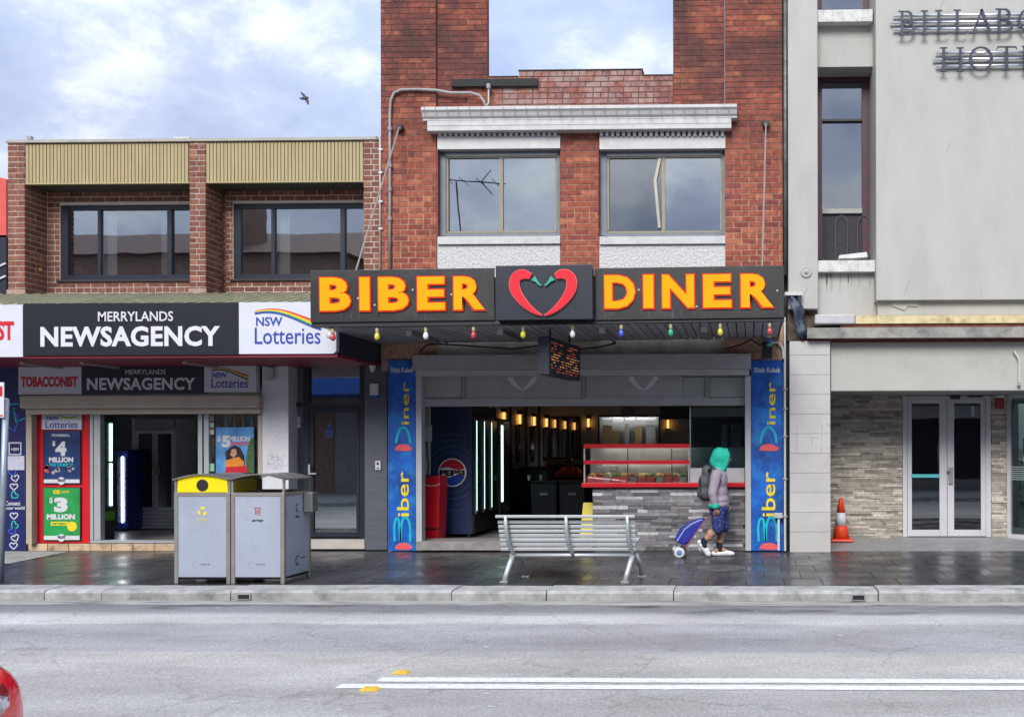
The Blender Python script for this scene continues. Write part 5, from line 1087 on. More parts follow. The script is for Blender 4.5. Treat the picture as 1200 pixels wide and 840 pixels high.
# stone-clad counter: each strip of stone its own piece
ct = thing('stone_counter', 'counter clad in grey stacked stone strips with a red shelf', 'counter', P(785, 644, 14.66))
a, b_, c, d = RXZ(694.5, 571.5, 873, 645, 14.66); bbox('core', M_char, ct, a, b_, 14.67, 15.2, 0, d)
M_stone = [pm('stone_strip_%d' % i, cc_, .75, var=.3, scale=16, bump=.3, rnd=.2) for i, cc_ in enumerate(((0.17, 0.165, 0.175), (0.27, 0.26, 0.27), (0.11, 0.11, 0.118), (0.55, 0.545, 0.56), (0.22, 0.21, 0.22)))]
random.seed(5); z = c + .004; row = 0
while z < d - .02:
    h = random.choice((.042, .05, .058)); x = a - random.uniform(0, .2)
    while x < b_:
        l = random.choice((.16, .24, .32, .42)); u, v = max(x, a) + .001, min(x + l, b_) - .001
        if v - u > .03: bbox('stone_strip', random.choices(M_stone, (5, 5, 4, 2.2, 5))[0], ct, u, v, 14.66 - random.uniform(.0, .022), 14.675, z + .001, min(z + h, d) - .001)
        x += l
    z += h
rbox('red_shelf', M_red, ct, 681.5, 565.5, 873, 570.8, 14.58, .62, bevel=.006)
dc = thing('food_display', 'red framed glass food display cabinet on the counter', 'display case', P(745, 565, 14.66))
for (y0, y1) in ((520, 525), (539.3, 543.8)): rbox('frame', M_red, dc, 684, y0, 807.5, y1, 14.66, .05)
rbox('post', M_lgrey, dc, 684, 525.3, 685.5, 565, 14.67, .03); rbox('post', M_char, dc, 735, 525.3, 736.2, 565, 14.68, .03); rbox('post', M_char, dc, 786.5, 525.3, 787.7, 565, 14.68, .03); rbox('post', M_lgrey, dc, 806.3, 525.3, 807.5, 565, 14.67, .03)
for (x0, x1) in ((685.7, 734.8), (736.4, 786.3), (787.9, 806.1)):
    rbox('pane', M_clear, dc, x0, 525.3, x1, 539, 14.685, .006); rbox('pane', M_clear, dc, x0, 544, x1, 565, 14.685, .006)
a, b_, c, d = RXZ(684.5, 520, 807, 565.2, 14.7)
bbox('top', M_steel, dc, a, b_, 14.715, 15.3, d - .03, d - .005); bbox('back', M_steel, dc, a, b_, 15.28, 15.3, c, d - .04); bbox('shelf', M_steel, dc, a + .01, b_ - .01, 14.9, 15.27, PZ(541, 14.7), PZ(540, 14.7)); bbox('light_tube', pm('display_tube', (1, 1, 1), .4, emit=(1, .95, .88), es=7), dc, a + .1, b_ - .1, 14.8, 14.83, d - .05, d - .032)
bbox('light_tube', MATS['display_tube'], dc, a + .1, b_ - .1, 14.93, 14.95, PZ(542.5, 14.7), PZ(541.2, 14.7))  # extra tube added under the shelf to brighten the food trays
M_food = [pm('food_%d' % i, cc_, .6, var=.5, scale=40) for i, cc_ in enumerate(((0.55, 0.30, 0.05), (0.25, 0.09, 0.03), (0.50, 0.42, 0.20), (0.12, 0.20, 0.04)))]
fn = ['golden food', 'brown grilled food', 'pale salad', 'green salad']
for i, px in enumerate((694, 703.5, 712, 722, 732, 743, 753, 763, 774, 783, 793, 801)):
    X = PX(px, 14.85, 560); t = thing('food_tray', '%s, tray number %s from the left on the lower display shelf' % (fn[i % 4], ['one', 'two', 'three', 'four', 'five', 'six', 'seven', 'eight', 'nine', 'ten', 'eleven', 'twelve'][i]), 'food tray', (X, 14.85, c), 'food trays in the display')
    bbox('tray', pm('tray_red', (0.6, 0.10, 0.09), .4) if i % 3 != 2 else M_steel, t, X - .055, X + .055, 14.74, 15.1, c + .006, c + .085)
    mb = MB()
    for k in range(9): mb.ball((X + random.uniform(-.045, .045), 14.77 + random.uniform(0, .28), c + .095 + random.uniform(0, .03)), random.uniform(.022, .036), 7, 5)
    mb.build('food', M_food[i % 4], t)
# grill screen and machine to the right
gs = thing('grill_screen', 'tall glass screen with pale base panel on the counter behind the walking person', 'screen', P(840, 565, 14.7))
rbox('pane', glass('screen_glass', (.62, .74, .76), .10), gs, 808.5, 478, 872.5, 548, 14.72, .01); rbox('base_panel', pm('panel_pale', (0.50, 0.51, 0.53), .4), gs, 808.5, 548.3, 872.5, 565, 14.71, .03); rbox('post', M_steel, gs, 808.2, 476, 809.6, 548, 14.70, .02)
kg = thing('kebab_grill', 'tall stainless kebab grill with pale perforated column behind the glass screen', 'grill', P(850, 548, 16))
rbox('bench', M_steel, kg, 806, 524, 872, 552, 15.25, .7); rbox('column', M_lgrey, kg, 857, 497, 868.5, 546, 15.9, .3); rbox('column', M_steel, kg, 846, 498, 852, 546, 16.0, .3); rbox('back_plate', pm('grill_dark', (0.05, 0.07, 0.075), .3, metal=.4), kg, 812, 488, 872, 523.5, 16.5, .05)
for k in range(2):
    for j in range(3): rbox('vent', M_black, kg, 859 + 4.5 * k, 499 + 3 * j, 862 + 4.5 * k, 500.4 + 3 * j, 15.89, .02)
t = thing('menu_board', 'dark menu board hanging above the food display', 'menu board', P(790, 490, 17)); rbox('board', M_dark, t, 773.5, 474, 812, 491, 17, .06); rbox('board_print', M_lgrey, t, 795, 492, 801, 497.5, 17.0, .02); rbox('board_print', M_lgrey, t, 803, 492, 808, 497.5, 17.0, .02)
# ================================================================== hotel
HT = thing('rendered_hotel', 'pale grey rendered hotel with tall narrow window and stone clad entrance', 'building', (4, 15, 0))
M_hot = pm('hotel_render', (0.42, 0.416, 0.388), .75, var=.07, scale=1.6, bump=.1, bscale=20, dirt=(0.32, 0.31, 0.285), dscale=1.1, damt=.35, stretch=(1.6, 1, .6))
M_hot2 = pm('hotel_lintel', (0.42, 0.42, 0.385), .75, var=.07, scale=2, bump=.15, bscale=6, dirt=(0.27, 0.27, 0.25), dscale=1.3, damt=.5)
M_sillw = pm('peeling_sill', (0.60, 0.60, 0.57), .8, var=.15, scale=12, dirt=(0.20, 0.19, 0.17), dscale=9, damt=.7)
rbox('pilaster', M_hot, HT, 923.5, -70, 958.3, 362, 14.45, .5, bevel=.012)
bp_ = rbox('wall_panel', M_hot, HT, 1026.5, -70, 1700, 350, 14.35, .8, bevel=.006)
# tall window recess
rbox('upper_sill', M_sillw, HT, 957, 11.5, 1022.5, 25.5, 14.55, .4); rbox('window_spandrel', M_hot, HT, 955, 25.8, 1030, 78.5, 14.72, .7); rbox('lower_sill', M_sillw, HT, 957.5, 305, 1027, 318.5, 14.5, .6, bevel=.006)
rbox('window_spandrel', M_hot, HT, 955, 318.8, 1032, 370, 14.62, .5)
M_mar = pm('maroon_frame', (0.065, 0.02, 0.035), .5, var=.3, scale=12); HW = 15.12
M_hg = glass('hotel_glass', (.28, .33, .40), .22)
def hwin(y0, y1, bars):
    w = rbox('window', M_mar, HT, 955, y0, 963.5, y1, HW, .1)
    for r_ in ((1010.5, y0, 1022, y1), (963.7, y0, 1010.3, y0 + 5)): MB().rb(*r_, HW, .1).build('frame', M_mar, w)
    for (b0, b1, m) in bars: MB().rb(963.7, b0, 1010.3, b1, HW - .01, .1).build('rail', m, w)
    MB().rb(963.2, y0 + 4, 1010.6, y1, HW + .05, .008).build('pane', M_hg, w)
    return w
hwin(-75, 11, ())
w = hwin(90, 304, ((139.5, 142, M_black), (244.5, 250, pm('rail_grey', (0.34, 0.34, 0.31), .6, dirt=(.2, .2, .2)))))
MB().rb(963.7, 175, 1010.3, 194, HW + .08, .01).build('blind', M_grey, w)
for cx_ in (986, 1012): MB().tube([P(cx_ + a, b, HW - .02) for a, b in ((-7, 302), (-7, 262), (-5, 255), (0, 252), (5, 255), (7, 262), (7, 302)) if cx_ + a < 1020], .006, 6).build('iron_scroll', pm('dull_iron', (.12, .12, .13), .6), w)
MB().rb(963.4, 250.2, 1010.4, 303, HW + .035, .006).build('fly_screen', pm('fly_screen', (.035, .035, .042), .8, var=.3, scale=30), w)
bbox('dark_room', M_dark, HT, PX(945, 16.5), PX(1060, 16.5), 16.5, 16.6, 2.7, 10)
MB().prism([(PX(a, 14.6), PZ(b, 14.6)) for a, b in ((983, 305), (984, 301.5), (1016, 298), (1017, 303.5), (1000, 305))], 14.6, 14.75).build('broken_flashing', M_white, HT)
M_crk = pm('hairline_crack', (0.22, 0.215, 0.20), .9)
random.seed(21)
for (x, y, dx, dy, n) in ((1107, 0, -2, 6, 3), (1113, 168, -3, 6, 3), (1060, 346, 2, -8, 3), (1150, 348, -3, -7, 3), (940, 355, 2, -8, 3)):
    pts = []
    for k in range(n): pts.append((P(x, y, 14.35 if x > 1000 else 14.45).x, P(x, y, 14.35 if x > 1000 else 14.45).z)); x += dx + random.uniform(-3, 3); y += dy + random.uniform(-2, 2)
    yf = 14.35 if x > 1000 else 14.45; MB().ribbon(pts, .006, yf - .0015, yf + .001).build('crack', M_crk, HT)
M_run = pm('rain_stain', (0.33, 0.325, 0.30), .85, var=.3, scale=9)
for k in range(14):
    x = random.uniform(961, 1020); l = random.uniform(5, 24); MB().rb(x, 319.5, x + random.uniform(.6, 1.8), 319.5 + l, 14.6185, .003).build('stain', M_run, HT)
# cracked band and ledge under the wall panel
rbox('band', M_hot, HT, 1028.5, 350.6, 1700, 368, 14.46, .6)
MB().prism([(PX(a, 14.45), PZ(b, 14.45)) for a, b in ((1038, 352), (1078, 356), (1075, 362), (1064, 361), (1060, 366), (1046, 361))], 14.44, 14.4615).build('cracked_patch', M_hot2, HT)
rbox('crack', M_black, HT, 1029, 349.6, 1072, 351.4, 14.43, .03)
M_cream = pm('peeling_cream', (0.60, 0.50, 0.28), .8, var=.2, scale=6, dirt=(0.20, 0.10, 0.05), dscale=4.5, damt=.95)
rbox('ledge_top', pm('lead_flashing', (0.42, 0.42, 0.43), .5, var=.2), HT, 955, 368.3, 1002, 379.5, 14.3, .5, bevel=.02)
rbox('ledge_top', M_cream, HT, 1002.5, 368.3, 1700, 377.5, 14.32, .5); rbox('ledge_rust', pm('rust_line', (0.22, 0.08, 0.05), .85, var=.4, scale=8), HT, 985, 377.8, 1700, 382, 14.36, .4)
rbox('ledge', pm('dirty_ledge', (0.27, 0.26, 0.235), .9, var=.3, scale=5, bump=.4, bscale=18, dirt=(0.10, 0.095, 0.085), dscale=3.5, damt=.85), HT, 946, 382.3, 1700, 394.5, 14.27, .5)
rbox('ledge_red_strip', pm('oxide_strip', (0.13, 0.035, 0.03), .85, var=.4, scale=7), HT, 940, 394.8, 1700, 399, 14.42, .4)  # dark red line along the wall below the ledge
rbox('broken_corner', pm('rotten_brick', (0.085, 0.06, 0.045), .95, var=.6, scale=9, bump=.8, bscale=14), HT, 923, 345, 958, 399, 14.6, .2)
t = thing('torn_cloth', 'dark blue torn cloth hanging from the broken corner beside the DINER sign', 'cloth', P(938, 400, 14.3))
mb = MB(); pl = [(926, 345, 18), (931, 352, 14), (936, 362, 13), (936, 374, 10), (940, 388, 11), (944, 398, 12)]; n = 6
for (x, y, wd) in pl:
    for k in range(n): mb.v.append(P(x + wd * (k / (n - 1) - .5), y + random.uniform(-2, 2), 14.36 + .05 * math.sin(k * 2.1 + y)))
for i in range(len(pl) - 1):
    for k in range(n - 1): mb.face([i * n + k, i * n + k + 1, (i + 1) * n + k + 1, (i + 1) * n + k])
o = mb.build('cloth', pm('torn_blue', (0.02, 0.03, 0.06), .8, var=.5, scale=9, dirt=(0.22, 0.28, 0.38), dscale=5, damt=.9), t, smooth=True); md = o.modifiers.new('thickness', 'SOLIDIFY'); md.thickness = .012
rbox('bracket', M_offwhite, t, 920, 342, 940, 346, 14.3, .25)
t = thing('round_ornament', 'small round plaster boss on the hotel wall above the broken corner', 'ornament', P(944.5, 325, 14.45)); p = P(944.7, 319, 14.45)
MB().lathe([(.088, 0), (.088, -.012), (.07, -.03), (.062, -.018), (.045, -.018), (.03, -.04), (.008, -.045)][::-1], p, 24, 'y').build('boss', M_hot, t, smooth=True); MB().lathe([(.02, -.052), (.02, -.03)], p, 10, 'y').build('bolt', M_pipe, t)
# tiled column
col = thing('tiled_column', 'column of pale square tiles between the blue banner and the hotel entrance', 'column', P(949, 645, 14.4))
a, b_, c, d = RXZ(925.5, 399.5, 973, 645, 14.4); bbox('core', M_grey, col, a + .004, b_ - .004, 14.412, 14.85, 0, d - .004)
M_tile = pm('column_tile', (0.50, 0.485, 0.475), .4, var=.06, scale=2.5, rnd=.05, dirt=(0.42, 0.40, 0.37), dscale=3, damt=.5)
for z0, z1 in zip([d, *[PZ(v, 14.4, 949) for v in (416, 439, 462, 485, 508, 531, 554, 577, 600, 623)]], [*[PZ(v, 14.4, 949) for v in (416, 439, 462, 485, 508, 531, 554, 577, 600, 623)], 0.0]):
    bbox('tile', M_tile, col, a, b_, 14.4, 14.42, z1 + .003, z0 - .002)
sg = MB()
for r_ in ((933, 497, 934, 530), (962.5, 498, 963.5, 531), (951, 512, 960, 513), (951, 512, 952, 521), (936, 532, 947, 533.2), (968, 496, 973, 498), (970, 526, 972.5, 537)): sg.rb(*r_, 14.397, .004)
sg.build('glue_mark', pm('glue_mark', (0.44, 0.42, 0.41), .8, var=.4, scale=30), col)
# entrance: lintel, soffit, stone wall, doors
rbox('lintel', M_hot2, HT, 973.5, 399.5, 1700, 457, 14.5, .3, bevel=.008)
YH = 16.0; zsf = PZ(457, 14.5, 1080)
bbox('soffit', M_grey, HT, PX(926, 14.9), 12, 14.81, YH + .6, zsf + .002, zsf + .06); bbox('entrance_wall', M_dark, HT, PX(900, YH), PX(1057, YH, 540), YH + .03, YH + .3, 0, zsf); bbox('entrance_wall', M_dark, HT, PX(1162, YH, 540), PX(1182, YH, 540), YH + .03, YH + .3, 0, zsf)
bbox('entrance_left_return', M_dark, HT, PX(973, 14.9) - .35, PX(973, 14.9) - .3, 14.86, YH + .02, 0, zsf)
ramp = MB().hexa([(PX(973, 14.6), 14.61, -.05), (9, 14.61, -.05), (9, 16.4, -.05), (PX(973, 14.6), 16.4, -.05)], [(PX(973, 14.6), 14.61, .004), (9, 14.61, .004), (9, 16.4, .10), (PX(973, 14.6), 16.4, .10)]).build('entrance_ramp', pm('ramp_concrete', (0.26, 0.26, 0.26), .45, var=.12, scale=4, rvar=.15), HT)
random.seed(11); mb = MB()
def stack(x0, x1):
    z = .06
    while z < zsf - .01:
        h = random.choice((.034, .042, .05)); x = x0 - random.uniform(0, .2)
        while x < x1:
            l = random.uniform(.12, .4); u, v = max(x, x0) + .001, min(x + l, x1) - .001
            if v - u > .02: mb.box(u, v, YH - random.uniform(0, .028), YH + .028, z + .001, min(z + h, zsf) - .001)
            x += l
        z += h
stack(PX(960, YH, 540), PX(1057.5, YH, 540)); stack(PX(1161.5, YH, 540), PX(1181, YH, 540))
tag(mb.build('stacked_stone', pm('ledgestone', (0.42, 0.385, 0.33), .85, var=.25, scale=12, rnd=.45, bump=.4, bscale=40, dirt=(0.42, 0.36, 0.26), dscale=2.2, damt=.5), HT), kind='stuff')
M_dfr = pm('door_white_grey', (0.55, 0.55, 0.58), .4, var=.05, dirt=(.4, .39, .4), damt=.3)
ed = thing('entrance_doors', 'pair of white framed glass hotel doors', 'door', P(1110, 628, YH))
for r_ in ((1058, 464, 1063, 629), (1155.5, 464, 1161.3, 629), (1063.2, 464, 1155.3, 467)): rbox('door_frame', M_dfr, ed, *r_, YH - .02, .14)
M_dg = glass('hotel_door_glass', (.10, .18, .24), .16)
for (x0, x1, g0, g1, n) in ((1063.5, 1109.7, 1068.5, 1101, 'left'), (1110.3, 1155, 1118, 1149.5, 'right')):
    lf_ = rbox('door_leaf', M_dfr, ed, x0, 467.5, g0, 628, YH + .01, .05)
    for r_ in ((g1, 467.5, x1, 628), (g0 + .1, 467.5, g1 - .1, 472.5), (g0 + .1, 620.5, g1 - .1, 628)): MB().rb(*r_, YH + .01, .05).build('stile', M_dfr, lf_)
    MB().rb(g0 - .3, 472, g1 + .3, 621, YH + .03, .01).build('pane', M_dg, lf_)
    if n == 'left': MB().rb(g0, 555.5, g1, 559.5, YH - .02, .04).build('push_bar', pm('cyan_bar', (0.10, 0.48, 0.52), .3), lf_)
    else:
        MB().rb(1112, 548, 1117, 567, YH - .02, .04).build('lock_plate', M_steel, lf_); MB().rb(1110.5, 550.5, 1114, 552.5, YH - .07, .05).build('handle', M_steel, lf_); MB().rb(1138, 476, 1142, 488, YH + .024, .004).build('notice', pm('pale_cyan', (.3, .5, .52), .5), lf_)
bbox('foyer', pm('foyer_dark', (0.04, 0.06, 0.075), .8), HT, PX(1040, 18), PX(1260, 18), 18, 18.1, 0, zsf); 
t = thing('door_closer', 'black sensor box above the hotel doors', 'sensor', P(1120, 464, 15.9)); rbox('housing', M_black, t, 1115, 460.5, 1125.5, 467.5, 15.88, .1, bevel=.01); rbox('arm', M_black, t, 1134, 463.7, 1152, 465.3, 15.93, .03)
t = thing('alarm_siren', 'red alarm siren with white cap beside the hotel doors', 'alarm', P(1172, 480, 15.85)); rbox('housing', pm('siren_red', (.30, .02, .03), .4), t, 1168, 467, 1177, 479, 15.85, .1, bevel=.012); MB().lathe([(.07, -.02), (.075, .02), (.05, .05)], P(1172.5, 465, 15.9), 14).build('cap', M_white, t)
# angled shop window at the right edge
sw = thing('angled_window', 'angled green tinted shop window in a white frame at the right edge', 'window', P(1184, 628, YH))
A, B = Vector((PX(1181.5, YH, 540), YH, 0)), Vector((PX(1300, 14.9, 540), 14.9, 0)); zt_ = PZ(463, YH, 1180)
def ang(u0, u1, z0, z1, off, th, name, m):
    d_ = (B - A); nn = Vector((d_.y, -d_.x, 0)).normalized(); q = [A + d_ * u0 + nn * off, A + d_ * u1 + nn * off, A + d_ * u1 + nn * (off - th), A + d_ * u0 + nn * (off - th)]
    MB().hexa([v + Vector((0, 0, z0)) for v in q], [v + Vector((0, 0, z1)) for v in q]).build(name, m, sw)
ang(0, .035, .06, zt_, .05, .1, 'frame', M_dfr); ang(.035, 1, zt_ - .06, zt_, .05, .1, 'frame', M_dfr); ang(.035, 1, .06, .14, .05, .1, 'frame', M_dfr); ang(.035, 1, .14, zt_ - .06, .0, .01, 'pane', glass('green_glass', (.42, .60, .50), .12))
ang(.16, .24, 1.35, 1.75, .006, .004, 'notice', M_navy); ang(.165, .235, 1.36, 1.45, .01, .004, 'notice', M_txt_white)
for k in range(7): ang(.036, 1, 1.05 + k * .035, 1.063 + k * .035, .004, .003, 'privacy_stripe', pm('frost_stripe', (.35, .45, .40), .5))
bbox('shop_back', pm('green_grey_room', (0.16, 0.22, 0.19), .8), HT, PX(1185, YH) - .1, 9, 17.6, 17.7, 0, zsf)
# bracket pipe on the lintel
t = thing('pipe_bracket', 'small white bent pipe bracket on the hotel lintel at right', 'bracket', P(1193, 453, 14.45)); MB().tube([P(x, y, 14.46) for x, y in ((1188, 411), (1193, 419), (1194.5, 424), (1194.5, 448))], .016, 6).build('pipe', M_offwhite, t); MB().ball(P(1194.5, 451, 14.46), .03, 8, 6).build('end_cap', M_pipe, t)
# white conduit and tap box at the banner
t = thing('electrical_conduit', 'white conduit running down between right blue banner and tiled column', 'conduit', P(920, 645, 14.4)); MB().tube([P(919.5, 372, 14.4), P(920, 645, 14.4)], .018, 8).build('pipe', M_offwhite, t)
for y in (455, 478, 510, 560, 604): rbox('clip', M_pipe, t, 917.5, y, 922.5, y + 2, 14.37, .05)
t = thing('tap_box', 'small grey box on a short white pipe in front of the right banner', 'electrical box', P(912, 645, 14.4)); rbox('box', M_lgrey, t, 907.5, 601, 917, 607, 14.38, .09, bevel=.006); MB().tube([P(912.5, 607, 14.42), P(912.5, 644.5, 14.42)], .02, 8).build('pipe', M_white, t)
# hotel lettering
hs = thing('hotel_sign', 'blue serif letters BILLABONG HOTEL on steel rails, cut by the right picture edge', 'sign', P(1120, 90, 14.3))
M_let = pm('letter_navy', (0.014, 0.014, 0.045), .4); YT = 14.24
def serif(ch, x0, x1, y0, y1):
    w, h = x1 - x0, y1 - y0; S_ = w; mb = MB(); k = YT / FPX
    def st(pts, wd): mb.ribbon([(P(x0 + a * w, y1 - b * h, YT).x, P(x0 + a * w, y1 - b * h, YT).z) for a, b in pts], [q * k for q in wd] if isinstance(wd, (list, tuple)) else wd * k, YT, YT + .02)
    def sf(cx, b, l=3.6): mb.ribbon([(P(x0 + cx * w - l, y1 - b * h, YT).x, P(x0 + cx * w - l, y1 - b * h, YT).z), (P(x0 + cx * w + l, y1 - b * h, YT).x, P(x0 + cx * w + l, y1 - b * h, YT).z)], 1.3 * k, YT - .001, YT + .021)
    T, t_ = 3.1, 1.4
    def bowl(cx, cy, rx, ry, a0, a1, wmax=T, wmin=t_):
        pts, ws = [], []
        for i in range(17):
            a = math.radians(a0 + (a1 - a0) * i / 16); pts.append((cx + rx * math.cos(a), cy + ry * math.sin(a))); ws.append(wmin + (wmax - wmin) * abs(math.cos(a)))
        st(pts, ws)
    if ch == 'I': st([(.5, .02), (.5, .98)], T); sf(.5, .98, 4.2); sf(.5, .02, 4.2)
    if ch == 'L': st([(.3, .02), (.3, .98)], T); sf(.3, .98, 4.2); st([(.05, .025), (.8, .025), (.98, .12)], t_)
    if ch == 'B': st([(.2, .02), (.2, .98)], T); sf(.12, .98, 3); sf(.12, .02, 3); st([(.2, .97), (.5, .97)], t_); bowl(.48, .76, .30, .215, 90, -90); bowl(.5, .27, .42, .25, 90, -90); st([(.2, .02), (.52, .02)], t_); st([(.2, .535), (.5, .535)], t_)
    if ch == 'A': st([(.12, .02), (.5, .99)], 2.0); st([(.48, .99), (.88, .02)], T); st([(.25, .36), (.74, .36)], t_); sf(.12, .02, 3.6); sf(.88, .02, 4)
    if ch == 'O': bowl(.5, .5, .43, .48, 0, 360)
    if ch == 'N': st([(.14, .02), (.14, .98)], 2); st([(.12, .97), (.86, .03)], T); st([(.86, .02), (.86, .98)], 2); sf(.12, .02); sf(.12, .98, 3); sf(.86, .98)
    if ch == 'G': bowl(.52, .5, .43, .48, 50, 310); st([(.88, .08), (.88, .42)], T); sf(.86, .43, 3.4)
    if ch == 'H': st([(.17, .02), (.17, .98)], T); st([(.83, .02), (.83, .98)], T); st([(.17, .52), (.83, .52)], t_); [sf(a, b, 4.2) for a in (.17, .83) for b in (.02, .98)]
    if ch == 'T': st([(.5, .02), (.5, .97)], T); st([(.02, .88), (.05, .97), (.95, .97), (.98, .88)], t_); sf(.5, .02, 4.4)
    if ch == 'E': st([(.25, .02), (.25, .98)], T); st([(.05, .975), (.9, .975), (.95, .87)], t_); st([(.25, .52), (.75, .52)], t_); st([(.05, .025), (.92, .025), (1, .14)], t_)
    mb.build('letter', M_let, hs)
for ch, x0, x1, y0 in (('B', 1053.5, 1072.5, 12.8), ('I', 1079, 1088, 12.4), ('L', 1095, 1112.5, 12), ('L', 1116.5, 1134.5, 11.5), ('A', 1137, 1164.5, 10.8), ('B', 1167.5, 1187.5, 10.2), ('O', 1192.5, 1222, 9.8), ('N', 1228, 1254, 9.4), ('G', 1260, 1286, 9)): serif(ch, x0, x1, y0, y0 + 28.5)
for ch, x0, x1, y0 in (('H', 1101, 1130.5, 55.6), ('O', 1135, 1164.5, 54.8), ('T', 1168, 1192, 54.2), ('E', 1197, 1213, 53.8), ('L', 1218, 1235, 53.4)): serif(ch, x0, x1, y0, y0 + 28.3)
for (x, y, xe) in ((1047, 19, 1292), (1043.5, 27, 1296), (1047, 34.8, 1292), (1097, 62.5, 1238), (1093.5, 70, 1242), (1097, 77.8, 1238)):
    a, b_ = P(x, y, 14.295), P(xe, y, 14.295); b_.z = a.z
    MB().tube([a, b_], .021, 8).build('rail', pm('rail_chrome', (0.75, 0.77, 0.8), .25, metal=.85, var=.05), hs, smooth=True)
for x in (1060, 1120, 1180): MB().tube([P(x, 27, 14.3), P(x, 27, 14.352)], .01, 6).build('standoff', M_steel, hs)
bbox('body', M_grey, HT, PX(1200, 14.9), 12, 18.2, 26, 0, 9)
# ================================================================== traffic cone
p = Vector((PX(985.5, 15.6, 605), 15.6, .064)); cn = thing('traffic_cone', 'orange traffic cone with white band beside the tiled column', 'traffic cone', p)
M_cone = pm('cone_orange', (0.75, 0.06, 0.015), .5, var=.12, scale=9)
MB().hexa([p + Vector(q) for q in ((-.19, -.19, 0), (.19, -.19, 0), (.19, .19, 0), (-.19, .19, 0))], [p + Vector(q) for q in ((-.17, -.17, .035), (.17, -.17, .035), (.17, .17, .035), (-.17, .17, .035))]).build('base', M_cone, cn, bevel=.008)
MB().lathe([(.135, .035), (.115, .2), (.095, .25)], p, 20).build('lower_cone', M_cone, cn, smooth=True); MB().lathe([(.0955, .25), (.073, .46)], p, 20).build('reflective_band', M_txt_white, cn, smooth=True); MB().lathe([(.0725, .46), (.035, .69), (.025, .70)], p, 20).build('upper_cone', M_cone, cn, smooth=True)
# ================================================================== street bench seen from behind
M_ben = pm('bench_slat', (0.40, 0.43, 0.44), .45, metal=.45, var=.08, rnd=.05, dirt=(.36, .38, .38), damt=.35)
bx0, bx1 = PX(583.5, 11.2, 620), PX(745.5, 11.2, 620); bn = thing('street_bench', 'silver slatted aluminium bench near the kerb, seen from behind', 'bench', ((bx0 + bx1) / 2, 11.4, 0))
tops = [603.2 + 5.3 * k for k in range(8)]
for k, y in enumerate(tops):
    Yk = 11.12 + .022 * k; z1 = PZ(y + (1.1 if k else 0), Yk, 664); z0 = PZ(y + 5.0 if k else y + 3.2, Yk, 664)
    bbox('slat', M_ben, bn, bx0 + .012 * (k > 0), bx1 - .002 * k, Yk - (.045 if k == 0 else 0), Yk + .025, z0, z1, bevel=.006)
for k in range(5): bbox('seat_slat', M_ben, bn, bx0 + .03, bx1 - .02, 11.33 + .093 * k, 11.41 + .093 * k, .425 + .006 * k, .45 + .006 * k, bevel=.006)
M_cast = pm('bench_cast', (0.48, 0.50, 0.52), .45, metal=.4, var=.1)
for i, px in enumerate((594, 664.5, 736)):
    X = PX(px, 11.15, 620); s = MB(); s.tube([(X, 11.085, PZ(604, 11.1)), (X, 11.12, .62), (X + .005, 11.2, .46), (X + .03, 11.28, .36), (X + .045, 11.33, .28)], [.02, .024, .026, .026, .02], 8); s.tube([(X + .02, 11.25, .40), (X + .02, 11.5, .405), (X + .02, 11.8, .43)], .022, 8); s.build('support', M_cast, bn, smooth=True)
    if i != 1:
        o_ = -1 if i == 0 else 1
        MB().tube([(X + .035, 11.32, .31), (X + .01 * 1, 11.26, .22), (X - .02, 11.21, .1), (X - .04, 11.19, 0.01)], [.03, .033, .032, .034], 8).build('leg', M_cast, bn, smooth=True); MB().tube([(X + .06, 11.38, .31), (X + .09, 11.5, .2), (X + .1, 11.62, .1), (X + .1, 11.68, .01)], [.028, .03, .03, .032], 8).build('leg', M_cast, bn, smooth=True)
        for (fx, fy) in ((X - .04, 11.19), (X + .1, 11.68)): bbox('foot', M_cast, bn, fx - .045, fx + .045, fy - .05, fy + .05, 0.001, .014)
    else: pass
xs0, xs1 = PX(597, 11.3, 650), PX(741, 11.3, 650); MB().tube([(xs0, 11.33, .305), (xs1, 11.33, .305)], .026, 10).build('crossbar', M_cast, bn, smooth=True)
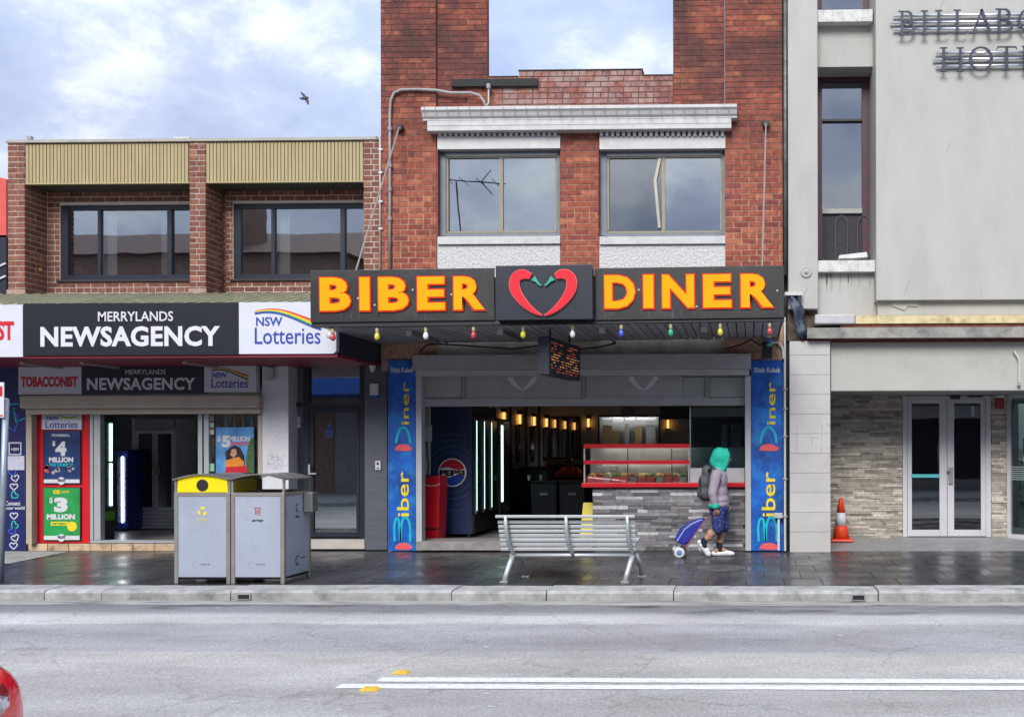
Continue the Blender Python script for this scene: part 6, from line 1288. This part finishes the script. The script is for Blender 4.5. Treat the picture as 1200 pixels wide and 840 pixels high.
# ================================================================== rubbish bins
M_bin = pm('bin_panel', (0.40, 0.44, 0.53), .35, metal=.25, var=.06, dirt=(.27, .29, .34), dscale=4, damt=.5, rvar=.15); M_post = pm('bin_post', (0.34, 0.32, 0.29), .4, metal=.6, var=.15)
def litter_bin(label, px0, px1, kind):
    Y0, Y1 = 10.98, 11.66; x0, x1 = PX(px0, Y0, 630), PX(px1, Y0, 630); zb, zt = .055, PZ(579, Y0, 270); t = thing('litter_bin', label, 'bin', ((x0 + x1) / 2, (Y0 + Y1) / 2, 0), 'pair of steel bins by the kerb')
    pw = .045
    for (a, b) in ((x0, Y0), (x1 - pw, Y0), (x0, Y1 - pw), (x1 - pw, Y1 - pw)): bbox('post', M_post, t, a, a + pw, b, b + pw, 0.001, zt + .02, bevel=.004)
    fp = bbox('front_panel', M_bin, t, x0 + pw + .003, x1 - pw - .003, Y0 + .006, Y0 + .03, zb + .03, zt - .025); sp2 = bbox('side_panel', M_bin, t, x1 - .03, x1 - .006, Y0 + pw + .003, Y1 - pw - .003, zb + .03, zt - .025); bbox('side_panel', M_bin, t, x0 + .006, x0 + .03, Y0 + pw + .003, Y1 - pw - .003, zb + .03, zt - .025); bbox('back_panel', M_bin, t, x0 + pw, x1 - pw, Y1 - .03, Y1 - .006, zb + .03, zt - .025)
    mb = MB(); mb.box(x0 + pw, x1 - pw, Y0, Y0 + .04, zt - .022, zt + .02).box(x0 + pw, x1 - pw, Y1 - .04, Y1, zt - .022, zt + .02).box(x0, x0 + .04, Y0 + pw, Y1 - pw, zt - .022, zt + .02).box(x1 - .04, x1, Y0 + pw, Y1 - pw, zt - .022, zt + .02); mb.build('top_rim', M_post, t)
    bbox('base_plate', M_black, t, x0 + .02, x1 - .02, Y0 + .04, Y1 - .04, zb, zb + .02)
    za = zt + .021; zp = za + .145; rise = .062
    for (a, b) in ((x0, Y0 + .01), (x1 - .025, Y0 + .01), (x0, Y1 - .035), (x1 - .025, Y1 - .035)): bbox('hood_post', M_post, t, a, a + .025, b, b + .025, za, zp)
    n = 14; mb = MB(); arc = [(x0 - .01 + (x1 - x0 + .02) * i / n, zp + rise * math.sin(math.pi * i / n)) for i in range(n + 1)]
    mb.prism([*arc, *[(x, z + .012) for x, z in reversed(arc)]], Y0 - .03, Y1 + .02) if False else None
    for i in range(n): mb.prism([arc[i], arc[i + 1], (arc[i + 1][0], arc[i + 1][1] + .012), (arc[i][0], arc[i][1] + .012)], Y0 - .02, Y1 + .02)
    mb.build('hood_roof', M_steel, t)
    if kind == 'recycle':
        fr = [(x0 + .03, za + .002), (x1 - .03, za + .002)] + [(x, z - .002) for x, z in reversed(arc) if x0 + .02 < x < x1 - .02]
        h = MB().prism(fr, Y0 + .012, Y0 + .03).build('hood_front', M_yellow, t); MB().lathe([(.07, -.004), (.07, 0)], (((x0 + x1) / 2), Y0 + .011, za + .085), 24, 'y').build('bin_opening', M_black, h)
        MB().box(x1 - .024, x1 - .012, Y0 + .04, Y1 - .04, za + .002, zp - .005).build('hood_side', M_yellow, t); MB().box(x0 + .012, x0 + .024, Y0 + .04, Y1 - .04, za + .002, zp - .005).build('hood_side', M_yellow, t)
    else:
        bbox('inner_collar', pm('bin_maroon', (0.05, 0.015, 0.02), .6), t, x0 + .05, x1 - .05, Y0 + .045, Y1 - .045, zt - .04, zt + .0)
        bbox('hood_back', M_steel, t, x0 + .03, x1 - .03, Y1 - .03, Y1 - .022, za + .0, za + .012)
        a_ = MB().box(x1 + .003, x1 + .11, Y1 - .2, Y1 - .05, zt - .24, zt - .0).build('ash_box', M_steel, t, bevel=.006)
    cxm = (x0 + x1) / 2; k = Y0 / FPX; Yp = Y0 + .006; zi = PZ(599, Y0, 270)
    if kind == 'recycle':
        for j in range(3):
            a0 = math.radians(90 + 120 * j); pts = [(cxm + .042 * math.cos(a0 + u), zi + .042 * math.sin(a0 + u)) for u in (-.75, -.35, .1, .5)]
            MB().ribbon(pts, [.026, .03, .032, .008], Yp - .003, Yp + .001).build('recycling_arrow', M_txt_yellow, fp)
        place_text('lettering', 'recycling', M_txt_yellow, fp, (cxm - .055, cxm + .055, zi - .115, zi - .09), Yp, bold=.01)
    else:
        M_ic = pm('icon_red', (0.35, 0.05, 0.05), .5)
        for pts in ([(cxm - .03, zi + .035), (cxm - .024, zi - .04), (cxm + .024, zi - .04), (cxm + .03, zi + .035)], [(cxm - .04, zi + .042), (cxm + .04, zi + .042)], [(cxm - .01, zi + .02), (cxm - .008, zi - .025)], [(cxm + .01, zi + .02), (cxm + .008, zi - .025)]): MB().ribbon(pts, .008, Yp - .003, Yp + .001).build('bin_icon', M_ic, fp)
        place_text('lettering', 'garbage', M_txt_black, fp, (cxm - .065, cxm + .065, zi - .125, zi - .09), Yp, bold=.01)
    M_faint = pm('faint_logo', (0.33, 0.36, 0.43), .5); zl = PZ(661, Y0, 270)
    MB().ribbon([(cxm - .08 + .035 * math.cos(a), zl + .04 * math.sin(a)) for a in [math.radians(50 + 26 * i) for i in range(11)]], .022, Yp - .003, Yp + .001).build('council_logo', M_faint, fp)
    place_text('lettering', 'CUMBERLAND', M_faint, fp, (cxm - .03, cxm + .09, zl - .01, zl + .012), Yp, bold=.0)
    if kind != 'recycle':
        X = x1 - .0055
        def sidep(pts, w):
            mb = MB(); mb.ribbon(pts, w, 0, .003); mb.v = [Vector((X + .0015 - v.y, v.x, v.z)) for v in mb.v]; mb.build('side_print', M_txt_black, sp2)
        ym = (Y0 + Y1) / 2
        for zz, r in ((zi + .02, .035), (zl + .01, .045)): sidep([(ym + r * math.cos(a), zz + r * 1.2 * math.sin(a)) for a in [math.radians(60 + 24 * i) for i in range(11)]], .016)
        sidep([(ym - .05, zi - .085), (ym + .03, zi - .085)], .02); sidep([(ym + .08, zl + .03), (ym + .2, zl + .03)], .012)
litter_bin('steel recycling bin with yellow hood and round opening', 204, 269.5, 'recycle'); litter_bin('steel garbage bin with open curved hood and ash box on its side', 270.5, 333, 'garbage')
# ================================================================== street sign pole at the left edge
t = thing('sign_pole', 'leaning grey galvanised sign pole with white and red plate at the left edge', 'street sign', P(0.5, 682, 11.1))
MB().tube([P(.5, 683.5, 11.1), P(7.2, 468, 11.1)], .034, 10).build('pole', pm('galvanised', (0.30, 0.35, 0.40), .45, metal=.5, var=.15), t, smooth=True); MB().ball(P(7.2, 468, 11.1), .036, 10, 6, (1, 1, .5)).build('cap', M_steel, t)
MB().prism([(P(a, b, 11.04).x, P(a, b, 11.04).z) for a, b in ((-26, 447), (4.5, 448), (4.5, 489), (-26, 490))], 11.04, 11.05).build('sign_plate', M_txt_white, t); MB().prism([(P(a, b, 11.036).x, P(a, b, 11.036).z) for a, b in ((-20, 452), (2.5, 452.5), (2.5, 464), (-20, 464))], 11.034, 11.0395).build('red_print', M_txt_red, t); MB().prism([(P(a, b, 11.036).x, P(a, b, 11.036).z) for a, b in ((-24, 486), (3, 486), (3, 487.5), (-24, 487.5))], 11.034, 11.0395).build('red_print', M_txt_red, t)
t = thing('street_sign', 'curved street sign pole across the road, mirrored in the left hotel door', 'street sign', (6.3, 2.3, 0)); MB().tube([(6.2, 1.2, 0), (6.1, 1.2, 1.6), (6.25, 1.2, 2.5), (6.45, 1.2, 3.1)], .035, 8).build('pole', M_steel, t, smooth=True); MB().box(6.25, 6.65, 1.15, 1.16, 2.5, 3.15).build('sign_plate', pm('pale_cyan', (.3, .5, .52), .5), t)
# ================================================================== bird
p = P(356.5, 115.5, 28); k = 28 / FPX; bd = thing('flying_bird', 'small dark bird flying in the clouded sky above the shop building', 'bird', p); M_bird = pm('feather', (0.09, 0.07, 0.075), .8); M_bird2 = pm('dark_feather', (0.02, 0.02, 0.025), .8)
def BP(x, y, dy=0): return P(x, y, 28 + dy)
mb = MB(); pth = [BP(352.5, 115.8), BP(355, 115.6), BP(357.5, 115.4), BP(359.5, 114.9), BP(360.8, 114.5), BP(362, 114.3)]; mb.tube(pth, [.02, .045, .055, .04, .028, .004], 8); mb.build('body', M_bird, bd, smooth=True)
for pts in ([(356, 115), (359.3, 114), (356.8, 110.6), (354, 108.6), (352, 107.8), (352.8, 110), (354.6, 112.6)], [(356.5, 116), (359.8, 115.2), (361.6, 117.5), (361.9, 120), (361.7, 123), (360.4, 122.8), (358.8, 119.5)]): MB().prism([(BP(x, y).x, BP(x, y).z) for x, y in pts], 27.99, 28.01).build('wing', M_bird, bd)
MB().prism([(BP(x, y).x, BP(x, y).z) for x, y in ((351, 114.6), (354, 115.4), (354, 116.3), (353.6, 117.2), (351.5, 116.2))], 27.985, 28.015).build('tail', M_bird2, bd)
# ================================================================== red car, mostly out of frame at lower left
cx1 = -3.12; CYm = 3.35
car = thing('red_car', 'glossy red car corner with clear faceted lamp at the lower left edge', 'car', (cx1 - 2, CYm, ROADZ)); M_car = pm('car_red', (0.78, 0.004, 0.02), .22, var=.04, coat=.9); 
secs = [(0, .26, .62, .58), (-.03, .22, .69, .68), (-.09, .19, .74, .75), (-.2, .16, .775, .79), (-.45, .13, .83, .84), (-.95, .12, .89, .87), (-1.5, .12, .93, .88), (-2.5, .12, .94, .88), (-3.3, .12, .95, .87), (-3.75, .16, .93, .82), (-3.95, .22, .85, .72), (-4.0, .3, .7, .6)]
mb = MB(); n = 20
for (dx, zb, zt, hw) in secs:
    for i in range(n):
        a = 2 * math.pi * i / n; c_, s_ = math.cos(a), math.sin(a); u = math.copysign(abs(c_) ** .45, c_) * hw; v = math.copysign(abs(s_) ** .5, s_); mb.v.append(Vector((cx1 + dx, CYm + u, ROADZ + .0 + (zb + zt) / 2 + .08 + v * (zt - zb) / 2)))
for i in range(len(secs) - 1):
    for k_ in range(n): mb.face([i * n + k_, i * n + (k_ + 1) % n, (i + 1) * n + (k_ + 1) % n, (i + 1) * n + k_])
mb.face(list(range(n - 1, -1, -1))); mb.face([(len(secs) - 1) * n + k_ for k_ in range(n)]); body = mb.build('body', M_car, car, smooth=True); sb_ = body.modifiers.new('subsurf', 'SUBSURF'); sb_.levels = sb_.render_levels = 1
gh = MB(); gh.hexa([(cx1 - 3.7, CYm - .74, ROADZ + .98), (cx1 - 1.25, CYm - .74, ROADZ + .98), (cx1 - 1.25, CYm + .74, ROADZ + .98), (cx1 - 3.7, CYm + .74, ROADZ + .98)], [(cx1 - 3.3, CYm - .58, ROADZ + 1.42), (cx1 - 2.0, CYm - .58, ROADZ + 1.42), (cx1 - 2.0, CYm + .58, ROADZ + 1.42), (cx1 - 3.3, CYm + .58, ROADZ + 1.42)]); gh.build('cabin_glass', pm('car_glass', (.02, .025, .03), .1), car, bevel=.05)
bbox('roof', M_car, car, cx1 - 3.32, cx1 - 1.98, CYm - .59, CYm + .59, ROADZ + 1.421, ROADZ + 1.46, bevel=.015)
for dx in (-.75, -3.2):
    for s in (-1, 1):
        w_ = MB().lathe([(.20, -.1), (.31, -.1), (.315, 0), (.31, .1), (.20, .1)], (cx1 + dx, CYm + s * .79, ROADZ + .315), 24, 'y').build('wheel', pm('tyre', (.015, .015, .016), .8), car); MB().lathe([(.02, -.11), (.21, -.1), (.21, .1), (.02, .11)], (cx1 + dx, CYm + s * .79, ROADZ + .315), 16, 'y').build('rim', M_steel, w_)
# lamp: dark bezel with faceted clear lens, on the corner facing the camera
for s in (-1, 1):
    yc = CYm + s * .49
    bz = MB().ball((cx1 - .10, yc, ROADZ + .665), .1, 14, 10, (1.15, 1.3, 1.0)).build('headlight', pm('bezel_dark', (.25, .004, .012), .3), car, smooth=True)
    ln_ = MB(); ln_.ball((cx1 - .088, yc - .01, ROADZ + .655), .1, 9, 7, (1.15, 1.2, .9)); ln_.build('lens', pm('lamp_lens', (.62, .6, .66), .12, metal=.5, var=.5, scale=40), bz)
# ================================================================== people
def remesh(name, mb, mat, parent, voxel, it=6, fac=.5):
    me = bpy.data.meshes.new('tmp'); me.from_pydata(mb.v, [], mb.f); ob = bpy.data.objects.new('tmp', me); C.objects.link(ob)
    r = ob.modifiers.new('r', 'REMESH'); r.mode = 'VOXEL'; r.voxel_size = voxel; r.use_smooth_shade = True
    s = ob.modifiers.new('s', 'SMOOTH'); s.iterations = it; s.factor = fac
    bpy.context.view_layer.update(); em = bpy.data.meshes.new_from_object(ob.evaluated_get(bpy.context.evaluated_depsgraph_get()))
    bpy.data.objects.remove(ob); bpy.data.meshes.remove(me)
    org = ORG[parent]
    for v in em.vertices: v.co -= org
    em.materials.clear(); em.materials.append(mat)
    for p in em.polygons: p.use_smooth = True; p.material_index = 0
    em.name = name
    return link(name, em, parent, org)
def cap(mb, p0, p1, r0, r1):
    p0, p1 = Vector(p0), Vector(p1); mb.ball(p0, r0, 12, 8); mb.ball(p1, r1, 12, 8); mb.tube([p0, p1], [r0, r1], 12); return mb
M_skin = pm('skin', (0.42, 0.22, 0.15), .55, var=.08)
YPn = 13.83
def J(px, py, dy=0.0): q = P(px, py, YPn); return Vector((q.x, YPn + dy, q.z))
per = thing('person', 'person in teal hood, mauve jumper and blue patterned shorts walking right, pulling a trolley', 'person', J(838, 652))
b = MB()
b.ball(J(846, 536.5), .092, 14, 10, (1.05, .82, 1.25)); b.ball(J(850.5, 541), .055, 10, 8, (1, .85, 1.1)); b.ball(J(855.0, 538.5), .018, 8, 6, (1.1, .8, 1.3))           # skull, jaw, nose
for s in (-.08, .08): b.ball(J(845, 537.5, s), .028, 8, 6, (.8, .4, 1.2))
cap(b, J(844, 543), J(842, 552), .055, .065)
b.ball(J(842, 563), .15, 14, 10, (.78, 1.1, 1.05)); b.ball(J(842, 578), .14, 14, 10, (.8, 1.05, 1.0)); b.ball(J(842, 592), .145, 14, 10, (.85, 1.08, .85))
near = [J(840, 556, -.17), J(835.5, 577, -.235), J(839, 592.5, -.225)]; far = [J(843, 556, .17), J(846, 577, .235), J(851, 590, .21)]
for a in (near, far): cap(b, a[0], a[1], .055, .043); cap(b, a[1], a[2], .043, .03)
# hands: palm, four unequal fingers curled, thumb off the side
for a, s, gx in ((near, -1, 0), (far, 1, 0)):
    w = a[2]; b.ball(w + Vector((.006, 0, -.045)), .04, 10, 8, (.75, .5, 1.15))
    for i, (ln_, o) in enumerate(((.062, -.027), (.07, -.009), (.066, .009), (.052, .026))):
        k0 = w + Vector((.006 + o, 0, -.082)); k1 = k0 + Vector((.006, -s * .012, -ln_ * .45)); k2 = k1 + Vector((-.012, -s * .03, -ln_ * .38)); cap(b, k0, k1, .0095, .009); cap(b, k1, k2, .009, .0075)
    t0 = w + Vector((.03, 0, -.04)); t1 = t0 + Vector((.026, -s * .012, -.03)); cap(b, t0, t1, .012, .0105); cap(b, t1, t1 + Vector((.002, -s * .016, -.028)), .0105, .0085)
rear = [J(840, 597, -.085), J(838, 621.5, -.085), J(824, 634, -.085)]; frn = [J(843, 597, .085), J(846.5, 621, .085), J(842.5, 641, .085)]
for l in (rear, frn): cap(b, l[0], l[1], .098, .062); cap(b, l[1], l[2], .058, .04); mid = l[1].lerp(l[2], .33); b.ball(mid + Vector((-.014, 0, .0)), .062, 10, 8, (.85, .85, 1.35))
cap(b, rear[2], J(827, 645, -.085), .04, .034); cap(b, frn[2] + Vector((0, 0, -.02)), J(854, 648.5, .085), .042, .03); b.ball(J(839, 646, .085), .042, 10, 8)
remesh('body', b, M_skin, per, .008, 3)
M_jump = pm('mauve_jumper', (0.31, 0.265, 0.31), .9, var=.1, scale=14, bump=.6, bscale=11); M_hood = pm('teal_hood', (0.01, 0.40, 0.30), .8, var=.12, scale=16, bump=.35, bscale=14)
h = MB(); h.ball(J(842, 562), .172, 16, 12, (.8, 1.12, 1.1)); h.ball(J(842, 576), .168, 16, 12, (.82, 1.05, 1.0)); h.ball(J(842.5, 585), .172, 16, 10, (.88, 1.06, .6)); h.ball(J(841, 553), .115, 12, 8, (.9, 1.35, .75))
for a in (near, far): cap(h, a[0], a[1], .085, .068); cap(h, a[1], a[2] + Vector((0, 0, .01)), .068, .05)
o = remesh('jumper', h, M_jump, per, .011, 22)
h = MB(); h.lathe([(.147, 0), (.155, .02), (.155, .055), (.145, .07)], J(842, 593), 20); h.v = [Vector((J(842, 0).x + (v.x - J(842, 0).x) * .97, YPn + (v.y - YPn) * 1.15, v.z)) for v in h.v]; h.build('hem', pm('jumper_hem', (0.33, 0.25, 0.31), .9), per, smooth=True)
cf = MB(); 
w = near[2]; cf.lathe([(.05, -.02), (.056, 0), (.054, .045), (.047, .055)], w + Vector((0, 0, -.005)), 14); cf.ball(w + Vector((-.05, -.0, .015)), .035, 10, 6, (1.6, .8, .9)); cf.build('cuff', M_hood, per, smooth=True)
h = MB(); h.ball(J(843.2, 535.5), .122, 16, 12, (1.02, .92, 1.22)); h.ball(J(847.5, 533.5), .105, 14, 10, (1.02, .9, 1.0)); h.ball(J(843, 545), .105, 14, 10, (1.05, .95, .9)); h.ball(J(843.5, 550), .105, 14, 8, (1.08, 1.1, .5)); h.ball(J(838.5, 540), .09, 12, 8, (1, .9, 1.2)); cap(h, J(851, 527, -.05), J(853.5, 534, -.075), .03, .028); cap(h, J(853.5, 534, -.075), J(850.5, 546, -.06), .028, .03); cap(h, J(851, 527, .05), J(853.5, 534, .075), .03, .028); cap(h, J(853.5, 534, .075), J(850.5, 546, .06), .028, .03)
remesh('hood', h, M_hood, per, .01, 12)
def shorts_mat():
    m = pm('shorts_print', (0.008, 0.022, 0.13), .85, var=.2, scale=10, dirt=(0.30, 0.36, 0.55), dscale=26, damt=.55); return m
h = MB(); h.ball(J(842.3, 595), .168, 16, 10, (.9, 1.08, .7)); 
cap(h, J(841, 597, -.08), J(841.5, 617.5, -.085), .115, .1); cap(h, J(844, 597, .08), J(847, 617, .085), .115, .1)
o = remesh('shorts', h, shorts_mat(), per, .012, 2)
M_sock = pm('dark_sock', (0.012, 0.014, 0.03), .9); M_clog = pm('white_clog', (0.72, 0.73, 0.74), .5, var=.05)
for l, tip, nm in ((rear, J(827, 645, -.085), 'sock'), (frn, J(846, 647, .085), 'sock')):
    h = MB(); k0 = l[1].lerp(l[2], .78); cap(h, k0, l[2], .047, .048); cap(h, l[2], l[2].lerp(tip, .6), .048, .045); remesh('sock', h, M_sock, per, .01, 2)
def clog(heel, toe, up, dy):
    h = MB(); d = (toe - heel).normalized(); L_ = (toe - heel).length; u = up
    for f, r, hh in ((.10, .043, .05), (.3, .044, .048), (.5, .046, .055), (.7, .05, .062), (.88, .048, .052), (.97, .04, .042)):
        c_ = heel + d * (L_ * f) + u * hh * .55; h.ball(c_, r, 12, 8, (1, 1, hh / r * .75))
    cap(h, heel + d * .03 + u * .018, heel + d * (L_ - .03) + u * .016, .034, .034)
    remesh('clog', h, M_clog, per, .009, 3)
clog(J(817.5, 634, -.085), J(829.5, 650.5, -.085), Vector((.75, 0, .62)).normalized(), 0); clog(J(833.5, 651, .085), J(858.5, 651, .085), Vector((0, 0, 1)), 0)
for v in [1]: pass
# backpack
bpk = thing('backpack', 'dark grey backpack on the back of the walking person', 'backpack', J(826, 588)); h = MB()
h.ball(J(828.5, 553), .11, 14, 10, (.75, 1.15, 1)); h.ball(J(826.5, 565), .125, 14, 10, (.85, 1.15, 1.1)); h.ball(J(825.5, 577), .125, 14, 10, (.92, 1.18, .95)); h.ball(J(827, 581), .11, 14, 10, (.95, 1.2, .7))
remesh('bag', h, pm('backpack_grey', (0.075, 0.08, 0.09), .8, var=.3, scale=10, bump=.3, bscale=40), bpk, .011, 25)
MB().tube([J(830, 551, -.13), J(836, 547.5, -.14), J(842.5, 552, -.16), J(844.5, 562, -.2), J(841, 573, -.2), J(834, 580, -.15)], .016, 8).build('strap', M_black, bpk, smooth=True); MB().tube([J(821, 560, -.12), J(820.5, 570, -.135), J(823, 582, -.12)], .006, 6).build('zip', M_black, bpk)
# shopping trolley
tr = thing('shopping_trolley', 'blue two-wheeled shopping trolley pulled behind the walking person', 'trolley', J(800, 650)); h = MB()
out_ = [(826, 606.5), (817, 607.5), (806, 612), (797, 619), (791, 630.5), (793, 634.5), (803, 638), (809, 633), (818, 622), (826, 611)]
pts = [(P(x, y, YPn).x, P(x, y, YPn).z) for x, y in out_]; o = MB().prism(pts, YPn - .13, YPn + .13).build('bag', pm('trolley_blue', (0.01, 0.02, 0.27), .55, var=.2, scale=9, bump=.3, bscale=12), tr, bevel=.03)
MB().ribbon([(P(x, y, YPn).x, P(x, y, YPn).z) for x, y in ((823, 607.5), (811, 613), (803, 619), (797, 628), (794, 633))], .014, YPn - .136, YPn - .1295).build('flap_seam', pm('pale_blue', (.35, .42, .65), .6), tr)
for dy in (-.13, .13): MB().tube([J(799, 643, dy), J(806, 637.5, dy), J(826, 609.5, dy), J(833, 602.5, dy * .6), J(839.5, 599, dy * .3 - .19)], .011, 6).build('frame_tube', pm('trolley_frame', (.28, .08, .08), .5), tr, smooth=True)
MB().tube([J(839.5, 599, -.25), J(839.5, 599, -.14)], .014, 8).build('handle', M_black, tr)
MB().tube([J(797.5, 644, -.2), J(797.5, 644, .2)], .01, 6).build('axle', M_steel, tr); MB().tube([J(790, 638, -.1), J(797, 642, -.1), J(808, 640, -.1)], .008, 6).build('base_wire', M_lgrey, tr)
for dy in (-.19, .19):
    c_ = J(797.3, 643.6, dy); c_.z = .078; w_ = MB().lathe([(.05, -.02), (.072, -.02), (.078, 0), (.072, .02), (.05, .02)], c_, 22, 'y').build('wheel', M_white, tr, smooth=True); MB().lathe([(.01, -.026), (.048, -.019), (.048, .019), (.01, .026)], c_, 14, 'y').build('hub', pm('hub_blue', (.12, .2, .45), .4), w_)
# diner customer in orange leaning on a table
sp = P(667, 557, 24.75); pe = thing('person', 'person in an orange top sitting at a table inside the diner, head bowed', 'person', (sp.x, 24.9, FZ)); b = MB(); X, Y_ = sp.x, 24.95; tz_ = FZ + .78
hd = Vector((X + .0, Y_ - .14, tz_ + .33)); b.ball(hd, .1, 14, 10, (.85, .95, 1.15)); b.ball(hd + Vector((0, -.095, -.03)), .02, 8, 6); cap(b, hd + Vector((0, .03, -.08)), (X, Y_ - .02, tz_ + .16), .05, .06)
b.ball((X, Y_ + .0, tz_ + .05), .16, 14, 10, (1.1, .75, 1.1)); b.ball((X, Y_ + .05, tz_ - .22), .16, 14, 10, (1.0, .8, 1.2))
for s in (-1, 1):
    e = Vector((X + s * .30, Y_ - .22, tz_ + .035)); hnd = Vector((X + s * .1, Y_ - .36, tz_ + .04)); cap(b, (X + s * .17, Y_ - .02, tz_ + .15), e, .055, .045); cap(b, e, hnd, .042, .03); b.ball(hnd + Vector((-s * .04, -.01, 0)), .04, 10, 6, (1.1, .8, .5))
    for i in range(4): cap(b, hnd + Vector((-s * .06, -.03 + .017 * i, 0)), hnd + Vector((-s * (.12 - .01 * abs(i - 1)), -.03 + .017 * i, -.006)), .009, .007)
    cap(b, hnd + Vector((-s * .03, .03, .01)), hnd + Vector((-s * .075, .05, .005)), .011, .008)
    kn = Vector((X + s * .1, Y_ - .4, FZ + .48)); cap(b, (X + s * .09, Y_ + .05, FZ + .48), kn, .08, .06); cap(b, kn, (X + s * .1, Y_ - .38, FZ + .08), .055, .04); cap(b, (X + s * .1, Y_ - .38, FZ + .045), (X + s * .1, Y_ - .53, FZ + .04), .04, .035)
remesh('body', b, M_skin, pe, .011, 3); M_ot = pm('orange_top', (0.75, 0.12, 0.03), .8, var=.12, scale=12); h = MB(); h.ball((X, Y_, tz_ + .05), .185, 14, 10, (1.12, .8, 1.1)); h.ball((X, Y_ + .05, tz_ - .2), .185, 14, 10, (1.0, .82, 1.2))
for s in (-1, 1): cap(h, (X + s * .17, Y_ - .02, tz_ + .15), (X + s * .30, Y_ - .22, tz_ + .05), .08, .068); cap(h, (X + s * .30, Y_ - .22, tz_ + .05), (X + s * .2, Y_ - .29, tz_ + .05), .065, .052)
remesh('top', h, M_ot, pe, .014, 3); h = MB(); h.ball(hd + Vector((0, .02, .03)), .112, 14, 10, (.9, .95, 1.05)); h.ball(hd + Vector((0, .05, -.03)), .1, 12, 8, (.9, .8, 1)); h.build('hair', pm('dark_hair', (.012, .01, .01), .6), pe, smooth=True)
h = MB(); 
for s in (-1, 1): cap(h, (X + s * .09, Y_ + .05, FZ + .48), (X + s * .1, Y_ - .4, FZ + .48), .095, .075); cap(h, (X + s * .1, Y_ - .4, FZ + .48), (X + s * .1, Y_ - .38, FZ + .12), .07, .06)
remesh('trousers', h, M_dark, pe, .014, 2)
for ob in (per, pe): pass
